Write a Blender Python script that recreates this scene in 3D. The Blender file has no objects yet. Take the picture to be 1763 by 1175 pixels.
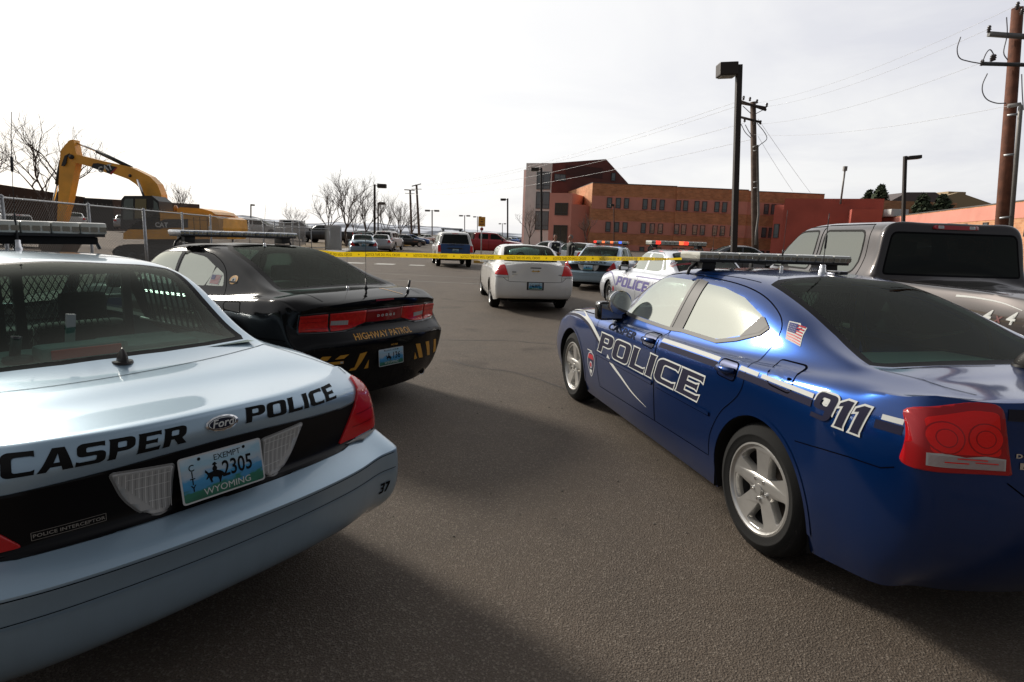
import bpy, bmesh, math, random
import numpy as np
from mathutils import Vector, Matrix, noise as mnoise
from mathutils.bvhtree import BVHTree
from mathutils.geometry import tessellate_polygon

random.seed(7)
R = math.radians
scene = bpy.context.scene
COL = scene.collection

# ------------------------------------------------------------------ camera
cam_d = bpy.data.cameras.new('camera')
cam_d.sensor_width = 36.0
cam_d.lens = 20.655
cam_d.clip_start = 0.05
cam_d.clip_end = 6000
cam = bpy.data.objects.new('camera', cam_d)
COL.objects.link(cam)
PITCH, ROLL, CAMH = 0.17566, 0.0342, 1.6567
_f = Vector((0, math.cos(PITCH), -math.sin(PITCH)))
_u = Vector((0, math.sin(PITCH), math.cos(PITCH)))
_x = Vector((1, 0, 0))
_X = _x * math.cos(ROLL) + _u * math.sin(ROLL)
_U = -_x * math.sin(ROLL) + _u * math.cos(ROLL)
_m = Matrix((( _X.x, _U.x, -_f.x, 0), (_X.y, _U.y, -_f.y, 0), (_X.z, _U.z, -_f.z, CAMH), (0, 0, 0, 1)))
cam.matrix_world = _m
scene.camera = cam
scene.render.resolution_x, scene.render.resolution_y = 1024, 682

# ------------------------------------------------------------------ world and sun
SUN_EL, SUN_AZ = R(25), R(-50)          # azimuth from +Y towards +X
world = bpy.data.worlds.new('World')
scene.world = world
world.use_nodes = True
wt = world.node_tree
wt.nodes.clear()
def wn(t, **k):
    n = wt.nodes.new(t)
    for a, b in k.items(): setattr(n, a, b)
    return n
w_out = wn('ShaderNodeOutputWorld')
w_bg = wn('ShaderNodeBackground')
sky = wn('ShaderNodeTexSky', sky_type='NISHITA', sun_disc=False)
sky.sun_elevation = SUN_EL
sky.sun_rotation = SUN_AZ
sky.dust_density = 2.0
w_bg.inputs['Strength'].default_value = 0.11
geo = wn('ShaderNodeTexCoord')
sdir = Vector((math.sin(SUN_AZ) * math.cos(SUN_EL), math.cos(SUN_AZ) * math.cos(SUN_EL), math.sin(SUN_EL)))
dot = wn('ShaderNodeVectorMath', operation='DOT_PRODUCT')
dot.inputs[1].default_value = sdir
wt.links.new(geo.outputs['Generated'], dot.inputs[0])
glow = wn('ShaderNodeMapRange'); glow.clamp = True
glow.inputs['From Min'].default_value = 0.15; glow.inputs['From Max'].default_value = 1.05
wt.links.new(dot.outputs['Value'], glow.inputs['Value'])
# stretched cloud layer
sep = wn('ShaderNodeSeparateXYZ'); wt.links.new(geo.outputs['Generated'], sep.inputs[0])
zc = wn('ShaderNodeMath', operation='MAXIMUM'); zc.inputs[1].default_value = 0.0
wt.links.new(sep.outputs['Z'], zc.inputs[0])
za = wn('ShaderNodeMath', operation='ADD'); za.inputs[1].default_value = 0.16
wt.links.new(zc.outputs[0], za.inputs[0])
dx = wn('ShaderNodeMath', operation='DIVIDE'); dy = wn('ShaderNodeMath', operation='DIVIDE')
wt.links.new(sep.outputs['X'], dx.inputs[0]); wt.links.new(za.outputs[0], dx.inputs[1])
wt.links.new(sep.outputs['Y'], dy.inputs[0]); wt.links.new(za.outputs[0], dy.inputs[1])
comb = wn('ShaderNodeCombineXYZ')
wt.links.new(dx.outputs[0], comb.inputs[0]); wt.links.new(dy.outputs[0], comb.inputs[1])
nz = wn('ShaderNodeTexNoise'); nz.inputs['Scale'].default_value = 0.9; nz.inputs['Detail'].default_value = 7
nz.inputs['Roughness'].default_value = 0.55; nz.inputs['Distortion'].default_value = 0.6
wt.links.new(comb.outputs[0], nz.inputs['Vector'])
cr = wn('ShaderNodeValToRGB')
cr.color_ramp.elements[0].position = 0.36; cr.color_ramp.elements[0].color = (0.74, 0.745, 0.81, 1)
cr.color_ramp.elements[1].position = 0.62; cr.color_ramp.elements[1].color = (0.95, 0.945, 0.95, 1)
wt.links.new(nz.outputs['Fac'], cr.inputs[0])
bright = wn('ShaderNodeMix', data_type='RGBA', blend_type='MIX')
bright.inputs[7].default_value = (1.22, 1.205, 1.17, 1)
wt.links.new(glow.outputs[0], bright.inputs[0]); wt.links.new(cr.outputs[0], bright.inputs[6])
# the cloud sheet is thicker (darker) overhead and away from the sun
dot2 = wn('ShaderNodeVectorMath', operation='DOT_PRODUCT')
dot2.inputs[1].default_value = (math.sin(R(-20)) * .97, math.cos(R(-20)) * .97, .24)
wt.links.new(geo.outputs['Generated'], dot2.inputs[0])
back = wn('ShaderNodeMapRange', interpolation_type='SMOOTHSTEP'); back.inputs['From Min'].default_value = -.60; back.inputs['From Max'].default_value = .30
back.inputs['To Min'].default_value = .19; back.inputs['To Max'].default_value = 1.0
wt.links.new(dot2.outputs['Value'], back.inputs['Value'])
zen = wn('ShaderNodeMapRange', interpolation_type='SMOOTHSTEP'); zen.inputs['From Min'].default_value = .68; zen.inputs['From Max'].default_value = .98
zen.inputs['To Min'].default_value = 1.0; zen.inputs['To Max'].default_value = .20
wt.links.new(sep.outputs['Z'], zen.inputs['Value'])
dark = wn('ShaderNodeMath', operation='MULTIPLY'); wt.links.new(back.outputs[0], dark.inputs[0]); wt.links.new(zen.outputs[0], dark.inputs[1])
dk = wn('ShaderNodeVectorMath', operation='SCALE'); wt.links.new(bright.outputs[2], dk.inputs[0]); wt.links.new(dark.outputs[0], dk.inputs['Scale'])
sc = wn('ShaderNodeVectorMath', operation='SCALE'); sc.inputs['Scale'].default_value = 1 / 0.11
wt.links.new(dk.outputs[0], sc.inputs[0])
mixs = wn('ShaderNodeMix', data_type='RGBA', blend_type='MIX'); mixs.inputs[0].default_value = 0.90
wt.links.new(sky.outputs[0], mixs.inputs[6]); wt.links.new(sc.outputs[0], mixs.inputs[7])
wt.links.new(mixs.outputs[2], w_bg.inputs['Color'])
wt.links.new(w_bg.outputs[0], w_out.inputs['Surface'])

sun_d = bpy.data.lights.new('sun', 'SUN')
sun_d.energy = 4.0; sun_d.angle = R(10); sun_d.color = (1.0, 0.93, 0.82)
sun = bpy.data.objects.new('sun', sun_d); COL.objects.link(sun)
sun.rotation_euler = sdir.to_track_quat('Z', 'Y').to_euler()
scene.view_settings.view_transform = 'Standard'
scene.view_settings.look = 'None'
scene.view_settings.exposure = 0.0
scene.view_settings.gamma = 1.0
scene.cycles.use_denoising = True
scene.cycles.max_bounces = 10
scene.cycles.transparent_max_bounces = 24

# ------------------------------------------------------------------ materials
MATS = {}
def mat(name, col, rough=0.5, metal=0.0, coat=0.0, spec=0.5, bump=None, vary=None, emit=None, coat_rough=0.03):
    """vary=(scale, amount): noise in the base colour; bump=(scale, strength)"""
    if name in MATS: return MATS[name]
    m = bpy.data.materials.new(name); m.use_nodes = True
    nt = m.node_tree; b = nt.nodes['Principled BSDF']
    b.inputs['Base Color'].default_value = (*col, 1)
    b.inputs['Roughness'].default_value = rough
    b.inputs['Metallic'].default_value = metal
    b.inputs['Coat Weight'].default_value = coat
    b.inputs['Coat Roughness'].default_value = coat_rough
    b.inputs['Specular IOR Level'].default_value = spec
    tc = None
    if vary or bump:
        tc = nt.nodes.new('ShaderNodeTexCoord')
    if vary:
        n = nt.nodes.new('ShaderNodeTexNoise'); n.inputs['Scale'].default_value = vary[0]; n.inputs['Detail'].default_value = 6
        nt.links.new(tc.outputs['Object'], n.inputs['Vector'])
        r = nt.nodes.new('ShaderNodeValToRGB')
        a = vary[1]
        r.color_ramp.elements[0].position = .3; r.color_ramp.elements[1].position = .7
        r.color_ramp.elements[0].color = (*[c * (1 - a) for c in col], 1)
        r.color_ramp.elements[1].color = (*[min(1, c * (1 + a)) for c in col], 1)
        nt.links.new(n.outputs['Fac'], r.inputs[0]); nt.links.new(r.outputs[0], b.inputs['Base Color'])
    if bump:
        n = nt.nodes.new('ShaderNodeTexNoise'); n.inputs['Scale'].default_value = bump[0]; n.inputs['Detail'].default_value = 4
        nt.links.new(tc.outputs['Object'], n.inputs['Vector'])
        bp = nt.nodes.new('ShaderNodeBump'); bp.inputs['Strength'].default_value = bump[1]; bp.inputs['Distance'].default_value = .01
        nt.links.new(n.outputs['Fac'], bp.inputs['Height']); nt.links.new(bp.outputs[0], b.inputs['Normal'])
    if emit:
        b.inputs['Emission Color'].default_value = (*emit[:3], 1); b.inputs['Emission Strength'].default_value = emit[3]
    MATS[name] = m
    return m

def paint(name, col, metal=0.4, rough=0.38, dirt=0.12, coat=1.0, spec=.3, cr=(.015, .06)):
    """car paint: flake base under a clear coat, with a thin film of road dust low on the body"""
    if name in MATS: return MATS[name]
    m = mat(name, col, rough, metal, coat, spec)
    nt = m.node_tree; b = nt.nodes['Principled BSDF']
    tc = nt.nodes.new('ShaderNodeTexCoord')
    mp = nt.nodes.new('ShaderNodeMapping'); mp.inputs['Scale'].default_value = (3, 3, .6)
    nt.links.new(tc.outputs['Object'], mp.inputs[0])
    n = nt.nodes.new('ShaderNodeTexNoise'); n.inputs['Scale'].default_value = 5; n.inputs['Detail'].default_value = 8
    n.inputs['Roughness'].default_value = .7
    nt.links.new(mp.outputs[0], n.inputs['Vector'])
    s = nt.nodes.new('ShaderNodeSeparateXYZ'); nt.links.new(tc.outputs['Object'], s.inputs[0])
    mr = nt.nodes.new('ShaderNodeMapRange'); mr.inputs['From Min'].default_value = .75; mr.inputs['From Max'].default_value = .2
    nt.links.new(s.outputs['Z'], mr.inputs['Value'])
    mu = nt.nodes.new('ShaderNodeMath'); mu.operation = 'MULTIPLY'
    nt.links.new(n.outputs['Fac'], mu.inputs[0]); nt.links.new(mr.outputs[0], mu.inputs[1])
    mu2 = nt.nodes.new('ShaderNodeMath'); mu2.operation = 'MULTIPLY'; mu2.inputs[1].default_value = dirt * 2
    nt.links.new(mu.outputs[0], mu2.inputs[0])
    mx = nt.nodes.new('ShaderNodeMix'); mx.data_type = 'RGBA'
    mx.inputs[6].default_value = (*col, 1); mx.inputs[7].default_value = (.075, .07, .065, 1)
    nt.links.new(mu2.outputs[0], mx.inputs[0]); nt.links.new(mx.outputs[2], b.inputs['Base Color'])
    rr = nt.nodes.new('ShaderNodeMapRange'); rr.inputs['To Min'].default_value = cr[0]; rr.inputs['To Max'].default_value = cr[1]
    nt.links.new(n.outputs['Fac'], rr.inputs['Value']); nt.links.new(rr.outputs[0], b.inputs['Coat Roughness'])
    return m

def glass(name, tint, refl=0.06, rough=0.0, film=0.0, sky_sheen_col=(.5, .5, .48), mx_=None):
    """thin car glass: tinted see-through plus a Fresnel mirror; film = a dull diffuse share imitating reflected sky"""
    if name in MATS: return MATS[name]
    m = bpy.data.materials.new(name); m.use_nodes = True
    nt = m.node_tree; nt.nodes.clear()
    o = nt.nodes.new('ShaderNodeOutputMaterial')
    t = nt.nodes.new('ShaderNodeBsdfTransparent'); t.inputs[0].default_value = (*tint, 1)
    g = nt.nodes.new('ShaderNodeBsdfGlossy'); g.inputs['Roughness'].default_value = rough; g.inputs[0].default_value = (.96, 1.0, .90, 1)
    fr = nt.nodes.new('ShaderNodeLayerWeight'); fr.inputs['Blend'].default_value = .25
    mr = nt.nodes.new('ShaderNodeMapRange'); mr.inputs['To Min'].default_value = refl; mr.inputs['To Max'].default_value = mx_ or (1 if refl > .2 else .5)
    nt.links.new(fr.outputs['Fresnel'], mr.inputs['Value'])
    mx = nt.nodes.new('ShaderNodeMixShader')
    base = t
    if film:
        d = nt.nodes.new('ShaderNodeBsdfDiffuse'); d.inputs[0].default_value = (*sky_sheen_col, 1)  # pale colour standing in for the sky's reflection in the pane
        m2 = nt.nodes.new('ShaderNodeMixShader'); m2.inputs[0].default_value = film
        nt.links.new(t.outputs[0], m2.inputs[1]); nt.links.new(d.outputs[0], m2.inputs[2]); base = m2
    nt.links.new(mr.outputs[0], mx.inputs[0]); nt.links.new(base.outputs[0], mx.inputs[1]); nt.links.new(g.outputs[0], mx.inputs[2])
    nt.links.new(mx.outputs[0], o.inputs[0])
    MATS[name] = m
    return m

rubber = mat('tyre_rubber', (.010, .010, .010), .85, spec=.2, bump=(160, .15))
blackp = mat('black_plastic', (.012, .012, .013), .45)
blackg = mat('black_gloss', (.006, .006, .007), .18, coat=.4)
seam_m = mat('panel_gap', (.003, .003, .004), 1.0, spec=.0)
chrome = mat('chrome', (.8, .8, .8), .08, 1.0)
alloy = mat('alloy', (.50, .49, .47), .32, .75, vary=(9, .12))
steel = mat('galvanised', (.36, .37, .38), .45, .6, vary=(14, .2))
interior = mat('interior_fabric', (.035, .037, .036), .9, vary=(30, .2))
cavity = mat('cavity', (.006, .006, .006), .9)
lens_red = mat('lens_red', (.66, .010, .012), .2, coat=.6, spec=.3, bump=(5, .05))
lens_red_dark = mat('lens_red_dark', (.24, .005, .008), .2, coat=.6, spec=.3)
lens_clear = mat('lens_clear', (.52, .53, .53), .12, .3, coat=1.0)
white_paint_m = mat('white_lettering', (.56, .57, .55), .7, spec=.15)
navy_m = mat('navy_lettering', (.012, .012, .032), .75, spec=.15)
blackdecal = mat('black_lettering', (.005, .005, .005), .7, spec=.15)
gold_m = mat('gold_lettering', (.62, .30, .035), .4)
glass_dark = glass('glass_tinted', (.16, .26, .24), .02)
glass_black = glass('glass_privacy', (.012, .012, .014), .02)
glass_clear = glass('glass_clear', (.55, .68, .62), .02)
frit_m = mat('glass_border', (.005, .005, .006), .5, spec=.06)

# ------------------------------------------------------------------ objects
def tag(o, label=None, cat=None, group=None, kind=None):
    if label: o['label'] = label
    if cat: o['category'] = cat
    if group: o['group'] = group
    if kind: o['kind'] = kind
    return o
def empty(name, loc, rz=0.0):
    o = bpy.data.objects.new(name, None); COL.objects.link(o)
    o.location = loc; o.rotation_euler = (0, 0, rz); o.empty_display_size = .2
    return o
def link(name, me, parent=None):
    o = bpy.data.objects.new(name, me); COL.objects.link(o)
    if parent: o.parent = parent
    return o
def obj(name, bm, m, parent=None, smooth=None):
    me = bpy.data.meshes.new(name)
    bm.normal_update(); bm.to_mesh(me); bm.free()
    for mm in (m if isinstance(m, (list, tuple)) else [m]): me.materials.append(mm)
    o = link(name, me, parent)
    if smooth is not None:
        me.polygons.foreach_set('use_smooth', [True] * len(me.polygons))
        if smooth < 180: me.set_sharp_from_angle(angle=R(smooth))
    return o
def copy_tree(o, parent=None):
    c = o.copy(); COL.objects.link(c)
    if parent: c.parent = parent
    for ch in list(o.children): copy_tree(ch, c)
    return c

# ------------------------------------------------------------------ bmesh primitives (all add to bm)
def add_box(bm, c, s, rot=None, bevel=0, mi=0):
    ret = bmesh.ops.create_cube(bm, size=1.0)
    vs = ret['verts']
    M = Matrix.Translation(c) @ (rot.to_4x4() if rot else Matrix()) @ Matrix.Diagonal((*s, 1))
    bmesh.ops.transform(bm, matrix=M, verts=vs)
    fs = list({f for v in vs for f in v.link_faces})
    for f in fs: f.material_index = mi
    if bevel:
        es = list({e for v in vs for e in v.link_edges})
        r = bmesh.ops.bevel(bm, geom=es, offset=bevel, segments=2, affect='EDGES', profile=.6)
        for f in r['faces']: f.material_index = mi
def add_tube(bm, pts, rad, n=8, mi=0, cap=True):
    pts = [Vector(p) for p in pts]
    rads = rad if isinstance(rad, (list, tuple)) else [rad] * len(pts)
    rings = []; ref = None
    for i, p in enumerate(pts):
        d = (pts[min(i + 1, len(pts) - 1)] - pts[max(i - 1, 0)])
        if d.length < 1e-9: d = Vector((0, 0, 1))
        d.normalize()
        if ref is None: ref = d.orthogonal().normalized()
        else:
            ref = ref - d * ref.dot(d)
            ref = ref.normalized() if ref.length > 1e-6 else d.orthogonal().normalized()
        b = d.cross(ref)
        rings.append([bm.verts.new(p + (ref * math.cos(2 * math.pi * k / n) + b * math.sin(2 * math.pi * k / n)) * rads[i]) for k in range(n)])
    for a, b in zip(rings, rings[1:]):
        for k in range(n):
            f = bm.faces.new((a[k], a[(k + 1) % n], b[(k + 1) % n], b[k])); f.material_index = mi; f.smooth = True
    if cap and n > 2:
        for r, rv in ((rings[0], True), (rings[-1], False)):
            f = bm.faces.new(list(reversed(r)) if rv else r); f.material_index = mi
def add_lathe(bm, prof, axis='y', c=(0, 0, 0), n=48, mi=0, flip=False):
    """prof: list of (radius, offset along axis)"""
    c = Vector(c); rings = []
    for r, o in prof:
        ring = []
        for k in range(n):
            t = 2 * math.pi * k / n
            a, b = r * math.cos(t), r * math.sin(t)
            v = {'y': Vector((a, o, b)), 'z': Vector((a, b, o)), 'x': Vector((o, a, b))}[axis]
            ring.append(bm.verts.new(c + v))
        rings.append(ring)
    for p, q in zip(rings, rings[1:]):
        for k in range(n):
            vs = (p[k], p[(k + 1) % n], q[(k + 1) % n], q[k])
            f = bm.faces.new(vs if not flip else vs[::-1]); f.material_index = mi; f.smooth = True
def rounded(poly, rad, seg=4):
    """round the corners of a 2-D polygon; rad number or list"""
    out = []; n = len(poly)
    for i in range(n):
        p = Vector(poly[i]).to_2d() if len(poly[i]) > 2 else Vector(poly[i])
        a = Vector(poly[i - 1][:2]); b = Vector(poly[(i + 1) % n][:2])
        r = rad[i] if isinstance(rad, (list, tuple)) else rad
        if r <= 0: out.append((p.x, p.y)); continue
        da, db = a - p, b - p
        ra = min(r, da.length * .48); rb = min(r, db.length * .48)
        s, e = p + da.normalized() * ra, p + db.normalized() * rb
        for k in range(seg + 1):
            t = k / seg
            q = s * (1 - t) ** 2 + p * 2 * t * (1 - t) + e * t * t
            out.append((q.x, q.y))
    return out
def smooth_closed(pts, n=6):
    out = []; N = len(pts)
    for i in range(N):
        p0, p1, p2, p3 = [Vector(pts[(i + k) % N]) for k in (-1, 0, 1, 2)]
        for k in range(n):
            t = k / n
            q = .5 * ((2 * p1) + (p2 - p0) * t + (2 * p0 - 5 * p1 + 4 * p2 - p3) * t * t + (3 * p1 - p0 - 3 * p2 + p3) * t ** 3)
            out.append(tuple(q))
    return out
def spline(pts, n=6):
    pts = [Vector(p) for p in pts]; out = []
    P = [pts[0] * 2 - pts[1]] + pts + [pts[-1] * 2 - pts[-2]]
    for i in range(len(pts) - 1):
        p0, p1, p2, p3 = P[i:i + 4]
        for k in range(n):
            t = k / n
            out.append(.5 * ((2 * p1) + (p2 - p0) * t + (2 * p0 - 5 * p1 + 4 * p2 - p3) * t * t + (3 * p1 - p0 - 3 * p2 + p3) * t ** 3))
    out.append(pts[-1])
    return [tuple(p) for p in out]
def flat_bm(loops, grid=None):
    """fill closed 2-D loops (outer + holes, possibly several pieces as list of lists) into a flat bmesh in (u, v)"""
    bm = bmesh.new()
    pieces = loops if isinstance(loops[0][0][0], (list, tuple, Vector)) else [loops]
    for lp in pieces:
        tri = tessellate_polygon([[Vector((p[0], p[1], 0)) for p in l] for l in lp])
        vs = [bm.verts.new((p[0], p[1], 0)) for l in lp for p in l]
        for t in tri:
            try: f = bm.faces.new([vs[i] for i in t])
            except ValueError: pass
    bm.normal_update()
    for f in bm.faces:
        if f.normal.z < 0: f.normal_flip()
    if grid: grid_cut(bm, grid)
    return bm
def grid_cut(bm, g):
    for ax in (0, 1):
        lo = min(v.co[ax] for v in bm.verts); hi = max(v.co[ax] for v in bm.verts)
        k = math.ceil(lo / g) if hi - lo > g * .6 else 1e9
        while k * g < hi - 1e-6:
            no = Vector((0, 0, 0)); no[ax] = 1
            co = Vector((0, 0, 0)); co[ax] = k * g
            bmesh.ops.bisect_plane(bm, geom=list(bm.verts) + list(bm.edges) + list(bm.faces), plane_co=co, plane_no=no, dist=1e-6)
            k += 1
def text_bm(body, size=1.0, sx=1.0, shear=0.0, bold=0.0, space=1.0, align='CENTER'):
    cu = bpy.data.curves.new('t', 'FONT'); cu.body = body; cu.size = size; cu.shear = shear; cu.offset = bold
    cu.space_character = space; cu.align_x = align; cu.align_y = 'CENTER'; cu.resolution_u = 3; cu.fill_mode = 'FRONT'
    o = bpy.data.objects.new('t', cu); COL.objects.link(o)
    dg = bpy.context.evaluated_depsgraph_get()
    me = bpy.data.meshes.new_from_object(o.evaluated_get(dg))
    bm = bmesh.new(); bm.from_mesh(me)
    bpy.data.objects.remove(o); bpy.data.curves.remove(cu); bpy.data.meshes.remove(me)
    for v in bm.verts: v.co.x *= sx
    bmesh.ops.remove_doubles(bm, verts=bm.verts, dist=1e-5)
    bm.normal_update()
    for f in bm.faces:
        f.material_index = 0
        if f.normal.z < 0: f.normal_flip()
    return bm
def merge_bm(dst, src, mi=0, M=None):
    if M is not None: bmesh.ops.transform(src, matrix=M, verts=src.verts)
    mp = {v: dst.verts.new(v.co) for v in src.verts}
    for f in src.faces:
        try:
            g = dst.faces.new([mp[v] for v in f.verts]); g.material_index = mi + f.material_index; g.smooth = f.smooth
        except ValueError: pass
    src.free()

# ---- lettering in a wide, flared block style (unit height, polygons with holes)
def _rr(x0, y0, x1, y1, r): return rounded([(x0, y0), (x1, y0), (x1, y1), (x0, y1)], r, 4)
GLYPH = {
 'P': (.98, [[rounded([(0,0),(.30,0),(.32,.36),(.74,.36),(.95,.5),(.95,.88),(.80,1),(0,1),(.04,.9),(.04,.1)], [0,0,0,.12,.12,.12,.12,0,0,0]), _rr(.32,.55,.64,.82,.06)]]),
 'O': (1.06, [[_rr(0,0,1.02,1,.24), _rr(.30,.18,.72,.82,.10)]]),
 'L': (.86, [[[(0,0),(.84,0),(.84,.26),(.78,.20),(.31,.20),(.31,.92),(.34,1),(0,1),(.03,.92),(.03,.08)]]]),
 'I': (.38, [[[(0,0),(.34,0),(.31,.08),(.31,.92),(.34,1),(0,1),(.03,.92),(.03,.08)]]]),
 'C': (.98, [[rounded([(.16,0),(.95,0),(.95,.24),(.84,.19),(.36,.19),(.30,.26),(.30,.74),(.36,.81),(.84,.81),(.95,.76),(.95,1),(.16,1),(0,.86),(0,.14)], [.1,0,0,0,.05,.05,.05,.05,0,0,0,.1,.1,.1])]]),
 'E': (.92, [[[(0,0),(.88,0),(.90,.24),(.80,.19),(.31,.19),(.31,.42),(.68,.42),(.76,.38),(.76,.64),(.68,.60),(.31,.60),(.31,.81),(.80,.81),(.90,.76),(.88,1),(0,1),(.03,.92),(.03,.08)]]]),
 'A': (1.08, [[[(-.02,0),(.26,0),(.36,.20),(.70,.20),(.76,0),(1.10,0),(.80,1),(.42,1)], [(.45,.38),(.64,.38),(.58,.78)]]]),
 'S': (.98, [[rounded([(0,0),(.82,0),(.97,.13),(.97,.48),(.84,.60),(.34,.60),(.31,.64),(.31,.78),(.36,.82),(.82,.82),(.93,.77),(.93,1),(.15,1),(.01,.88),(.01,.52),(.14,.42),(.62,.42),(.66,.38),(.66,.23),(.62,.18),(.12,.18),(0,.24)], [0,.1,.1,.1,.1,.02,.02,.02,.02,0,0,0,.1,.1,.1,.1,.02,.02,.02,.02,0,0])]]),
 'R': (1.02, [[rounded([(0,0),(.31,0),(.33,.36),(.46,.36),(.68,0),(1.04,0),(.78,.37),(.95,.5),(.95,.88),(.80,1),(0,1),(.04,.9),(.04,.1)], [0,0,0,0,0,0,.05,.12,.12,.12,0,0,0]), _rr(.32,.55,.64,.82,.06)]]),
 '9': (.98, [[rounded([(.05,0),(.78,0),(.95,.15),(.95,.88),(.82,1),(.14,1),(0,.88),(0,.48),(.13,.37),(.62,.37),(.62,.19),(.05,.19)], [0,.12,.12,.12,.12,.12,.12,.12,.12,0,0,0]), _rr(.31,.55,.64,.82,.06)]]),
 '1': (.56, [[[(.14,0),(.50,0),(.47,.08),(.47,1),(.22,1),(0,.84),(0,.70),(.16,.76),(.16,.08)]]]),
 '3': (.94, [[rounded([(0,0),(.78,0),(.92,.13),(.92,.42),(.84,.51),(.92,.60),(.92,.88),(.80,1),(0,1),(0,.80),(.56,.80),(.60,.76),(.60,.64),(.56,.60),(.22,.60),(.22,.42),(.56,.42),(.60,.38),(.60,.24),(.56,.20),(0,.20)], .03)]]),
 '7': (.90, [[[(.18,0),(.52,0),(.90,.74),(.90,1),(0,1),(0,.78),(.56,.78)]]]),
}
def word_loops(s, h, sx=1.0, shear=0.0, gap=.07, grow=0.0):
    """list of pieces (outer + holes); origin at the lower left"""
    x = 0; out = []
    for ch in s:
        if ch == ' ': x += .7; continue
        w, pcs = GLYPH[ch]
        for pc in pcs:
            loops = []
            for li, l in enumerate(pc):
                q = [((x + p[0] + shear * p[1]) * h * sx, p[1] * h) for p in l]
                if grow: q = grow_poly(q, grow if li == 0 else -grow)
                loops.append(q)
            out.append(loops)
        x += w + gap
    return out, (x - gap) * h * sx
def grow_poly(q, d):
    n = len(q); area = sum(q[i - 1][0] * q[i][1] - q[i][0] * q[i - 1][1] for i in range(n))
    sg = 1 if area > 0 else -1
    out = []
    for i in range(n):
        a, p, b = Vector(q[i - 1]), Vector(q[i]), Vector(q[(i + 1) % n])
        e1, e2 = (p - a), (b - p)
        if e1.length < 1e-7 or e2.length < 1e-7: out.append(tuple(p)); continue
        e1.normalize(); e2.normalize()
        n1 = Vector((e1.y, -e1.x)) * sg; n2 = Vector((e2.y, -e2.x)) * sg
        m = n1 + n2
        k = 1 + n1.dot(n2)
        p2 = p + m * (d / max(k, .45))
        out.append((p2.x, p2.y))
    return out

# ------------------------------------------------------------------ car body shell
def pchip(tab, x):
    """tab: [(x, v)...] sorted ascending; monotone cubic"""
    xs = [t[0] for t in tab]; ys = [t[1] for t in tab]; n = len(xs)
    if x <= xs[0]: return ys[0]
    if x >= xs[-1]: return ys[-1]
    h = [xs[i + 1] - xs[i] for i in range(n - 1)]; d = [(ys[i + 1] - ys[i]) / h[i] for i in range(n - 1)]
    m = [0] * n; m[0], m[-1] = d[0], d[-1]
    for i in range(1, n - 1):
        if d[i - 1] * d[i] <= 0: m[i] = 0
        else:
            w1 = 2 * h[i] + h[i - 1]; w2 = h[i] + 2 * h[i - 1]
            m[i] = (w1 + w2) / (w1 / d[i - 1] + w2 / d[i])
    i = max(k for k in range(n - 1) if xs[k] <= x)
    t = (x - xs[i]) / h[i]
    return ((1 + 2 * t) * (1 - t) ** 2 * ys[i] + t * (1 - t) ** 2 * h[i] * m[i] + t * t * (3 - 2 * t) * ys[i + 1] + t * t * (t - 1) * h[i] * m[i + 1])

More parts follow.
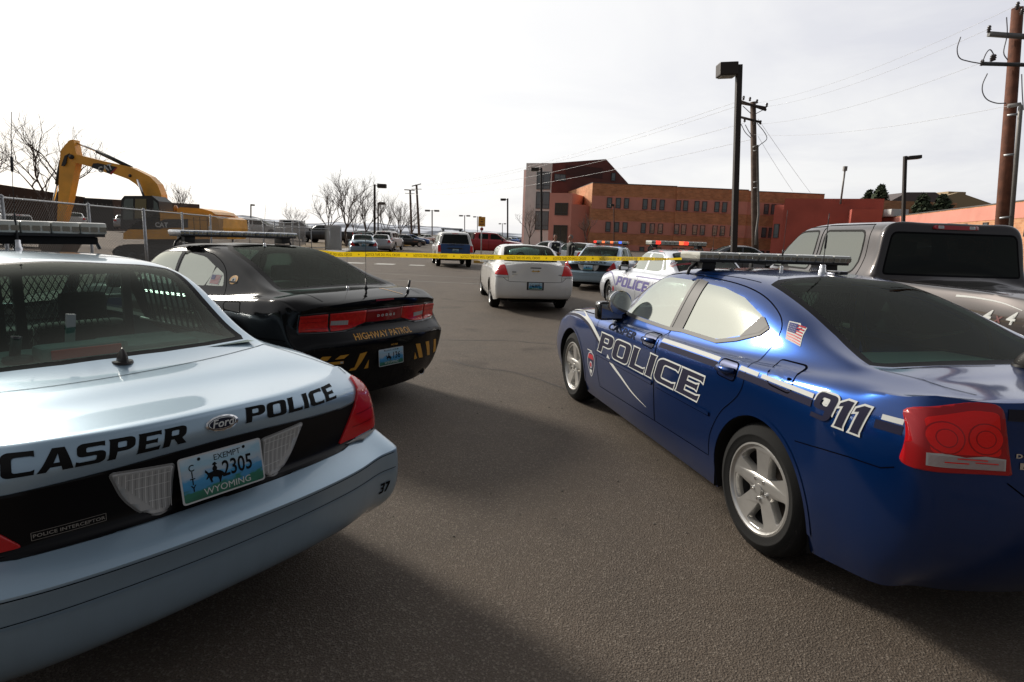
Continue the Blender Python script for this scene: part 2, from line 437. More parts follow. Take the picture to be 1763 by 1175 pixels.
FR = [1, .86, .68, .46, .23, 0]
def shell(sp, level=3):
    """box-topology cage fitted so that its Catmull-Clark limit runs through the given points"""
    K = len(sp['wall']); xs = sp['xs']; n = len(xs)
    V = []; idx = {}
    def put(key, p):
        idx[key] = len(V); V.append(p)
    def ytab(t): return [(a, b) for a, b, c in t]
    def ztab(t): return [(a, c) for a, b, c in t]
    wy = [ytab(w) for w in sp['wall']]; wz = [ztab(w) for w in sp['wall']]
    ty = [ytab(w) for w in sp['top']]; tz = [ztab(w) for w in sp['top']]
    for i in range(n):
        for k in range(K):
            if i == 0: put(('w', i, k), sp['rc'][k])
            elif i == n - 1: put(('w', i, k), sp['fc'][k])
            else: put(('w', i, k), (xs[i], pchip(wy[k], xs[i]), pchip(wz[k], xs[i])))
    for e, tabc, tabm, p in (('r', 'rc', 'rm', sp.get('rp', 2.6)), ('f', 'fc', 'fm', sp.get('fp', 2.2))):
        for j in range(1, 6):
            for k in range(K):
                cx, cy, cz = sp[tabc][k]; mx, mz = sp[tabm][k]
                fr = FR[j]; g = fr ** p
                put((e, j, k), (mx + (cx - mx) * g, cy * fr, mz + (cz - mz) * fr ** 2))
    for i in range(1, n - 1):
        for j in range(1, 6):
            put(('t', i, j), (xs[i], pchip(ty[j - 1], xs[i]) if j < 5 else 0.0, pchip(tz[j - 1], xs[i])))
    def W(i, k): return idx[('w', i, k)]
    def E(e, j, k): return W(0 if e == 'r' else n - 1, k) if j == 0 else idx[(e, j, k)]
    def T(i, j):
        if j == 0: return W(i, K - 1)
        if i == 0: return E('r', j, K - 1)
        if i == n - 1: return E('f', j, K - 1)
        return idx[('t', i, j)]
    F = []
    for i in range(n - 1):
        for k in range(K - 1): F.append((W(i, k), W(i + 1, k), W(i + 1, k + 1), W(i, k + 1)))
        for j in range(5): F.append((T(i, j), T(i + 1, j), T(i + 1, j + 1), T(i, j + 1)))
    for j in range(5):
        for k in range(K - 1):
            F.append((E('r', j + 1, k), E('r', j, k), E('r', j, k + 1), E('r', j + 1, k + 1)))
            F.append((E('f', j, k), E('f', j + 1, k), E('f', j + 1, k + 1), E('f', j, k + 1)))
    crease = set()
    for (kind, a, val) in sp.get('crease', ()):
        # ('ring', k, v): level k along the rear end; ('side', k, v) along the side
        if kind == 'rear':
            for j in range(5): crease.add((E('r', j, a), E('r', j + 1, a), val))
            for i in range(0, 2): crease.add((W(i, a), W(i + 1, a), val))
        elif kind == 'side':
            for i in range(n - 1): crease.add((W(i, a), W(i + 1, a), val))
        elif kind == 'sec':
            for j in range(5): crease.add((T(a, j), T(a, j + 1), val))
    nh = len(V)
    # mirror
    mp = {}
    for q in range(nh):
        if abs(V[q][1]) < 1e-6: mp[q] = q
        else: mp[q] = len(V); V.append((V[q][0], -V[q][1], V[q][2]))
    F += [tuple(mp[q] for q in f[::-1]) for f in F]
    cr = {}
    for a, b, v in crease:
        cr[tuple(sorted((a, b)))] = v; cr[tuple(sorted((mp[a], mp[b])))] = v
    V = np.array(V, float); NV = len(V)
    # limit-position operator
    en = [set() for _ in range(NV)]; fd = [[] for _ in range(NV)]; ecount = {}
    for f in F:
        for q in range(4):
            a, b = f[q], f[(q + 1) % 4]
            en[a].add(b); en[b].add(a); ecount[tuple(sorted((a, b)))] = ecount.get(tuple(sorted((a, b))), 0) + 1
            fd[a].append(f[(q + 2) % 4])
    L = np.zeros((NV, NV))
    for a in range(NV):
        bd = [b for b in en[a] if ecount[tuple(sorted((a, b)))] == 1 or cr.get(tuple(sorted((a, b))), 0) > .75]
        if len(bd) == 2: L[a, a] += 4 / 6; L[a, bd[0]] += 1 / 6; L[a, bd[1]] += 1 / 6
        elif len(bd) > 2: L[a, a] = 1
        else:
            m = len(en[a]); den = m * (m + 5)
            L[a, a] += m * m / den
            for b in en[a]: L[a, b] += 4 / den
            for b in fd[a]: L[a, b] += 1 / den
    C = V.copy()
    for _ in range(sp.get('fit', 12)): C += .8 * (V - L @ C)
    me = bpy.data.meshes.new('cage'); me.from_pydata([tuple(c) for c in C], [], F); me.update()
    if cr:
        at = me.attributes.new('crease_edge', 'FLOAT', 'EDGE')
        for e in me.edges:
            v = cr.get(tuple(sorted(e.vertices)))
            if v: at.data[e.index].value = v
    o = bpy.data.objects.new('cage', me); COL.objects.link(o)
    s = o.modifiers.new('s', 'SUBSURF'); s.levels = level; s.render_levels = level
    s.boundary_smooth = 'PRESERVE_CORNERS'
    dg = bpy.context.evaluated_depsgraph_get()
    m2 = bpy.data.meshes.new_from_object(o.evaluated_get(dg))
    bpy.data.objects.remove(o); bpy.data.meshes.remove(me)
    bm = bmesh.new(); bm.from_mesh(m2); bpy.data.meshes.remove(m2)
    bmesh.ops.recalc_face_normals(bm, faces=bm.faces)
    bm.normal_update()
    # outward?
    tot = sum(f.normal.y * f.calc_center_median().y * f.calc_area() for f in bm.faces)
    if tot < 0: bmesh.ops.reverse_faces(bm, faces=bm.faces); bm.normal_update()
    ly = bm.verts.layers.float_vector.new('sn')
    for v in bm.verts: v[ly] = v.normal
    return bm

AX = {'side': (0, 2), 'top': (0, 1), 'rear': (1, 2)}
def inside(p, poly):
    c = False; n = len(poly); x, y = p
    for i in range(n):
        x1, y1 = poly[i - 1]; x2, y2 = poly[i]
        if (y1 > y) != (y2 > y) and x < (x2 - x1) * (y - y1) / (y2 - y1) + x1: c = not c
    return c
def cut(bm, poly, view, test):
    """cut the polygon's outline into the shell and return the faces inside it; test(face centre, normal) picks the layer"""
    a, b = AX[view]
    n = len(poly)
    bx0, bx1 = min(p[0] for p in poly) - .12, max(p[0] for p in poly) + .12
    by0, by1 = min(p[1] for p in poly) - .12, max(p[1] for p in poly) + .12
    fs = []
    for f in bm.faces:
        c = f.calc_center_median()
        if bx0 < c[a] < bx1 and by0 < c[b] < by1 and test(c, f.normal): fs.append(f)
    for i in range(n):
        p, q = Vector(poly[i - 1]), Vector(poly[i])
        d = q - p
        if d.length < 1e-6: continue
        pad = .004
        lo = (min(p.x, q.x) - pad, min(p.y, q.y) - pad); hi = (max(p.x, q.x) + pad, max(p.y, q.y) + pad)
        fs = [f for f in fs if f.is_valid]
        near = []
        for f in fs:
            us = [v.co[a] for v in f.verts]; vs = [v.co[b] for v in f.verts]
            if max(us) > lo[0] and min(us) < hi[0] and max(vs) > lo[1] and min(vs) < hi[1]: near.append(f)
        if not near: continue
        co = Vector((0, 0, 0)); co[a], co[b] = p.x, p.y
        no = Vector((0, 0, 0)); no[a], no[b] = d.y, -d.x
        no.normalize()
        g = set(near)
        for f in near: g.update(f.verts); g.update(f.edges)
        r = bmesh.ops.bisect_plane(bm, geom=list(g), plane_co=co, plane_no=no, dist=2e-5)
        have = set(fs)
        for x in r['geom']:
            if isinstance(x, bmesh.types.BMFace) and x not in have: fs.append(x); have.add(x)
        for x in r['geom_cut']:
            for f in x.link_faces:
                if f not in have and test(f.calc_center_median(), f.normal): fs.append(f); have.add(f)
    out = []
    for f in set(fs):
        if not f.is_valid: continue
        c = f.calc_center_median()
        if inside((c[a], c[b]), poly) and test(c, f.normal): out.append(f)
    return out
def take(bm, faces):
    """move faces out of bm into a new bmesh that keeps the smooth-normal layer"""
    nb = bmesh.new(); ln = nb.verts.layers.float_vector.new('sn'); ly = bm.verts.layers.float_vector['sn']
    mp = {}
    for f in faces:
        vs = []
        for v in f.verts:
            if v not in mp:
                w = nb.verts.new(v.co); w[ln] = v[ly]; mp[v] = w
            vs.append(mp[v])
        try: g = nb.faces.new(vs)
        except ValueError: continue
        g.material_index = f.material_index; g.smooth = True
    bmesh.ops.delete(bm, geom=list(faces), context='FACES')
    return nb
def skin(name, bm, m, parent, thick=0.0, rim=None):
    """link a piece of shell with its smooth normals; thick adds an inner return wall along the piece's border"""
    ly = bm.verts.layers.float_vector['sn']
    if thick:
        be = [e for e in bm.edges if len(e.link_faces) == 1]
        mp = {}
        for e in be:
            for v in e.verts:
                if v not in mp:
                    w = bm.verts.new(v.co - Vector(v[ly]).normalized() * thick); w[ly] = v[ly]; mp[v] = w
        for e in be:
            f0 = e.link_faces[0]
            vs = [l.vert for l in f0.loops]
            a, b = e.verts
            i = vs.index(a)
            if vs[(i + 1) % len(vs)] is b: a, b = b, a
            try: g = bm.faces.new((a, b, mp[b], mp[a])); g.smooth = False; g.material_index = rim if rim is not None else f0.material_index
            except ValueError: pass
    nm = [Vector(v[ly]) for v in bm.verts]
    bm.verts.index_update()
    me = bpy.data.meshes.new(name)
    for f in bm.faces:
        f.smooth = True
    bm.to_mesh(me); bm.free()
    for mm in (m if isinstance(m, (list, tuple)) else [m]): me.materials.append(mm)
    if not thick:
        me.normals_split_custom_set_from_vertices([(n.normalized() if n.length > .1 else Vector((0, 0, 1)))[:] for n in nm])
    else:
        me.set_sharp_from_angle(angle=R(40))
    return link(name, me, parent)

class Proj:
    """projects flat shapes and points onto a body shell"""
    def __init__(s, bm): s.t = BVHTree.FromBMesh(bm)
    def hit(s, view, u, v, sgn=1):
        if view == 'side': o, d = Vector((u, sgn * 3, v)), Vector((0, -sgn, 0))
        elif view == 'rear': o, d = Vector((-4 if sgn > 0 else 8, u, v)), Vector((sgn, 0, 0))
        else: o, d = Vector((u, v, 4)), Vector((0, 0, -1))
        p, n, i, dist = s.t.ray_cast(o, d)
        if p is None: return None, None
        if n.dot(d) > 0: n = -n
        return p, n
    def lay(s, bm, view, off, sgn=1, off2=None):
        """move the flat bm's vertices onto the shell"""
        bad = []
        ctr = {}
        for v in bm.verts:
            p, n = s.hit(view, v.co.x, v.co.y, sgn)
            if p is None: bad.append(v); continue
            v.co = p + n * off
        if bad: bmesh.ops.delete(bm, geom=bad, context='VERTS')
        bm.normal_update()
        ref = {'side': Vector((0, sgn, 0)), 'rear': Vector((-sgn, 0, 0)), 'top': Vector((0, 0, 1))}[view]
        fl = [f for f in bm.faces if f.normal.dot(ref) < 0]
        if fl: bmesh.ops.reverse_faces(bm, faces=fl)
        for f in bm.faces: f.smooth = True
        return bm
    def ribbon(s, bm, view, pts, w, off=.0012, sgn=1, mi=0, closed=False, step=.025):
        """a thin strip along a polyline in the view plane"""
        P = [Vector(p) for p in pts]
        if closed: P.append(P[0])
        Q = []
        for a, b in zip(P, P[1:]):
            k = max(1, int((b - a).length / step))
            Q += [a.lerp(b, t / k) for t in range(k)]
        Q.append(P[-1])
        prev = None
        for i, q in enumerate(Q):
            d = Q[min(i + 1, len(Q) - 1)] - Q[max(i - 1, 0)]
            if d.length < 1e-9: continue
            d.normalize(); nn = Vector((-d.y, d.x)) * w / 2
            a, n1 = s.hit(view, *(q + nn), sgn); b, n2 = s.hit(view, *(q - nn), sgn)
            if a is None or b is None: prev = None; continue
            cur = (bm.verts.new(a + n1 * off), bm.verts.new(b + n2 * off))
            if prev and (prev[0].co - cur[0].co).length < .2:
                f = bm.faces.new((prev[0], prev[1], cur[1], cur[0])); f.material_index = mi; f.smooth = True
            prev = cur
    def lens(s, bm, loops, view, off, sgn=1, grid=.03, mi=0, skirt=.012):
        """a proud plate following the shell, with a turned-in rim"""
        fb = flat_bm(loops, grid)
        s.lay(fb, view, off, sgn)
        be = [e for e in fb.edges if len(e.link_faces) == 1]
        mp = {}
        for e in be:
            for v in e.verts:
                if v not in mp:
                    n = sum((f.normal for f in v.link_faces), Vector()); n.normalize()
                    mp[v] = fb.verts.new(v.co - n * (off + skirt))
        for e in be:
            a, b = e.verts
            f0 = e.link_faces[0]; vs = [l.vert for l in f0.loops]; i = vs.index(a)
            if vs[(i + 1) % len(vs)] is b: a, b = b, a
            try: fb.faces.new((a, b, mp[b], mp[a]))
            except ValueError: pass
        merge_bm(bm, fb, mi)
# ------------------------------------------------------------------ body tables (x forward of the rear axle, half width, height)
SP_CHARGER = dict(
 xs=[-.86,-.74,-.58,-.44,-.33,-.10,.12,.35,.60,.95,1.35,1.68,1.95,2.22,2.5,2.74,3.0,3.3,3.58,3.74],
 wall=[
  [(-.8,.80,.25),(-.4,.87,.21),(.5,.87,.19),(2.4,.87,.19),(3.0,.87,.20),(3.6,.82,.21)],
  [(-.8,.855,.36),(-.4,.905,.34),(.5,.905,.32),(2.4,.905,.32),(3.0,.905,.33),(3.6,.87,.33)],
  [(-.8,.89,.54),(-.4,.938,.53),(.5,.925,.52),(2.4,.925,.52),(3.0,.935,.52),(3.6,.90,.50)],
  [(-.8,.895,.76),(-.4,.945,.76),(.3,.928,.74),(2.2,.928,.72),(3.0,.935,.72),(3.6,.89,.66)],
  [(-.8,.88,.945),(-.4,.935,.95),(.2,.93,.93),(.8,.918,.90),(2.2,.915,.875),(3.0,.915,.85),(3.6,.86,.77)],
  [(-.8,.835,1.062),(-.4,.885,1.05),(.2,.885,1.01),(.8,.875,.985),(2.2,.872,.955),(2.7,.87,.945),(3.2,.85,.915),(3.6,.76,.84)]],
 top=[
  [(-.8,.735,1.088),(-.4,.80,1.085),(.1,.815,1.055),(.7,.822,1.022),(2.2,.81,.985),(2.6,.77,.975),(3.0,.68,.972),(3.6,.60,.89)],
  [(-.8,.58,1.098),(-.58,.67,1.103),(-.44,.70,1.110),(-.33,.725,1.13),(.12,.725,1.20),(.6,.722,1.235),(1.5,.73,1.225),(1.9,.715,1.19),(2.22,.68,1.085),(2.5,.65,1.0),(2.74,.60,.985),(3.6,.46,.90)],
  [(-.8,.41,1.104),(-.58,.55,1.108),(-.44,.588,1.113),(-.33,.60,1.128),(.12,.588,1.29),(.6,.575,1.415),(1.0,.58,1.442),(1.5,.58,1.434),(1.75,.575,1.396),(2.0,.578,1.30),(2.3,.58,1.16),(2.65,.575,1.0),(2.9,.52,.985),(3.6,.32,.905)],
  [(-.8,.21,1.107),(-.58,.295,1.112),(-.44,.315,1.119),(-.33,.32,1.145),(.12,.31,1.315),(.6,.30,1.450),(1.2,.30,1.480),(1.6,.30,1.458),(1.85,.30,1.39),(2.3,.31,1.19),(2.7,.31,1.0),(3.0,.27,.992),(3.6,.16,.91)],
  [(-.8,0,1.108),(-.58,0,1.114),(-.44,0,1.122),(-.33,0,1.15),(.12,0,1.325),(.6,0,1.460),(1.2,0,1.490),(1.6,0,1.470),(1.85,0,1.405),(2.3,0,1.205),(2.72,0,1.008),(3.0,0,1.0),(3.6,0,.915)]],
 rc=[(-.80,.74,.27),(-.85,.80,.37),(-.885,.84,.54),(-.885,.845,.76),(-.865,.84,.95),(-.835,.80,1.065)],
 rm=[(-.95,.28),(-1.02,.38),(-1.075,.54),(-1.075,.75),(-1.055,.93),(-1.015,1.10)],
 fc=[(3.70,.74,.22),(3.76,.80,.33),(3.80,.83,.50),(3.79,.81,.65),(3.77,.76,.75),(3.74,.70,.80)],
 fm=[(3.93,.22),(3.98,.33),(4.02,.50),(4.0,.65),(3.98,.76),(3.92,.86)],
 crease=[('rear', 5, .55)])

SP_CV = dict(
 xs=[-1.10,-.98,-.80,-.60,-.42,-.24,-.04,.18,.50,.95,1.35,1.6,1.86,2.14,2.42,2.62,2.95,3.3,3.62,3.78],
 wall=[
  [(-1.,.86,.30),(-.5,.92,.22),(.4,.92,.20),(2.4,.92,.20),(3.6,.86,.22)],
  [(-1.,.915,.40),(-.5,.955,.36),(.4,.955,.33),(2.4,.955,.33),(3.6,.90,.34)],
  [(-1.,.925,.52),(-.5,.97,.51),(.4,.968,.50),(2.4,.968,.50),(3.6,.915,.48)],
  [(-1.,.925,.60),(-.5,.975,.60),(.4,.972,.60),(2.4,.972,.58),(3.6,.915,.56)],
  [(-1.,.915,.68),(-.5,.972,.69),(.4,.965,.69),(2.4,.965,.67),(3.6,.90,.63)],
  [(-1.,.895,.80),(-.5,.955,.82),(.4,.95,.82),(2.4,.945,.80),(3.6,.875,.70)],
  [(-1.,.868,.90),(-.5,.92,.92),(.4,.92,.92),(2.4,.915,.88),(3.6,.84,.76)],
  [(-1.,.815,.958),(-.5,.86,.985),(.4,.865,.985),(2.4,.86,.94),(3.0,.83,.915),(3.6,.76,.82)]],
 top=[
  [(-1.,.745,.985),(-.6,.80,1.012),(-.3,.80,1.02),(.3,.80,1.02),(2.0,.80,.995),(2.4,.76,.98),(2.9,.66,.965),(3.6,.60,.855)],
  [(-1.,.60,.988),(-.8,.65,1.012),(-.6,.70,1.03),(-.42,.715,1.045),(-.04,.722,1.15),(.3,.715,1.24),(1.3,.715,1.24),(1.6,.70,1.21),(1.9,.675,1.10),(2.2,.65,1.01),(2.5,.58,.99),(3.6,.45,.88)],
  [(-1.,.43,.994),(-.8,.50,1.020),(-.6,.58,1.037),(-.42,.655,1.052),(-.24,.645,1.12),(-.04,.628,1.25),(.18,.605,1.375),(.35,.60,1.415),(.9,.60,1.435),(1.3,.59,1.425),(1.5,.585,1.395),(1.75,.585,1.29),(2.0,.60,1.155),(2.35,.60,1.0),(2.7,.50,.985),(3.6,.32,.89)],
  [(-1.,.22,.997),(-.8,.27,1.024),(-.6,.32,1.040),(-.42,.34,1.075),(-.24,.34,1.155),(-.04,.33,1.28),(.18,.32,1.41),(.4,.31,1.452),(.9,.31,1.47),(1.3,.31,1.462),(1.55,.31,1.41),(2.0,.32,1.19),(2.42,.32,1.0),(2.8,.27,.995),(3.6,.16,.90)],
  [(-1.,0,.998),(-.8,0,1.026),(-.6,0,1.042),(-.44,0,1.085),(-.24,0,1.17),(-.04,0,1.295),(.16,0,1.418),(.4,0,1.464),(.9,0,1.484),(1.3,0,1.476),(1.55,0,1.428),(2.0,0,1.205),(2.45,0,1.005),(2.8,0,1.0),(3.6,0,.905)]],
 rc=[(-1.17,.85,.275),(-1.245,.90,.37),(-1.268,.91,.51),(-1.245,.90,.605),(-1.135,.875,.675),(-1.13,.86,.80),(-1.09,.83,.905),(-1.03,.775,.97)],
 rm=[(-1.325,.305),(-1.385,.37),(-1.405,.51),(-1.40,.605),(-1.275,.675),(-1.285,.80),(-1.315,.92),(-1.248,.990)],
 fc=[(3.70,.76,.24),(3.76,.82,.34),(3.79,.85,.48),(3.78,.84,.56),(3.74,.81,.62),(3.72,.79,.70),(3.70,.76,.76),(3.68,.72,.81)],
 fm=[(3.90,.24),(3.96,.34),(3.98,.48),(3.97,.56),(3.91,.62),(3.90,.70),(3.88,.79),(3.80,.86)],
 crease=[('rear', 3, .7), ('rear', 4, .85), ('rear', 6, .35), ('rear', 7, .55)])
import copy as _copy
SP_CHARGER2 = _copy.deepcopy(SP_CHARGER)
SP_CHARGER2['rc'] = [(-.80,.74,.21),(-.87,.81,.34),(-.91,.865,.54),(-.91,.875,.69),(-.85,.845,.83),(-.88,.815,1.0)]
SP_CHARGER2['rm'] = [(-.96,.20),(-1.04,.34),(-1.09,.53),(-1.09,.71),(-1.02,.84),(-1.045,1.07)]
SP_CHARGER2['crease'] = [('rear', 5, .8), ('rear', 3, .4), ('rear', 4, .3)]
SP_IMPALA = dict(
 xs=[-.90,-.80,-.64,-.44,-.22,.02,.25,.50,.85,1.2,1.5,1.78,2.05,2.34,2.6,2.85,3.15,3.5,3.66],
 wall=[
  [(-.8,.82,.27),(-.4,.86,.22),(.5,.86,.20),(2.4,.86,.20),(3.5,.80,.22)],
  [(-.8,.875,.38),(-.4,.90,.36),(.5,.90,.33),(2.4,.90,.33),(3.5,.86,.34)],
  [(-.8,.90,.56),(-.4,.925,.54),(.5,.925,.53),(2.4,.925,.52),(3.5,.88,.50)],
  [(-.8,.895,.74),(-.4,.92,.74),(.5,.92,.73),(2.4,.92,.71),(3.5,.87,.64)],
  [(-.8,.87,.90),(-.4,.90,.91),(.5,.90,.89),(2.4,.90,.86),(3.5,.83,.74)],
  [(-.8,.80,1.01),(-.4,.845,1.01),(.5,.85,.99),(2.4,.84,.94),(3.0,.81,.90),(3.5,.72,.81)]],
 top=[
  [(-.8,.72,1.045),(-.4,.79,1.04),(.3,.80,1.03),(2.0,.79,1.0),(2.4,.75,.985),(2.8,.66,.97),(3.5,.58,.85)],
  [(-.8,.58,1.06),(-.5,.70,1.06),(-.22,.715,1.12),(.2,.72,1.22),(.6,.72,1.25),(1.3,.715,1.25),(1.7,.70,1.18),(2.05,.665,1.06),(2.3,.63,1.0),(2.6,.56,.985),(3.5,.44,.87)],
  [(-.8,.42,1.068),(-.5,.60,1.07),(-.22,.63,1.17),(.02,.615,1.30),(.3,.59,1.40),(.7,.585,1.44),(1.2,.58,1.43),(1.5,.575,1.38),(1.9,.585,1.19),(2.3,.585,1.0),(2.6,.50,.985),(3.5,.31,.88)],
  [(-.8,.21,1.07),(-.5,.33,1.08),(-.22,.33,1.195),(.02,.32,1.325),(.3,.31,1.43),(.7,.30,1.474),(1.2,.30,1.467),(1.5,.30,1.41),(1.9,.31,1.225),(2.34,.31,1.01),(2.7,.27,.995),(3.5,.16,.89)],
  [(-.8,0,1.07),(-.5,0,1.085),(-.22,0,1.205),(.02,0,1.335),(.3,0,1.44),(.7,0,1.487),(1.2,0,1.48),(1.5,0,1.425),(1.9,0,1.24),(2.36,0,1.015),(2.7,0,1.0),(3.5,0,.895)]],
 rc=[(-.88,.78,.30),(-.93,.835,.38),(-.95,.865,.56),(-.945,.86,.74),(-.92,.83,.90),(-.88,.765,1.01)],
 rm=[(-1.02,.31),(-1.08,.38),(-1.11,.56),(-1.10,.735),(-1.09,.90),(-1.03,1.06)],
 fc=[(3.60,.74,.24),(3.65,.79,.34),(3.68,.81,.50),(3.67,.80,.63),(3.65,.77,.73),(3.62,.70,.80)],
 fm=[(3.82,.24),(3.86,.34),(3.90,.50),(3.89,.63),(3.87,.74),(3.78,.85)],
 crease=[('rear', 5, .6)])
SP_TRUCK = dict(
 xs=[-1.42,-1.3,-.9,-.4,.30,.60,.665,.73,.85,1.3,1.9,2.4,2.65,2.95,3.3,3.5,3.8,4.15,4.4,4.52],
 wall=[
  [(-1,.92,.48),(0,.93,.44),(3,.93,.40),(4.4,.88,.36)],
  [(-1,.965,.60),(0,.975,.58),(3,.975,.52),(4.4,.93,.50)],
  [(-1,.985,.80),(0,.998,.80),(3,.998,.74),(4.4,.955,.70)],
  [(-1,.985,.98),(0,1.0,.98),(3,1.0,.94),(4.4,.95,.88)],
  [(-1,.97,1.16),(0,.985,1.16),(3,.98,1.13),(4.4,.91,1.03)],
  [(-1,.93,1.27),(.3,.945,1.275),(.66,.95,1.26),(3,.93,1.22),(3.5,.91,1.19),(4.4,.84,1.09)]],
 top=[
  [(-1,.86,1.29),(.3,.875,1.295),(.62,.875,1.30),(.73,.88,1.30),(3.0,.87,1.26),(3.3,.84,1.24),(4.4,.70,1.13)],
  [(-1,.80,1.29),(.3,.81,1.295),(.60,.815,1.30),(.665,.80,1.50),(.73,.79,1.56),(2.5,.79,1.56),(2.75,.77,1.52),(3.1,.74,1.38),(3.4,.68,1.26),(4.4,.55,1.15)],
  [(-1,.70,1.24),(.3,.71,1.24),(.59,.70,1.28),(.665,.70,1.76),(.73,.705,1.82),(1.0,.70,1.835),(2.2,.69,1.835),(2.45,.68,1.79),(2.8,.67,1.60),(3.2,.68,1.36),(3.42,.64,1.255),(4.4,.40,1.16)],
  [(-1,.40,1.24),(.3,.40,1.24),(.57,.36,1.27),(.665,.36,1.80),(.73,.36,1.86),(1.0,.35,1.872),(2.1,.35,1.875),(2.45,.35,1.825),(2.8,.35,1.63),(3.2,.36,1.39),(3.45,.35,1.26),(4.4,.20,1.165)],
  [(-1,0,1.24),(.3,0,1.24),(.565,0,1.27),(.665,0,1.805),(.73,0,1.865),(1.0,0,1.88),(2.1,0,1.882),(2.45,0,1.835),(2.8,0,1.64),(3.2,0,1.40),(3.47,0,1.262),(4.4,0,1.17)]],
 rc=[(-1.50,.88,.50),(-1.56,.94,.60),(-1.58,.965,.80),(-1.58,.965,.98),(-1.575,.955,1.16),(-1.565,.925,1.27)],
 rm=[(-1.56,.50),(-1.62,.60),(-1.60,.80),(-1.60,.98),(-1.60,1.16),(-1.59,1.285)],
 fc=[(4.42,.84,.40),(4.50,.90,.52),(4.52,.91,.70),(4.51,.90,.88),(4.50,.87,1.02),(4.47,.80,1.07)],
 fm=[(4.60,.40),(4.68,.52),(4.66,.70),(4.64,.88),(4.62,1.03),(4.56,1.12)],
 crease=[('rear', 5, .8), ('side', 5, .3)])
SP_SUV = dict(
 xs=[-.98,-.95,-.91,-.86,-.78,-.60,-.30,.05,.45,.95,1.5,1.9,2.15,2.4,2.65,2.85,3.05,3.35,3.6,3.74],
 wall=[
  [(-.9,.84,.40),(0,.87,.36),(3,.87,.34),(3.6,.82,.34)],
  [(-.9,.91,.52),(0,.93,.48),(3,.93,.46),(3.6,.88,.46)],
  [(-.9,.935,.70),(0,.96,.68),(3,.96,.64),(3.6,.90,.62)],
  [(-.9,.935,.88),(0,.96,.86),(3,.955,.82),(3.6,.89,.78)],
  [(-.9,.92,1.04),(0,.94,1.03),(3,.93,1.0),(3.6,.86,.93)],
  [(-.9,.885,1.14),(0,.905,1.13),(3,.88,1.09),(3.6,.80,1.0)]],
 top=[
  [(-.95,.845,1.19),(-.86,.86,1.20),(0,.87,1.19),(2.4,.86,1.15),(2.8,.80,1.13),(3.6,.66,1.04)],
  [(-.95,.77,1.22),(-.91,.775,1.34),(-.86,.785,1.46),(-.7,.795,1.48),(0,.80,1.47),(1.9,.79,1.47),(2.15,.76,1.36),(2.4,.74,1.24),(2.65,.70,1.15),(3.6,.50,1.06)],
  [(-.95,.70,1.235),(-.91,.69,1.43),(-.86,.68,1.62),(-.78,.68,1.70),(-.60,.69,1.735),(0,.70,1.75),(1.3,.69,1.74),(1.65,.68,1.69),(2.0,.67,1.51),(2.4,.67,1.29),(2.68,.62,1.15),(3.6,.35,1.08)],
  [(-.95,.36,1.24),(-.91,.36,1.45),(-.86,.36,1.66),(-.78,.36,1.75),(-.60,.36,1.785),(0,.36,1.80),(1.3,.35,1.795),(1.65,.35,1.735),(2.0,.35,1.55),(2.4,.35,1.32),(2.75,.34,1.16),(3.6,.18,1.09)],
  [(-.95,0,1.24),(-.91,0,1.455),(-.86,0,1.67),(-.78,0,1.76),(-.60,0,1.795),(0,0,1.81),(1.3,0,1.805),(1.65,0,1.75),(2.0,0,1.565),(2.4,0,1.335),(2.78,0,1.165),(3.6,0,1.10)]],
 rc=[(-.98,.82,.44),(-1.03,.88,.52),(-1.05,.90,.70),(-1.04,.895,.88),(-1.02,.88,1.05),(-.995,.85,1.15)],
 rm=[(-1.08,.44),(-1.14,.52),(-1.13,.70),(-1.09,.88),(-1.06,1.06),(-1.02,1.17)],
 fc=[(3.66,.78,.36),(3.72,.84,.46),(3.74,.85,.62),(3.72,.84,.78),(3.70,.80,.90),(3.66,.72,.98)],
 fm=[(3.86,.36),(3.92,.46),(3.92,.62),(3.90,.78),(3.88,.92),(3.80,1.04)], fit=6)

# ------------------------------------------------------------------ wheels
def disc_plate(bm, R0, holes, y, depth, mi=0, dish=0.0):
    """a wheel face: disc with window holes, the hole walls running inwards; built facing +y"""
    outer = [(R0 * math.cos(2 * math.pi * k / 60), R0 * math.sin(2 * math.pi * k / 60)) for k in range(60)]
    loops = [outer] + holes
    tri = tessellate_polygon([[Vector((p[0], p[1], 0)) for p in l] for l in loops])
    def Y(p): return y - dish * (1 - (p[0] ** 2 + p[1] ** 2) / R0 ** 2)
    vs = [[bm.verts.new((p[0], Y(p), p[1])) for p in l] for l in loops]
    fl = [v for l in vs for v in l]
    for t in tri:
        try: f = bm.faces.new([fl[i] for i in t]); f.material_index = mi
        except ValueError: pass
    for l, src in zip(vs[1:], holes):
        cx = sum(p[0] for p in src) / len(src); cy = sum(p[1] for p in src) / len(src)
        mid = [bm.verts.new((v.co.x + (cx - v.co.x) * .05, v.co.y - .006, v.co.z + (cy - v.co.z) * .05)) for v in l]
        bk = [bm.verts.new((v.co.x + (cx - v.co.x) * .10, v.co.y - depth, v.co.z + (cy - v.co.z) * .10)) for v in l]
        for A, B in ((l, mid), (mid, bk)):
            for k in range(len(l)):
                f = bm.faces.new((A[k], A[(k + 1) % len(l)], B[(k + 1) % len(l)], B[k])); f.material_index = mi
def wheel_holes(n, r0, r1, a_in, a_out, ph=0.0):
    hs = []
    for k in range(n):
        c = ph + 2 * math.pi * (k + .5) / n
        pts = []
        for t in (-1, 1): pass
        h = [(r0, -a_in), (r0, a_in)] + [(r1, a_out * (1 - 2 * t / 5)) for t in range(6)]
        pts = [(r * math.cos(c + a), r * math.sin(c + a)) for r, a in h]
        hs.append(rounded(pts, [.012, .012, .02, 0, 0, 0, 0, .02], 3))
    return hs
WHEEL_CACHE = {}
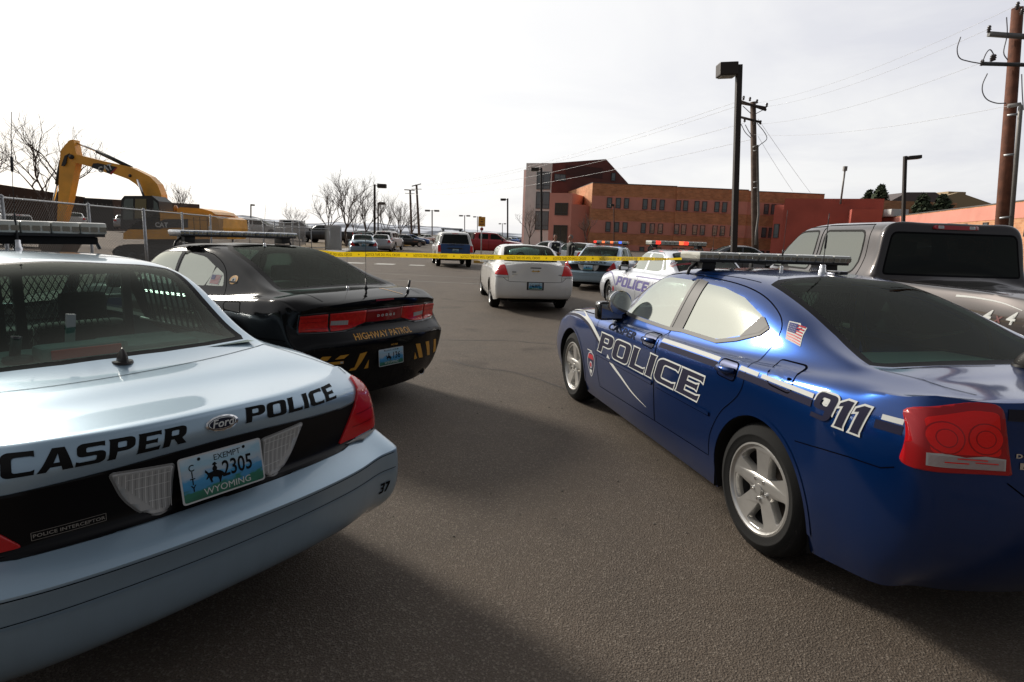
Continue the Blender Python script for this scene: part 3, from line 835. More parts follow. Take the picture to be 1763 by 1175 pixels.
def wheel(parent, x, y, r, kind, side, width=.225, hidden=False):
    """wheel > tyre, rim; side +1 left, -1 right"""
    key = (kind, round(r, 3), width)
    if key not in WHEEL_CACHE:
        rr = {'alloy': .248, 'steel': .225, 'alloy2': .245, 'truck': .235}[kind]
        bm = bmesh.new()
        w = width / 2
        add_lathe(bm, [(rr - .01, -w + .01), (rr + .01, -w), (r - .06, -w - .008), (r - .018, -w + .012), (r - .004, -w + .035), (r, -w + .06),
                       (r, -.042), (r - .008, -.040), (r - .008, -.032), (r, -.030), (r, -.006), (r - .008, -.004), (r - .008, .004), (r, .006), (r, .030), (r - .008, .032), (r - .008, .040), (r, .042),
                       (r, w - .06), (r - .004, w - .035), (r - .018, w - .012), (r - .06, w + .008), (r - .062, w + .0095), (r - .066, w + .0095), (r - .068, w + .008), (rr + .018, w + .002), (rr + .01, w), (rr - .01, w - .01)], n=56)
        bmesh.ops.recalc_face_normals(bm, faces=bm.faces)
        tyre = bpy.data.meshes.new('tyre'); bm.to_mesh(tyre); bm.free(); tyre.materials.append(rubber)
        bm = bmesh.new()
        lip = w - .004
        add_lathe(bm, [(rr + .004, lip - .012), (rr + .004, lip), (rr - .008, lip + .002), (rr - .016, lip - .006), (rr - .03, lip - .03)], n=56, mi=0)
        add_lathe(bm, [(rr - .03, lip - .03), (rr - .04, lip - .09), (rr - .045, -w + .02), (rr, -w)], n=56, mi=1)  # inner barrel coloured dark: shade inside the wheel put into the material
        if kind == 'alloy':
            disc_plate(bm, rr - .018, wheel_holes(5, .088, rr - .032, .13, .37, math.pi / 2), lip - .010, .045, 0, dish=.016)
            add_lathe(bm, [(.0, lip - .006), (.026, lip - .006), (.030, lip - .014), (.032, lip - .03)], n=24, mi=0)
            for k in range(5):
                a = math.pi / 2 + 2 * math.pi * (k + .5) / 5
                add_lathe(bm, [(.0, lip - .004), (.009, lip - .006), (.011, lip - .014), (.011, lip - .035)], c=(.057 * math.cos(a), 0, .057 * math.sin(a)), n=10, mi=2)
        elif kind == 'alloy2' or kind == 'truck':
            n = 5 if kind == 'truck' else 9
            disc_plate(bm, rr - .018, wheel_holes(n, .085, rr - .034, .22 * 5 / n, .40 * 5 / n, math.pi / 2), lip - .012, .04, 0, dish=.02)
            add_lathe(bm, [(.0, lip - .012), (.04, lip - .012), (.045, lip - .03)], n=24, mi=2)
        else:
            hs = [[(.165 * math.cos(c + .02 / .165 * math.cos(t)) + .018 * math.sin(t) * math.cos(c), .165 * math.sin(c + .02 / .165 * math.cos(t)) + .018 * math.sin(t) * math.sin(c)) for t in [2 * math.pi * q / 10 for q in range(10)]] for c in [2 * math.pi * k / 16 for k in range(16)]]
            disc_plate(bm, rr - .016, hs, lip - .022, .03, 1, dish=.0)
            add_lathe(bm, [(.0, lip + .012), (.06, lip + .010), (.085, lip - .002), (.092, lip - .024)], n=32, mi=2)
        add_lathe(bm, [(.0, -.02), (.16, -.02), (.165, -.035)], n=32, mi=3)
        add_lathe(bm, [(.0, -.06), (rr - .04, -.06)], n=32, mi=4)  # dark disc added for the shade behind the spokes
        bmesh.ops.recalc_face_normals(bm, faces=bm.faces)
        rim = bpy.data.meshes.new('rim')
        bm.to_mesh(rim); bm.free()
        for m in (alloy, mat('steel_and_wheel_shade', (.03, .03, .032), .4, .3), chrome, mat('brake_disc', (.05, .04, .035), .5, .6), cavity): rim.materials.append(m)
        rim.set_sharp_from_angle(angle=R(35))
        WHEEL_CACHE[key] = (tyre, rim)
    ty, rm = WHEEL_CACHE[key]
    wl = link('wheel', ty, parent); wl.location = (x, y, r)
    if side < 0: wl.rotation_euler = (0, 0, math.pi)
    link('rim', rm, wl)
    return wl

def arc_arch(x, zc, r, z0=.1, n=26, sq=1.0):
    """wheel-arch outline in the side view"""
    pts = [(x - r, z0)]
    for k in range(n + 1):
        t = math.pi - math.pi * k / n
        pts.append((x + r * math.cos(t), zc + r * sq * math.sin(t)))
    pts.append((x + r, z0))
    return pts

LATER = []
def build_car(root, sp, paint_m, level=3, wheels=None, wb=3.05, arch_r=.375, arch_z=.355, tyre=.357, wkind='alloy', track=.80,
              side_windows=(), rear_window=None, windscreen=None, rear_view='rear', doors=(), lid=None, gl_side=None, gl_rear=None,
              gaps=(), gap_w=.006, inner=True, floor_z=.22, arch_sq=1.0, roof_hide=None, lip=True, fuel=None, seat_z=.0, frit=None):
    """returns (body object, Proj on the uncut shell)"""
    bm = shell(sp, level)
    pr = Proj(bm)
    # wheel arches
    for ax in (0, wb):
        poly = arc_arch(ax, arch_z, arch_r, -.2, sq=arch_sq)
        for s in (1, -1):
            fs = cut(bm, poly, 'side', lambda c, n, s=s: c.y * s > .5 and c.z < 1.15)
            bmesh.ops.delete(bm, geom=fs, context='FACES')
    glassb = []
    for s in (1, -1):
        for w in side_windows:
            fs = cut(bm, w, 'side', lambda c, n, s=s: c.y * s > .35 and n.y * s > .12)
            nb = take(bm, fs); glassb.append(('side_window', nb, gl_side, s, w))
    if windscreen:
        fs = cut(bm, windscreen, 'top', lambda c, n: n.z > .2 and c.z > .9 and c.x > 1.2)
        glassb.append(('windscreen', take(bm, fs), glass_clear, 0, windscreen))
    if rear_window:
        if rear_view == 'top': fs = cut(bm, rear_window, 'top', lambda c, n: n.z > .2 and c.z > .95 and c.x < 1.25)
        else: fs = cut(bm, rear_window, 'rear', lambda c, n: n.x < -.2 and c.z > 1.0 and c.x < 1.2)
        glassb.append(('rear_window', take(bm, fs), gl_rear, 0, rear_window))
    doorb = []
    for s in (1, -1):
        for d in doors:
            fs = cut(bm, d, 'side', lambda c, n, s=s: c.y * s > .35 and n.y * s > .05)
            doorb.append((s, take(bm, fs), d))
    lidb = None
    if lid:
        fs = cut(bm, lid, 'top', lambda c, n: n.z > -.2 and c.z > .72 and c.x < .3)
        lidb = take(bm, [f for f in fs])
    body = skin('body', bm, [paint_m, cavity], root, .03, 1)
    parts = {'body': body}
    for (nm, nb, gm, s, poly) in glassb:
        if nm == 'rear_window' and frit:
            inn = grow_poly(poly, -frit)
            keep = set(cut(nb, inn, rear_view, lambda c, n: True))
            for f in nb.faces: f.material_index = 0 if f in keep else 1
        g = skin(nm, nb, [gm or glass_dark, frit_m], root)
        parts.setdefault(nm, []).append(g)
    parts['door'] = [skin('door', nb, [paint_m, cavity], root, .035, 1) for s, nb, d in doorb]
    for o, (s, nb, d) in zip(parts['door'], doorb): o['_s'] = s
    if lidb: parts['lid'] = skin('boot_lid', lidb, [paint_m, cavity], root, .03, 1)
    # gaps, inner arches, underside
    g = bmesh.new()
    for s in (1, -1):
        for d in list(doors): pr.ribbon(g, 'side', d, gap_w, .0015, s, closed=True)
        for gp in gaps:
            if gp[0] == 'side': pr.ribbon(g, 'side', gp[1], gap_w, .0015, s, closed=len(gp) > 2)
    for gp in gaps:
        if gp[0] != 'side': pr.ribbon(g, gp[0], gp[1], gap_w, .0015, 1, closed=len(gp) > 2)
    if lid: pr.ribbon(g, 'top', lid, gap_w, .0015, 1, closed=True)
    obj('panel_gap', g, seam_m, body)
    u = bmesh.new()
    for ax in (0, wb):
        for s in (1, -1):
            pts = arc_arch(ax, arch_z, arch_r + .004, floor_z - .02, sq=arch_sq)
            a = []
            for (px, pz) in pts:
                p, n = pr.hit('side', px, max(pz, .30), s)
                yo = (abs(p.y) - .004) if p else .88
                a.append((u.verts.new((px, s * yo, pz)), u.verts.new((px, s * .52, pz))))
            for p, q in zip(a, a[1:]): u.faces.new((p[0], p[1], q[1], q[0]))
            u.faces.new([p[1] for p in a])
    x0, x1 = sp['rm'][0][0] + .22, sp['fm'][0][0] - .25
    add_box(u, ((x0 + x1) / 2, 0, floor_z), (x1 - x0, 1.0, .02))
    add_box(u, (wb / 2, 0, floor_z), (wb - 2 * arch_r - .02, 1.62, .021))
    add_box(u, (x0 / 2 - arch_r / 2 + .06, 0, floor_z + .06), (abs(x0) - arch_r - .12, 1.1, .02))
    obj('underside', u, cavity, root)
    if lip:
        for ax in (0, wb):
            for s in (1, -1):
                l = bmesh.new(); pr.ribbon(l, 'side', arc_arch(ax, arch_z, arch_r + .012, .30, sq=arch_sq), .022, .004, s)
                obj('arch_lip', l, paint_m, body)
    for ax in (0, wb):
        for s in (1, -1):
            parts.setdefault('wheel', []).append(wheel(root, ax, s * track, tyre, wkind, s))
    return parts, pr

def seats(root, m=None, zs=.30, xf=1.55, xr=.62, cage=None, dash_x=2.05, wheel_side=1, shelf=None, trim=None, bench=True):
    m = m or interior
    bm = bmesh.new()
    for s in (1, -1):
        add_box(bm, (xf - .05, s * .37, zs + .14), (.52, .50, .16), bevel=.05)
        add_box(bm, (xf - .36, s * .37, zs + .46), (.14, .50, .60), Matrix.Rotation(R(-14), 3, 'Y'), bevel=.05)
        add_box(bm, (xf - .46, s * .37, zs + .86), (.09, .26, .17), Matrix.Rotation(R(-10), 3, 'Y'), bevel=.04)
    obj('seat', bm, m, root, smooth=50)
    if bench:
        bm = bmesh.new()
        add_box(bm, (xr, 0, zs + .12), (.50, 1.30, .18), bevel=.05)
        add_box(bm, (xr - .33, 0, zs + .44), (.14, 1.30, .60), Matrix.Rotation(R(-18), 3, 'Y'), bevel=.05)
        obj('bench_seat', bm, m, root, smooth=50)
    bm = bmesh.new()
    add_box(bm, (dash_x + .22, 0, zs + .48), (.50, 1.42, .26), bevel=.06)
    obj('dashboard', bm, m, root, smooth=50)
    bm = bmesh.new()
    c = Vector((dash_x - .12, wheel_side * .37, zs + .56)); rot = Matrix.Rotation(R(-64), 3, 'Y')
    ring = [c + rot @ Vector((.185 * math.cos(t), .185 * math.sin(t), 0)) for t in [2 * math.pi * k / 28 for k in range(29)]]
    add_tube(bm, ring, .016, 8, cap=False)
    add_tube(bm, [c + rot @ Vector((.18, 0, 0)), c + rot @ Vector((-.18, 0, 0))], .014, 6)
    add_tube(bm, [c, c + rot @ Vector((0, 0, -.25))], .03, 8)
    obj('steering_wheel', bm, blackp, root)
    if shelf:
        bm = bmesh.new()
        x0, x1, z0, z1, w = shelf
        vs = [bm.verts.new(p) for p in ((x0, -w, z0), (x1, -w + .03, z1), (x1, w - .03, z1), (x0, w, z0))]
        bm.faces.new(vs)
        vs2 = [bm.verts.new(p) for p in ((x1, -w + .03, z1), (x1 + .05, -w + .03, z1 - .5), (x1 + .05, w - .03, z1 - .5), (x1, w - .03, z1))]
        bm.faces.new(vs2)
        obj('parcel_shelf', bm, trim or m, root)

def antenna(root, p, h, thick=.0022, base='puck', bend=(0, 0), coil=None, group=None):
    """whip antenna part"""
    bm = bmesh.new(); p = Vector(p)
    if base == 'puck':
        add_lathe(bm, [(0, .055), (.016, .055), (.019, .05), (.019, .030), (.022, .028), (.022, .012), (.026, .008), (.026, -.01)], 'z', p, 20, mi=1)
        z0 = .055
    elif base == 'ball':
        add_lathe(bm, [(0, .03), (.012, .026), (.017, .014), (.014, .004), (.018, -.006)], 'z', p, 16, mi=1); z0 = .028
    else:
        add_lathe(bm, [(0, .13), (.006, .13), (.0075, .06), (.018, .045), (.018, .03), (.008, .02), (.012, -.01)], 'z', p, 14, mi=0); z0 = .12
    pts = [p + Vector((bend[0] * t * t, bend[1] * t * t, z0 + (h - z0) * t)) for t in [k / 8 for k in range(9)]]
    add_tube(bm, pts, [thick] * 9, 6, mi=0)
    if coil:
        a, b, rr = coil
        q = lambda t: p + Vector((bend[0] * t * t, bend[1] * t * t, z0 + (h - z0) * t))
        add_tube(bm, [q(a), q(a + (b - a) * .12), q(a + (b - a) * .88), q(b)], [thick, rr, rr, thick], 8, mi=0)
    return obj('antenna', bm, [blackp, chrome], root)

def light_bar(root, x, z, half, style='clear', lit=False, feet=.05, depth=.30, t=.075):
    """light bar across the roof: base tray, lens modules, feet"""
    b = bmesh.new()
    add_box(b, (x, 0, z - .010), (depth * .92, half * 2 - .02, .022), bevel=.006)
    for s in (1, -1):
        add_box(b, (x, s * (half - .12), z - .012 - feet / 2 - .01), (.16, .11, feet + .02), Matrix.Rotation(R(s * 6), 3, 'X'), bevel=.006)
        add_tube(b, [(x, s * (half - .08), z - .03), (x, s * (half - .015), z - .03 - feet * .9), (x, s * (half + .005), z - feet - .075)], .012, 6)
    bar = obj('light_bar', b, blackp, root, smooth=40)
    n = (12 if lit else 8) if style != 'strip' else 10
    m1 = {'clear': mat('bar_lens_clear', (.50, .50, .44), .14, .25, coat=1.0), 'strip': mat('bar_lens_led', (.38, .41, .45), .15, .45, coat=1.0, vary=(60, .5))}[style]
    for k in range(n):
        y0 = -half + 2 * half * k / n; y1 = -half + 2 * half * (k + 1) / n
        l = bmesh.new()
        add_box(l, (x, (y0 + y1) / 2, z + t / 2 - .004), (depth, (y1 - y0) - .003, t), bevel=.014)
        mm = m1
        if lit and k in lit:
            mm = mat('lamp_' + lit[k], {'red': (.7, .05, .03), 'blue': (.1, .2, .8), 'amber': (.8, .4, .1)}[lit[k]], .2,
                     emit={'red': (1, .05, .03, 1.3), 'blue': (.06, .16, 1, 1.4), 'amber': (1, .14, .05, 1.3)}[lit[k]])
        o = obj('lens', l, mm, bar, smooth=40)
        # reflectors and seams inside
        if not (lit and k in lit):
            q = bmesh.new()
            for sx in (1, -1):
                for r_ in range(3):
                    yy = y0 + (y1 - y0) * (r_ + .5) / 3
                    add_box(q, (x + sx * (depth / 2 + .0005), yy, z + t * .36), (.003, (y1 - y0) / 3 - .012, t * .42), mi=0)
            merge_into(o, q, mat('bar_reflector', (.30, .30, .27), .12, .8))
    return bar
def merge_into(o, bm, m):
    """append geometry to an existing object's mesh under an extra material"""
    b = bmesh.new(); b.from_mesh(o.data)
    o.data.materials.append(m); i = len(o.data.materials) - 1
    merge_bm(b, bm, i)
    b.to_mesh(o.data); b.free()

def mirror_part(root, x, y, z, m, s=1, size=(.10, .23, .15)):
    bm = bmesh.new()
    add_box(bm, (x, s * (y + size[1] / 2), z), size, bevel=.04)
    add_box(bm, (x + .02, s * (y - .02), z - .05), (.06, .12, .04), bevel=.01)
    o = obj('mirror', bm, m, root, smooth=60)
    q = bmesh.new(); add_box(q, (x - size[0] / 2 - .002, s * (y + size[1] / 2), z), (.004, size[1] - .05, size[2] - .045), bevel=.0015)
    obj('mirror_glass', q, mat('mirror_glass', (.6, .62, .64), .02, 1.0), o)
    return o

def plate(root, p, size, tilt, lines, frame=True, yaw=0.0, name='licence_plate'):
    """a western plate: painted sky, butte and grass bands, dark letters. p = centre, faces -x"""
    M = Matrix.Translation(p) @ Matrix.Rotation(yaw, 4, 'Z') @ Matrix.Rotation(tilt, 4, 'Y') @ Matrix(((0, 0, -1, 0), (-1, 0, 0, 0), (0, 1, 0, 0), (0, 0, 0, 1)))
    w, h = size
    bm = bmesh.new()
    fb = flat_bm([_rr(-w / 2, -h / 2, w / 2, h / 2, .012)])
    ex = bmesh.ops.extrude_face_region(fb, geom=fb.faces[:])
    bmesh.ops.translate(fb, vec=(0, 0, -.003), verts=[v for v in ex['geom'] if isinstance(v, bmesh.types.BMVert)])
    merge_bm(bm, fb, 0)
    merge_bm(bm, flat_bm([_rr(-w / 2 + .006, -h / 2 + .006, w / 2 - .006, h / 2 - .006, .009)]), 1, Matrix.Translation((0, 0, .0006)))
    bmesh.ops.transform(bm, matrix=M, verts=bm.verts)
    pm = MATS.get('plate_face')
    if not pm:
        pm = mat('plate_face', (.3, .5, .7), .35)
        nt = pm.node_tree; b = nt.nodes['Principled BSDF']
    o = obj(name, bm, [mat('plate_border', (.55, .57, .58), .35, .3), PLATE_FACE(w, h)], root)
    q = bmesh.new()
    for (txt, u, v, s, sx, mi, vert) in lines:
        if vert:
            for i, ch in enumerate(txt):
                merge_bm(q, text_bm(ch, s, sx, bold=.0004), mi, M @ Matrix.Translation((u * w, v * h - i * s * .74, .0014)))
        else:
            merge_bm(q, text_bm(txt, s, sx, bold=0 if s < .04 else .0012), mi, M @ Matrix.Translation((u * w, v * h, .0014)))
    # bucking horse and rider
    if frame:
        horse = [(p_ / 1000, q_ / 1000) for p_, q_ in ((-2,38),(4,41),(9,38),(8,35),(13,34),(10,31),(6,30),(9,25),(11,19),(8,13),(13,11),(20,8),(27,3),(33,-5),(35,-15),(29,-17),(25,-11),(21,-20),(17,-31),(12,-33),(14,-24),(10,-12),(2,-9),(-6,-7),(-10,-14),(-8,-23),(-14,-25),(-17,-14),(-20,-5),(-27,-11),(-30,-8),(-23,1),(-25,8),(-31,15),(-29,23),(-24,17),(-19,10),(-8,11),(-3,12),(-6,19),(-3,26),(1,30),(-5,33))]
        merge_bm(q, flat_bm([horse[::-1]]), 0, M @ Matrix.Translation((frame if not isinstance(frame, bool) else -.045, -.004, .0013)) @ Matrix.Scale(h / .152, 4))
        for uu in (-.27, .27):
            merge_bm(q, flat_bm([[(.006 * math.cos(t), .006 * math.sin(t)) for t in [k * math.pi / 6 for k in range(12)]]]), 0, M @ Matrix.Translation((uu * w, h * .40, .0015)))
    obj('lettering', q, [blackdecal, white_paint_m, mat('plate_badge', (.28, .10, .06), .5)], o)
    return o
_pf = {}
def PLATE_FACE(w, h):
    """enamel picture on a plate: cloudy sky over a blue butte over green grass (a printed picture, flat in the place)"""
    if 'p' in _pf: return _pf['p']
    m = bpy.data.materials.new('plate_print'); m.use_nodes = True; nt = m.node_tree; b = nt.nodes['Principled BSDF']
    b.inputs['Roughness'].default_value = .35
    uv = nt.nodes.new('ShaderNodeTexCoord'); s = nt.nodes.new('ShaderNodeSeparateXYZ'); nt.links.new(uv.outputs['Generated'], s.inputs[0])
    n = nt.nodes.new('ShaderNodeTexNoise'); n.inputs['Scale'].default_value = 5; n.inputs['Detail'].default_value = 5
    nt.links.new(uv.outputs['Generated'], n.inputs[0])
    a = nt.nodes.new('ShaderNodeMath'); a.operation = 'MULTIPLY_ADD'; a.inputs[1].default_value = .42; a.inputs[2].default_value = -.21
    nt.links.new(n.outputs['Fac'], a.inputs[0])
    c = nt.nodes.new('ShaderNodeMath'); c.operation = 'ADD'; nt.links.new(s.outputs['Z'], c.inputs[0]); nt.links.new(a.outputs[0], c.inputs[1])
    r = nt.nodes.new('ShaderNodeValToRGB'); e = r.color_ramp.elements
    e[0].position = 0; e[0].color = (.015, .10, .06, 1); e[1].position = 1; e[1].color = (.50, .60, .66, 1)
    for p, col in ((.22, (.02, .16, .10, 1)), (.27, (.04, .22, .42, 1)), (.48, (.05, .28, .52, 1)), (.60, (.38, .46, .52, 1)), (.80, (.30, .50, .62, 1))):
        q = e.new(p); q.color = col
    nt.links.new(c.outputs[0], r.inputs[0]); nt.links.new(r.outputs[0], b.inputs['Base Color'])
    _pf['p'] = m
    return m
# ------------------------------------------------------------------ asphalt
def asphalt():
    m = bpy.data.materials.new('asphalt'); m.use_nodes = True; nt = m.node_tree; b = nt.nodes['Principled BSDF']
    N = lambda t, **k: [setattr(n, a, v) for n in [nt.nodes.new(t)] for a, v in k.items()] and nt.nodes[-1] if k else nt.nodes.new(t)
    tc = nt.nodes.new('ShaderNodeTexCoord')
    def noise(sc, det=5, rough=.6):
        n = nt.nodes.new('ShaderNodeTexNoise'); n.inputs['Scale'].default_value = sc; n.inputs['Detail'].default_value = det; n.inputs['Roughness'].default_value = rough
        nt.links.new(tc.outputs['Object'], n.inputs[0]); return n
    big = noise(.35, 6); mid = noise(2.5, 6); fine = noise(140, 4, .7)
    vo = nt.nodes.new('ShaderNodeTexVoronoi'); vo.inputs['Scale'].default_value = 120; nt.links.new(tc.outputs['Object'], vo.inputs['Vector'])
    r1 = nt.nodes.new('ShaderNodeValToRGB'); e = r1.color_ramp.elements
    e[0].position = .30; e[0].color = (.034, .0265, .0205, 1); e[1].position = .72; e[1].color = (.172, .136, .106, 1)
    nt.links.new(fine.outputs['Fac'], r1.inputs[0])
    r2 = nt.nodes.new('ShaderNodeValToRGB'); e = r2.color_ramp.elements
    e[0].position = .35; e[0].color = (.80, .80, .80, 1); e[1].position = .68; e[1].color = (1.18, 1.15, 1.10, 1)
    mxn = nt.nodes.new('ShaderNodeMath'); mxn.operation = 'MULTIPLY_ADD'; mxn.inputs[1].default_value = .6
    nt.links.new(big.outputs['Fac'], mxn.inputs[0])
    m3 = nt.nodes.new('ShaderNodeMath'); m3.operation = 'MULTIPLY'; m3.inputs[1].default_value = .4; nt.links.new(mid.outputs['Fac'], m3.inputs[0]); nt.links.new(m3.outputs[0], mxn.inputs[2])
    nt.links.new(mxn.outputs[0], r2.inputs[0])
    mu = nt.nodes.new('ShaderNodeMix'); mu.data_type = 'RGBA'; mu.blend_type = 'MULTIPLY'; mu.inputs[0].default_value = 1
    nt.links.new(r1.outputs[0], mu.inputs[6]); nt.links.new(r2.outputs[0], mu.inputs[7])
    # pale stones
    r3 = nt.nodes.new('ShaderNodeValToRGB'); e = r3.color_ramp.elements
    e[0].position = .82; e[0].color = (0, 0, 0, 1); e[1].position = .9; e[1].color = (1, 1, 1, 1)
    sp = nt.nodes.new('ShaderNodeSeparateXYZ'); nt.links.new(vo.outputs['Color'], sp.inputs[0]); nt.links.new(sp.outputs[0], r3.inputs[0])
    mx = nt.nodes.new('ShaderNodeMix'); mx.data_type = 'RGBA'; mx.inputs[7].default_value = (.22, .185, .15, 1)
    sc_ = nt.nodes.new('ShaderNodeMath'); sc_.operation = 'MULTIPLY'; sc_.inputs[1].default_value = .55; nt.links.new(r3.outputs[0], sc_.inputs[0])
    nt.links.new(sc_.outputs[0], mx.inputs[0]); nt.links.new(mu.outputs[2], mx.inputs[6])
    st = noise(.9, 3, .5); r4 = nt.nodes.new('ShaderNodeValToRGB'); e = r4.color_ramp.elements
    e[0].position = .60; e[0].color = (1, 1, 1, 1); e[1].position = .72; e[1].color = (.58, .57, .56, 1)
    nt.links.new(st.outputs['Fac'], r4.inputs[0])
    m5 = nt.nodes.new('ShaderNodeMix'); m5.data_type = 'RGBA'; m5.blend_type = 'MULTIPLY'; m5.inputs[0].default_value = 1
    nt.links.new(mx.outputs[2], m5.inputs[6]); nt.links.new(r4.outputs[0], m5.inputs[7])
    nt.links.new(m5.outputs[2], b.inputs['Base Color'])
    b.inputs['Roughness'].default_value = .78; b.inputs['Specular IOR Level'].default_value = .35
    bp = nt.nodes.new('ShaderNodeBump'); bp.inputs['Strength'].default_value = .65; bp.inputs['Distance'].default_value = .008
    ad = nt.nodes.new('ShaderNodeMath'); ad.operation = 'ADD'; nt.links.new(fine.outputs['Fac'], ad.inputs[0]); nt.links.new(vo.outputs['Distance'], ad.inputs[1])
    nt.links.new(ad.outputs[0], bp.inputs['Height']); nt.links.new(bp.outputs[0], b.inputs['Normal'])
    return m
asphalt_m = asphalt()
# ------------------------------------------------------------------ ground near the camera (the rest of the terrain follows further down)
def mirror_y(p): return [(x, -y) for x, y in p]
def sym(half):
    """close a half outline given as (x, y>=0) from the front centre round to the rear centre"""
    return half + [(x, -y) for x, y in reversed(half) if abs(y) > 1e-6]
def circ2(cx, cy, r, n=20, sx=1.0): return [(cx + r * sx * math.cos(2 * math.pi * k / n), cy + r * math.sin(2 * math.pi * k / n)) for k in range(n)]
def at_pose(label, name, cat, pose, group=None):
    x, y, a = pose
    r = empty(name, (x, y, 0), a + math.pi / 2)
    return tag(r, label, cat, group)
glass_mirror = glass('glass_mirror_film', (.30, .34, .29), .50, .05, film=.0, sky_sheen_col=(.42, .43, .36))
glass_rear_dark = glass('glass_rear_tinted', (.46, .68, .62), .015, mx_=.15)

def letters(bm, pr, view, word, u0, v0, h, sx, shear, sgn=1, off=.0022, grow=0, mi=0, dirn=1, grid=.06, slope=0.0, gap=.07):
    """lay a block word on the shell; u runs in direction dirn from u0"""
    pcs, w = word_loops(word, h, sx, shear, gap, grow)
    for lp in pcs:
        fb = flat_bm([[(u0 + dirn * p[0], v0 + p[1] + slope * p[0]) for p in l] for l in lp], grid)
        pr.lay(fb, view, off, sgn)
        merge_bm(bm, fb, mi)
def small_text(bm, pr, view, txt, u, v, size, sx=1.0, shear=0, bold=0, sgn=1, dirn=1, off=.0022, mi=0, space=1.0, grid=None, rot=0.0):
    fb = text_bm(txt, size, sx, shear, bold, space)
    if grid: grid_cut(fb, grid)
    c, s = math.cos(rot), math.sin(rot)
    for q in fb.verts:
        x, y = q.co.x, q.co.y
        q.co.x, q.co.y = u + dirn * (c * x - s * y), v + s * x + c * y
    pr.lay(fb, view, off, sgn); merge_bm(bm, fb, mi)
def patch(bm, pr, view, loops, off=.002, sgn=1, mi=0, grid=.05):
    fb = flat_bm(loops if isinstance(loops[0][0], (list, tuple)) else [loops], grid)
    pr.lay(fb, view, off, sgn); merge_bm(bm, fb, mi)
def flag(bm, pr, view, u, v, w, h, dirn, sgn, off=.002, m0=0):
    """stars and stripes sticker; materials m0 red, m0+1 white, m0+2 blue"""
    patch(bm, pr, view, [[(u - dirn * .01, v - .01), (u + dirn * (w + .01), v - .01), (u + dirn * (w + .01), v + h + .01), (u - dirn * .01, v + h + .01)]], off - .0008, sgn, m0 + 1)
    for k in range(7):
        y0 = v + h * (2 * k) / 13; y1 = v + h * (2 * k + 1) / 13
        patch(bm, pr, view, [[(u, y0), (u + dirn * w, y0), (u + dirn * w, y1), (u, y1)]], off, sgn, m0)
    patch(bm, pr, view, [[(u, v + h * 6 / 13), (u + dirn * w * .45, v + h * 6 / 13), (u + dirn * w * .45, v + h), (u, v + h)]], off + .0008, sgn, m0 + 2)
    for r in range(4):
        for c in range(5):
            patch(bm, pr, view, [circ2(u + dirn * w * (.05 + .085 * c), v + h * (.53 + .115 * r), h * .02, 5)], off + .0016, sgn, m0 + 1)
flag_red = mat('flag_red', (.42, .02, .035), .4); flag_blue = mat('flag_blue', (.025, .03, .15), .4)

# ================================================================== blue police sedan, right foreground
blue = paint('paint_blue', (.002, .033, .160), .74, .30, .14, 1.0, .1, (.05, .11))
rt = at_pose('dark blue police sedan with outlined POLICE door lettering and 911 on its rear wing', 'police_car', 'police car', (2.2274, 3.2149, .237))
FW = rounded([(2.10, 1.05), (1.93, 1.225), (1.81, 1.355), (1.64, 1.386), (1.225, 1.39), (1.262, 1.045)], [.02, .0, .05, .05, .02, .02])
RW = rounded([(1.07, 1.382), (1.09, 1.06), (.65, 1.062), (.31, 1.165), (.275, 1.205), (.36, 1.25), (.607, 1.333), (.85, 1.372)], [.02, .02, .06, .03, .03, .05, .0, .0])
FD = [(2.425, .962), (2.37, .80), (2.35, .635), (2.30, .45), (2.257, .345), (1.18, .365), (1.19, .50), (1.21, .666), (1.232, .85), (1.249, .974), (1.228, 1.04), (1.185, 1.425), (1.50, 1.426), (1.70, 1.40), (1.84, 1.36), (1.99, 1.24), (2.20, 1.035), (2.33, .985)]
RD = [(1.174, .366)] + spline([(.455, .375), (.45, .50), (.40, .615), (.34, .70), (.265, .765), (.20, .83), (.165, .90), (.172, .98), (.178, 1.04), (.165, 1.10), (.158, 1.16), (.180, 1.22), (.26, 1.278), (.43, 1.345), (.62, 1.388), (.85, 1.412), (1.179, 1.425)], 4) + [(1.222, 1.04), (1.243, .974), (1.226, .85), (1.204, .666), (1.184, .50)]
RG = sym([(.70, 0), (.665, .26), (.61, .44), (.545, .54), (.38, .555), (.20, .572), (-.09, .60), (-.30, .645), (-.37, .655), (-.40, .55), (-.415, .30), (-.42, 0)])
WS = sym([(2.62, 0), (2.60, .35), (2.52, .56), (2.40, .60), (2.10, .575), (1.86, .545), (1.76, .52), (1.74, .35), (1.73, 0)])
LID = sym([(-.45, 0), (-.445, .35), (-.425, .56), (-.44, .625), (-.60, .605), (-.80, .60), (-1.2, .585), (-1.2, 0)])
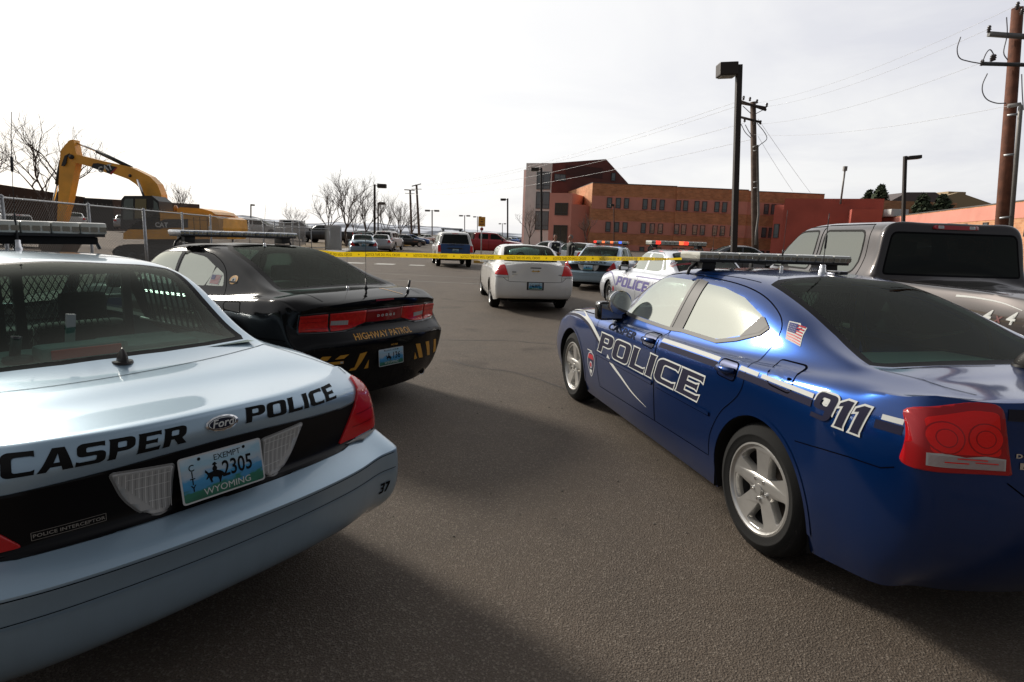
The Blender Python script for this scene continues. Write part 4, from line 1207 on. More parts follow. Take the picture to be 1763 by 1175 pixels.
parts, pr = build_car(rt, SP_CHARGER, blue, 3, wb=3.048, arch_r=.392, arch_z=.362, tyre=.357, wkind='alloy', track=.79,
    side_windows=[FW, RW], rear_window=RG, rear_view='top', windscreen=WS, doors=[FD, RD], lid=None, gl_side=glass_mirror, gl_rear=glass_rear_dark,
    gaps=[('side', [(-.29, .735), (-.45, .757), (-.60, .772), (-.74, .778), (-.79, .80)]), ('top', sym([(-.445, 0), (-.44, .35), (-.425, .58)])[:5]),
          ('rear', [(.585, .80), (.50, .735), (.40, .72), (-.40, .72), (-.50, .735), (-.585, .80)]), ('top', [(-.43, .66), (-.60, .60), (-.84, .60)]), ('top', [(-.43, -.66), (-.60, -.60), (-.84, -.60)]),
          ('top', [(1.75, .585), (1.3, .585), (.95, .575), (.62, .552)]), ('top', [(1.75, -.585), (1.3, -.585), (.95, -.575), (.62, -.552)]),
          ('side', [(2.425, .962), (2.62, .958), (2.95, .945), (3.35, .90), (3.6, .84)])], gap_w=.005, frit=.045)
body = parts['body']
seats(rt, zs=.30, xf=1.55, xr=.60, dash_x=2.05, shelf=(-.36, .30, 1.06, 1.04, .60), trim=mat('shelf_grey', (.13, .15, .145), .9))
# moulding under the glass, pillar trim
for s in (1, -1):
    bm = bmesh.new()
    pr.ribbon(bm, 'side', [(2.12, 1.038), (1.7, 1.032), (1.262, 1.033), (1.09, 1.048), (.65, 1.050), (.47, 1.095), (.30, 1.158), (.262, 1.20)], .024, .006, s, 0)
    patch(bm, pr, 'side', [[(1.226, 1.40), (1.264, 1.046), (1.232, 1.046), (1.192, 1.40)]], .005, s, 0, .02)
    patch(bm, pr, 'side', [[(1.182, 1.402), (1.222, 1.046), (1.09, 1.056), (1.068, 1.392)]], .005, s, 0, .02)
    patch(bm, pr, 'side', [rounded([(.455, 1.112), (.31, 1.160), (.270, 1.206), (.350, 1.251), (.372, 1.235)], .01)], .007, s, 0, .015)
    obj('window_moulding', bm, mat('satin_trim', (.045, .043, .043), .5, .0, spec=.35), body)
# door handles
for o in parts['door']:
    s = o['_s']; front = max(v.co.x for v in o.data.vertices) > 1.6
    x0, x1 = (1.275, 1.465) if front else (.245, .435)
    zc = .933 if front else .945
    bm = bmesh.new()
    patch(bm, pr, 'side', [rounded([(x0, zc - .055), (x1, zc - .05), (x1, zc + .045), (x0, zc + .05)], .04, 5)], .002, s, 1, .02)
    pr.ribbon(bm, 'side', rounded([(x0, zc - .055), (x1, zc - .05), (x1, zc + .045), (x0, zc + .05)], .04, 5), .006, .004, s, 0, True)
    h = bmesh.new()
    xm = (x0 + x1) / 2
    p, n = pr.hit('side', xm, zc, s)
    add_tube(h, [(x0 + .02, p.y + s * .004, zc + .004), (x0 + .05, p.y + s * .030, zc + .004), (x1 - .05, p.y + s * .032, zc), (x1 - .02, p.y + s * .004, zc)], [.016, .020, .020, .016], 10)
    merge_bm(bm, h, 2)
    obj('handle', bm, [seam_m, mat('handle_cup', (.004, .014, .07), .3, .5, coat=1), blue], o)
# fuel door
bm = bmesh.new()
fd = rounded([(.045, 1.064), (-.175, 1.072), (-.215, .943), (-.035, .952)], .035, 4)
patch(bm, pr, 'side', [fd], .003, 1, 0, .04)
pr.ribbon(bm, 'side', fd, .007, .0035, 1, 1, True)
p, n = pr.hit('side', -.165, 1.005, 1); add_box(bm, p, (.02, .012, .022), bevel=.004, mi=1)
obj('fuel_door', bm, [blue, seam_m], body)
# lettering
LM = [white_paint_m, navy_m, mat('ghost_lettering', (.010, .016, .038), .8, spec=.1)]
bm = bmesh.new()
letters(bm, pr, 'side', 'POLICE', 2.318, .668, .172, 1.80, .21, 1, .0026, .010, 0, -1, .08, slope=.003)
letters(bm, pr, 'side', 'POLICE', 2.318, .668, .172, 1.80, .21, 1, .0040, -.001, 1, -1, .08, slope=.003)
obj('lettering', bm, LM, body); bm = bmesh.new()
letters(bm, pr, 'side', '911', -.362, .886, .124, .98, .22, 1, .0050, .008, 0, -1, .03, slope=-.025)
letters(bm, pr, 'side', '911', -.362, .886, .124, .98, .22, 1, .0064, -.001, 1, -1, .03, slope=-.025)
obj('lettering', bm, LM, body); bm = bmesh.new()
small_text(bm, pr, 'side', 'CASPER', 1.88, .915, .075, 2.0, .1, .003, 1, -1, .003, 2, 1.1, .08)
obj('lettering', bm, LM, body); bm = bmesh.new()
# stripes
pr.ribbon(bm, 'side', [(1.20, .962), (.45, .978)], .022, .0024, 1, 0); pr.ribbon(bm, 'side', [(1.20, .928), (.45, .944)], .036, .0022, 1, 1)
pr.ribbon(bm, 'side', [(.23, .978), (.06, .978)], .022, .0024, 1, 0); pr.ribbon(bm, 'side', [(.23, .944), (-.05, .944)], .036, .0022, 1, 1)
pr.ribbon(bm, 'side', [(.03, .978), (-.36, .976)], .021, .0040, 1, 0); pr.ribbon(bm, 'side', [(-.03, .944), (-.36, .942)], .034, .0038, 1, 1)
pr.ribbon(bm, 'side', [(-.70, .982), (-.785, .984)], .022, .0024, 1, 0); pr.ribbon(bm, 'side', [(-.68, .948), (-.79, .950)], .036, .0022, 1, 1)
obj('stripe', bm, LM, body); bm = bmesh.new()
st = spline([(3.60, .80), (3.32, .893), (2.92, .928), (2.60, .889), (2.36, .806), (2.146, .70), (2.025, .63), (1.78, .549), (1.55, .474), (1.31, .428)], 6)
for q in range(len(st) - 1):
    t = q / (len(st) - 2); w = .036 * (1 - max(0, (t - .62) / .38) * .92)
    if 2.10 < st[q][0] < 2.26: continue
    pr.ribbon(bm, 'side', st[q:q + 2], w, .0024, 1, 0)
    if t < .5: pr.ribbon(bm, 'side', [(p[0] + .012, p[1] - .03) for p in st[q:q + 2]], .026, .0022, 1, 1)
pr.ribbon(bm, 'side', [(2.56, .632), (2.44, .632)], .008, .0024, 1, 0)
obj('stripe', bm, LM, body)
# flag sticker on the rear pillar, shield on the front wing
bm = bmesh.new()
def fq(a, b):   # unit square -> the slanting pillar
    p0, p1, p2, p3 = (.096, 1.166), (-.014, 1.153), (.046, 1.239), (.150, 1.245)
    return tuple((p0[i] * (1 - a) + p1[i] * a) * (1 - b) + (p3[i] * (1 - a) + p2[i] * a) * b for i in (0, 1))
patch(bm, pr, 'side', [[fq(-.06, -.06), fq(1.06, -.10), fq(1.06, .92), fq(.72, .95), fq(.62, 1.08), fq(-.06, 1.08)]], .0020, 1, 1)
for k in range(7):
    v0, v1 = 2 * k / 13, (2 * k + 1) / 13
    patch(bm, pr, 'side', [[fq(0, v0), fq(.48, v0 - .01), fq(1, v0 - .06), fq(1, v1 - .06), fq(.48, v1 - .01), fq(0, v1)]], .0030, 1, 0)
patch(bm, pr, 'side', [[fq(0, .46), fq(.55, .45), fq(.55, 1.0), fq(0, 1.0)]], .0042, 1, 2)
for r in range(4):
    for c in range(5): patch(bm, pr, 'side', [[fq(.05 + .10 * c - .02, .53 + .12 * r), fq(.05 + .10 * c, .53 + .12 * r - .025), fq(.05 + .10 * c + .02, .53 + .12 * r), fq(.05 + .10 * c, .53 + .12 * r + .025)]], .0054, 1, 1)
obj('flag_sticker', bm, [flag_red, white_paint_m, flag_blue], body)
bm = bmesh.new()
sh = smooth_closed([(2.465, .625), (2.53, .60), (2.555, .54), (2.535, .46), (2.465, .385), (2.395, .46), (2.375, .54), (2.40, .60)], 3)
patch(bm, pr, 'side', [sh], .002, 1, 0); patch(bm, pr, 'side', [grow_poly(sh, -.012)], .003, 1, 1)
patch(bm, pr, 'side', [[(2.52, .60), (2.42, .60), (2.40, .555), (2.54, .555)]], .004, 1, 2)
patch(bm, pr, 'side', [circ2(2.465, .50, .034, 14)], .004, 1, 0); patch(bm, pr, 'side', [circ2(2.465, .50, .022, 14)], .005, 1, 2)
patch(bm, pr, 'side', [[(2.43, .455), (2.50, .455), (2.465, .405)]], .004, 1, 3)
obj('shield_badge', bm, [mat('badge_silver', (.45, .46, .50), .35), mat('badge_navy', (.015, .015, .05), .4), flag_red, white_paint_m], body)
# side moulding
for s in (1, -1):
    bm = bmesh.new()
    for a, b in (((2.33, .637), (1.232, .637)), ((1.165, .637), (.47, .637))):
        pr.ribbon(bm, 'side', [a, b], .024, .009, s); pr.ribbon(bm, 'side', [(a[0], a[1] - .013), (b[0], b[1] - .013)], .010, .003, s, 1)
    obj('side_moulding', bm, [blue, seam_m], body)
# rear lamps
for s in (1, -1):
    o2 = rounded([(.575, .832), (.875, .822), (.885, .84), (.862, 1.045), (.70, 1.096), (.62, 1.094)], [.01, .02, .02, .03, .05, .03])
    L = lambda q: [(s * y, z) for y, z in (q if s > 0 else q[::-1])]
    bm = bmesh.new(); pr.lens(bm, [L(o2)], 'rear', .010, 1, .012, 0)
    patch(bm, pr, 'rear', [L(rounded([(.615, .90), (.835, .895), (.838, 1.02), (.70, 1.066), (.63, 1.066)], .02))], .0118, 1, 1, .015)
    for cy, cz in ((.79, .955), (.668, .963)):
        for rr, mi, of in ((.060, 0, .0128), (.0555, 1, .0136), (.034, 0, .0144), (.0305, 1, .0152)):
            patch(bm, pr, 'rear', [L(circ2(cy, cz, rr, 22, .95))], of, 1, mi, .02)
    patch(bm, pr, 'rear', [L([(.60, .848), (.845, .845), (.845, .893), (.80, .898), (.73, .888), (.665, .898), (.60, .892)])], .0126, 1, 2, .015)
    for k in range(9):
        zz = .850 + .0045 * k
        pr.ribbon(bm, 'rear', L([(.605, zz), (.84, zz)]), .0012, .0140, 1, 3)
    for y0_, y1_, zz in ((.625, .70, .872), (.72, .80, .866), (.66, .76, .882)): pr.ribbon(bm, 'rear', L([(y0_, zz), (y1_, zz)]), .004, .0150, 1, 1)
    obj('tail_lamp', bm, [mat('lens_red_rim', (.36, .005, .008), .2, coat=.6, spec=.3), mat('lens_red_bright', (.80, .012, .010), .25, coat=.5, spec=.2, bump=(90, .15)), lens_clear, mat('lens_rib', (.30, .10, .10), .3)], body)
# boot marks
bm = bmesh.new()
for s in ():
    pass
pr.ribbon(bm, 'rear', [(.60, 1.06), (.30, 1.068), (-.30, 1.068), (-.60, 1.06)], .045, .003, 1, 2)
small_text(bm, pr, 'rear', 'CASPER', .33, 1.0, .075, 1.5, .1, .002, 1, -1, .003, 2)
small_text(bm, pr, 'rear', 'POLICE', -.30, 1.0, .075, 1.5, .1, .002, 1, -1, .003, 2)
small_text(bm, pr, 'rear', 'DODGE', .50, .905, .022, 1.4, 0, .001, 1, -1, .003, 0, 1.2)
patch(bm, pr, 'rear', [[(.545, .855), (.455, .855), (.455, .88), (.545, .88)]], .003, 1, 0)
small_text(bm, pr, 'rear', 'AWD', .50, .867, .020, 1.3, 0, .001, 1, -1, .004, 2)
small_text(bm, pr, 'top', 'P', -.56, -.10, .075, 1.4, .2, 0, 1, 1, .003, 1, rot=-math.pi / 2)
obj('boot_lettering', bm, [chrome, mat('etched_lettering', (.16, .17, .24), .4), mat('ghost_dark', (.004, .006, .02), .3)], body)
plate(rt, (-1.10, 0, .60), (.305, .152), R(6), [('WYOMING', 0, -.36, .028, 1, 1, 0)])
# mirrors, spotlight, wipers, bar, aerials
for s in (1, -1): mirror_part(rt, 2.13, .80, 1.055, blackg, s, (.13, .24, .165))
bm = bmesh.new()
add_lathe(bm, [(0, .085), (.05, .08), (.085, .05), (.095, 0), (.098, -.02), (.098, -.04)], 'x', (2.10, .86, 1.135), 28, 0)
add_lathe(bm, [(.098, -.04), (.104, -.045), (.104, -.06), (.09, -.065), (0, -.06)], 'x', (2.10, .86, 1.135), 28, 1)
add_tube(bm, [(2.09, .85, 1.06), (2.10, .80, 1.03), (2.12, .72, 1.03)], .014, 8, 0)
for v in bm.verts: pass
obj('spotlight', bm, [mat('spot_black', (.006, .006, .006), .3, spec=.3), chrome], rt, smooth=60)
bar = light_bar(rt, 1.347, 1.545, .647, 'clear', feet=.045, depth=.28, t=.055)
antenna(rt, (.87, -.10, 1.484), .40, .0028, 'puck', coil=(.30, .60, .007))
antenna(rt, (1.1, .05, 1.487), .42, .0016, 'ball', coil=(.18, .30, .006))
bm = bmesh.new(); add_box(bm, (.86, -.20, 1.488), (.16, .07, .026), bevel=.011); obj('roof_antenna_housing', bm, blackg, rt, smooth=50)
def fin(root, p, h=.055, l=.075, m=mat('fin_black', (.012, .011, .011), .5, spec=.2)):
    bm = bmesh.new()
    prof = [(-l * .5, 0), (l * .5, 0), (l * .12, h * .85), (-l * .05, h), (-l * .22, h * .8)]
    add_lathe(bm, [(0, .004), (l * .46, .003), (l * .5, -.008)], 'z', p, 20)
    fr = [(t, .5 * l * math.sin(math.pi * (1 - t) ** .9 / 2)) for t in [k / 7 for k in range(8)]]
    rings = []
    for t, r in fr:
        rings.append([bm.verts.new(Vector(p) + Vector((r * math.cos(a) - t * .01, r * .45 * math.sin(a), t * h))) for a in [2 * math.pi * k / 12 for k in range(12)]])
    for a, b in zip(rings, rings[1:]):
        for k in range(12): bm.faces.new((a[k], a[(k + 1) % 12], b[(k + 1) % 12], b[k]))
    bmesh.ops.remove_doubles(bm, verts=bm.verts, dist=1e-5)
    return obj('fin_antenna', bm, m, root, smooth=60)
fin(rt, (-.47, -.16, 1.128), .085, .12)
# wire cage behind the front seats
def cage(root, x, z0, z1, w, bars=None, open_w=.5):
    bm = bmesh.new()
    add_box(bm, (x, 0, z0 + .22), (.02, 2 * w, .44), mi=0)
    for y in (-w, -.05, .05, w): add_box(bm, (x, y, (z0 + z1) / 2), (.03, .05, z1 - z0), mi=0)
    add_box(bm, (x, 0, z1), (.03, 2 * w, .05), mi=0)
    H0 = z0 + .44
    st_ = .034
    n = int((2 * w + (z1 - H0)) / st_)
    for k in range(n):
        for sg in (1, -1):
            a = -w + k * st_ - (z1 - H0) * .5
            p0 = Vector((x, sg * a, H0)); p1 = Vector((x, sg * (a + (z1 - H0) * .5), z1))
            if abs(p0.y) > w or abs(p1.y) > w: continue
            add_tube(bm, [p0, p1], .0035, 3, mi=0, cap=False)
    return obj('cage_partition', bm, mat('cage_steel', (.012, .012, .013), .5), root)
cage(rt, 1.02, .42, 1.36, .60)

# ================================================================== silver-blue police sedan, left foreground
silver = paint('paint_silver_blue', (.33, .455, .56), .50, .34, .20)
CFW = rounded([(2.05, 1.035), (1.78, 1.245), (1.66, 1.345), (1.50, 1.385), (1.06, 1.395), (1.06, 1.035)], [.03, 0, .03, .03, .02, .02])
CRW = rounded([(.98, 1.395), (.98, 1.035), (.36, 1.045), (.22, 1.09), (.36, 1.34), (.50, 1.385)], [.02, .02, .05, .02, .03, .04])
CQW = rounded([(.30, 1.33), (.16, 1.085), (.02, 1.075), (.10, 1.20), (.20, 1.29)], .02)
CFD = [(2.30, .95), (2.28, .60), (2.20, .34), (1.05, .34), (1.02, .80), (1.02, 1.42), (1.48, 1.415), (1.68, 1.37), (1.82, 1.255), (2.10, 1.03)]
CRD = [(1.044, .34), (.40, .34), (.38, .50), (.30, .64), (.20, .72), (.165, .90), (.155, 1.05), (.33, 1.36), (.50, 1.412), (1.014, 1.42), (1.014, .80)]
CRG = sym([(.315, 0), (.31, .20), (.285, .42), (.245, .555), (.18, .59), (-.02, .612), (-.22, .638), (-.33, .655), (-.375, .64), (-.43, .42), (-.465, .20), (-.475, 0)])
CWS = sym([(2.36, 0), (2.33, .38), (2.24, .58), (2.14, .60), (1.86, .57), (1.66, .555), (1.57, .53), (1.54, .36), (1.53, 0)])
def cv_common(root, p, level, near=False, glr=None, gls=None, dec=True):
    parts, pr = build_car(root, SP_CV, p, level, wb=2.913, arch_r=.375, arch_z=.335, tyre=.342, wkind='steel', track=.80,
        side_windows=[CFW, CRW, CQW], rear_window=CRG, rear_view='top', windscreen=CWS, doors=[CFD, CRD], gl_side=gls or glass_dark, gl_rear=glr or glass_dark,
        gaps=[('top', spline([(-.47, -.70), (-.52, -.60), (-.60, -.38), (-.655, -.10), (-.675, .15), (-.66, .38), (-.60, .60), (-.50, .70)], 3)), ('top', [(-.50, .70), (-.80, .755), (-1.05, .775)]), ('top', [(-.47, -.70), (-.80, -.755), (-1.05, -.775)]),
              ('side', [(2.30, .95), (2.6, .94), (3.1, .905), (3.6, .83)])], gap_w=.005, frit=.035)
    body = parts['body']
    bm = bmesh.new()   # black rear panel
    fas = [(.70, .672), (.758, .862), (.60, .862), (.40, .876), (.20, .888), (0, .893)]
    fas = fas + [(-y, z) for y, z in fas[-2::-1]]
    low = [(-.60, .663), (-.40, .662), (0, .662), (.40, .662), (.60, .663)]
    pr.lens(bm, [fas + low], 'rear', .004, 1, .05, 0)
    obj('rear_panel', bm, mat('black_fascia', (.004, .004, .005), .28, spec=.22), body)
    for s in (1, -1):
        L = lambda q: [(s * y, z) for y, z in (q if s > 0 else q[::-1])]
        bm = bmesh.new()
        lamp = rounded([(.578, .692), (.70, .684), (.845, .690), (.872, .715), (.868, .79), (.846, .87), (.80, .942), (.772, .95), (.70, .84)], [.01, 0, .02, .02, 0, 0, .02, .01, 0])
        pr.lens(bm, [L(lamp)], 'rear', .012, 1, .014, 0)
        for z in (.745, .80): pr.ribbon(bm, 'rear', L([(.64 + (z - .69) * .62, z), (.74, z - .004), (.86, z)]), .004, .0145, 1, 1)
        obj('tail_lamp', bm, [mat('lens_red_cv', (.50, .010, .014), .2, coat=.6, spec=.3), lens_red_dark], body)
        bm = bmesh.new()
        pr.lens(bm, [L(rounded([(.618, .672), (.74, .660), (.862, .672), (.878, .70), (.845, .683), (.70, .677)], .004))], 'rear', .010, 1, .03, 0)
        obj('lamp_trim', bm, blackg, body)
        bm = bmesh.new()
        lamp = rounded([(.166, .842), (.352, .862), (.318, .765), (.272, .70), (.228, .672), (.180, .680)], [.01, .01, .03, .03, .02, .02])
        pr.lens(bm, [L(grow_poly(lamp, .007))], 'rear', .006, 1, .03, 1)
        pr.lens(bm, [L(lamp)], 'rear', .012, 1, .03, 0)
        if near:
            for k in range(18):
                y = .176 + .0098 * k; zt = .843 + (y - .166) * .107 - .006; zb = .683 + max(0, (y - .225)) * 1.25 + .008
                if zt - zb > .015: pr.ribbon(bm, 'rear', L([(y, zb), (y, zt)]), .0022, .0136, 1, 1 if k % 2 else 2)
            for z in (.725, .785, .825): pr.ribbon(bm, 'rear', L([(.176, z), (.215 + (z - .68) * .68, z + .006)]), .0025, .0142, 1, 2)
        obj('reversing_lamp', bm, [mat('lens_reverse', (.46, .46, .45), .25, .1, coat=.6), mat('lens_groove', (.24, .24, .235), .4), mat('lens_ridge', (.62, .62, .60), .3)], body)
        mirror_part(root, 2.0, .80, 1.03, blackp if near else mat('mirror_black', (.01, .01, .01), .35), s, (.12, .22, .13))
    # front lamps and grille
    for s in (1, -1):
        L = lambda q: [(s * y, z) for y, z in (q if s < 0 else q[::-1])]
        bm = bmesh.new(); pr.lens(bm, [L([(.40, .64), (.78, .64), (.76, .76), (.42, .765)])], 'rear', .006, -1, .04)
        obj('headlamp', bm, lens_clear, body)
    bm = bmesh.new(); pr.lens(bm, [[(-.36, .62), (.36, .62), (.36, .76), (-.36, .76)][::-1]], 'rear', .005, -1, .06); obj('grille', bm, blackp, body)
    bm = bmesh.new()  # bumper lines
    pr.ribbon(bm, 'rear', [(-.86, .518), (-.6, .520), (0, .514), (.6, .520), (.86, .518)], .003, .0014, 1, 0)
    pr.ribbon(bm, 'rear', [(-.86, .505), (-.6, .507), (0, .501), (.6, .507), (.86, .505)], .004, .0060, 1, 1)
    pr.ribbon(bm, 'rear', [(-.85, .598), (-.6, .598), (0, .594), (.6, .598), (.85, .598)], .003, .0014, 1, 0)
    obj('bumper_line', bm, [seam_m, p], body)
    if dec:
        bm = bmesh.new()
        letters(bm, pr, 'rear', 'CASPER', .610, .910, .060, 1.27, .22, 1, .0024, 0, 0, -1, .03, slope=.014)
        obj('lettering', bm, blackdecal, body); bm = bmesh.new()
        letters(bm, pr, 'rear', 'POLICE', -.088, .932, .056, 1.56, .10, 1, .0024, 0, 0, -1, .03, slope=-.036)
        obj('lettering', bm, blackdecal, body)
    # emblem
    bm = bmesh.new()
    ov = lambda a, b: [(a * math.cos(t), .955 + b * math.sin(t)) for t in [2 * math.pi * k / 32 for k in range(32)]]
    pr.lens(bm, [ov(.060, .0275)], 'rear', .006, 1, .03, 0); patch(bm, pr, 'rear', [ov(.053, .0215)], .0072, 1, 1); patch(bm, pr, 'rear', [ov(.050, .019), ov(.048, .0175)], .0080, 1, 0)
    if near: small_text(bm, pr, 'rear', 'Ford', 0, .955, .037, 1.12, .30, .0006, 1, -1, .0085, 2)
    obj('emblem', bm, [chrome, mat('emblem_blue', (.005, .007, .022), .35, spec=.2), white_paint_m], body)
    return parts, pr
rt = at_pose('silver-blue police sedan lettered CASPER POLICE across its boot lid, nearest on the left', 'police_car', 'police car', (-2.1231, 2.8046, .9571), 'silver-blue police sedans')
glass_cv_rear = glass('glass_rear_clear', (.50, .68, .62), .02)
parts, pr = cv_common(rt, silver, 3, True, glr=glass_cv_rear, gls=glass('glass_side_clear', (.55, .66, .62), .05))
body = parts['body']
CVROOT = rt
bm = bmesh.new()
small_text(bm, pr, 'rear', 'POLICE INTERCEPTOR', .462, .7145, .0155, 1.12, 0, .0003, 1, -1, .0068, 0, 1.05, rot=.0)
for a, b in (((.556, .702), (.368, .704)), ((.556, .727), (.368, .729)), ((.556, .702), (.556, .727)), ((.368, .704), (.368, .729))): pr.ribbon(bm, 'rear', [a, b], .0014, .0066, 1, 0)
obj('badge_lettering', bm, mat('badge_grey', (.34, .32, .29), .35, .5), body)
bm = bmesh.new()
letters(bm, pr, 'rear', '37', -.755, .405, .052, .62, .30, 1, .003, 0, 0, -1, .02)
obj('fleet_lettering', bm, blackdecal, body)
plate(rt, (-1.322, .003, .775), (.31, .166), R(9), [('EXEMPT', .06, .335, .030, .95, 0, 0), ('2305', .17, .02, .082, .72, 0, 0), ('CITY', -.365, .24, .033, .9, 0, 1), ('WYOMING', .03, -.35, .034, 1.05, 1, 0)], frame=-.035)
fin(rt, (-.515, 0, 1.062), .064, .085, mat('brown_black', (.018, .012, .010), .4))
light_bar(rt, 1.36, 1.582, .622, 'clear', feet=.03, depth=.33)
bm = bmesh.new(); add_box(bm, (1.36, 0, 1.535), (.24, 1.16, .05), bevel=.01); obj('bar_tray', bm, cavity, rt)
antenna(rt, (1.2, -.135, 1.484), .80, .0020, 'puck', bend=(.0, -.04), coil=(.53, .66, .008))
bm = bmesh.new(); add_tube(bm, [(1.2, -.135, 1.53), (1.2, -.135, 1.545), (1.2, -.135, 1.68), (1.2, -.135, 1.70)], [.004, .0075, .0065, .003], 8); obj('antenna_spring', bm, blackp, rt)
# interior seen through the rear glass
trim = mat('shelf_trim', (.16, .22, .205), .9, vary=(12, .1))
seats(rt, zs=.28, xf=1.45, xr=.55, dash_x=1.95, shelf=(-.45, .12, 1.062, 1.05, .66), trim=trim, bench=False)
cage(rt, .98, .40, 1.36, .62)
bm = bmesh.new()
for s in (1, -1):
    for k in range(11):
        x0 = .12 + .072 * k
        add_tube(bm, [(x0, s * .70, 1.03), (x0 + .02, s * (.66 if k > 2 else .655), 1.10 + min(.25, .09 * k + .06)), (x0 + .045, s * (.625 if k > 2 else .63), 1.16 + min(.20, .07 * k))], .007, 5)
    add_tube(bm, [(.10, s * .70, 1.03), (.98, s * .70, 1.03)], .012, 6)
    add_tube(bm, [(.14, s * .64, 1.20), (.30, s * .625, 1.35), (.98, s * .62, 1.385)], .012, 6)
obj('window_bars', bm, mat('cage_steel', (.012, .012, .013), .5), rt)
bm = bmesh.new()
add_box(bm, (-.25, .06, 1.085), (.13, .34, .07), bevel=.02, mi=0); add_box(bm, (-.318, .06, 1.087), (.012, .27, .042), bevel=.004, mi=1)
add_box(bm, (-.20, .08, 1.18), (.02, .034, .13), Matrix.Rotation(R(6), 3, 'X'), mi=2)
add_box(bm, (-.10, -.28, 1.065), (.34, .36, .03), bevel=.012, mi=0)
obj('high_brake_lamp', bm, [trim, mat('lens_red_shelf', (.75, .03, .02), .3), mat('trim_grey', (.22, .25, .25), .5)], rt)
bm = bmesh.new(); add_box(bm, (-.26, .50, 1.10), (.10, .16, .09), bevel=.03); add_tube(bm, [(-.22, .30, 1.05), (-.22, .28, 1.17)], .02, 8); add_lathe(bm, [(0, .02), (.05, .015), (.055, 0), (.05, -.01)], 'z', (-.24, .29, 1.07), 16)
obj('radar_unit', bm, mat('unit_black', (.02, .024, .024), .5), rt)

# ================================================================== black highway patrol sedan
blk = paint('paint_black', (.0045, .0042, .0045), .0, .3, .25, .5, 0, (.07, .15))
rt = at_pose('black highway patrol sedan with gold rear chevrons, parked beyond the silver-blue car', 'police_car', 'police car', (-2.0191, 5.9334, .9666))
BFW = rounded([(2.10, 1.06), (1.93, 1.225), (1.81, 1.345), (1.64, 1.376), (1.285, 1.39), (1.262, 1.06)], [.02, 0, .05, .05, .02, .02])
BRW = rounded([(1.19, 1.392), (1.19, 1.075), (.625, 1.095), (.56, 1.20), (.56, 1.28), (.80, 1.36)], [.02, .02, .02, .0, .0, .05])
BQW = rounded([(.53, 1.275), (.60, 1.10), (.30, 1.112), (.34, 1.185), (.38, 1.225)], .02)
BRG = sym([(.93, 0), (.90, .26), (.80, .44), (.60, .535), (.42, .555), (.20, .572), (-.09, .60), (-.30, .64), (-.36, .645), (-.39, .55), (-.41, .30), (-.415, 0)])
BFD = [(2.425, .962), (2.35, .635), (2.257, .345), (1.18, .365), (1.21, .666), (1.249, .974), (1.228, 1.04), (1.215, 1.428), (1.50, 1.422), (1.70, 1.396), (1.84, 1.356), (1.99, 1.24), (2.20, 1.035)]
BRD = [(1.174, .366)] + spline([(.455, .375), (.40, .615), (.30, .74), (.214, .815), (.19, .90), (.20, 1.0), (.25, 1.12), (.33, 1.225), (.44, 1.30), (.60, 1.36), (.80, 1.402), (1.209, 1.428)], 4) + [(1.222, 1.04), (1.243, .974), (1.204, .666)]
parts, pr = build_car(rt, SP_CHARGER2, blk, 3, wb=3.052, arch_r=.392, arch_z=.362, tyre=.357, wkind='alloy2', track=.80,
    side_windows=[BFW, BRW, BQW], rear_window=BRG, rear_view='top', windscreen=WS, doors=[BFD, BRD], gl_side=glass('glass_mirror_film_b', (.26, .30, .26), .28, .08, film=.06, sky_sheen_col=(.34, .36, .29)), gl_rear=glass_rear_dark,
    gaps=[('side', [(-.29, .735), (-.60, .745), (-.82, .75)]), ('top', [(-.42, .66), (-.60, .60), (-.90, .585)]), ('top', [(-.42, -.66), (-.60, -.60), (-.90, -.585)]),
          ('top', [(1.75, .585), (1.3, .585), (.95, .575), (.72, .552)]), ('top', [(1.75, -.585), (1.3, -.585), (.95, -.575), (.72, -.552)])], gap_w=.005, frit=.05)
body = parts['body']
seats(rt, zs=.30, xf=1.55, xr=.60, dash_x=2.05, shelf=(-.36, .30, 1.06, 1.04, .60))
bm = bmesh.new()
hl = [(.80, .955), (.805, .812), (.56, .806), (.42, .810), (.34, .826), (.25, .852), (.12, .860), (0, .861)]
ht = [(0, .980), (.21, .976), (.58, .966)]
full = [(y, z) for y, z in hl] + [(-y, z) for y, z in hl[-2::-1]] + [(-y, z) for y, z in ht[::-1]] + ht[1:]
pr.lens(bm, [grow_poly(full, .012)], 'rear', .004, 1, .02, 2)
for s in (1, -1):
    L = lambda q: [(s * y, z) for y, z in (q if s > 0 else q[::-1])]
    pr.lens(bm, [L([(.582, .962), (.80, .952), (.803, .815), (.577, .810)])], 'rear', .012, 1, .014, 0)
    pr.lens(bm, [L([(.562, .963), (.22, .974), (.22, .866), (.30, .843), (.36, .822), (.43, .812), (.557, .808)])], 'rear', .012, 1, .03, 0)
    for z in (.838, .90, .935): pr.ribbon(bm, 'rear', L([(.59, z), (.79, z)]), .004, .0136, 1, 1)
    patch(bm, pr, 'rear', [L([(.556, .864), (.400, .858), (.398, .898), (.553, .903)])], .0136, 1, 3)
    for k in range(6): pr.ribbon(bm, 'rear', L([(.545 - .026 * k, .864), (.545 - .026 * k, .900)]), .004, .0150, 1, 4)
pr.lens(bm, [[(-.22, .974), (-.22, .866), (-.12, .861), (.12, .861), (.22, .866), (.22, .974)]], 'rear', .012, 1, .05, 1)
obj('tail_lamp', bm, [mat('lens_red_b', (.58, .012, .010), .2, coat=.6, spec=.3, vary=(40, .2)), lens_red_dark, blackg, lens_clear, mat('lens_groove', (.24, .24, .235), .4)], body)
bm = bmesh.new()
patch(bm, pr, 'rear', [[(.119, 1.046), (-.10, 1.046), (-.10, 1.062), (.119, 1.062)]], .004, 1, 0); obj('high_brake_lamp', bm, lens_red_dark, body)
bm = bmesh.new()
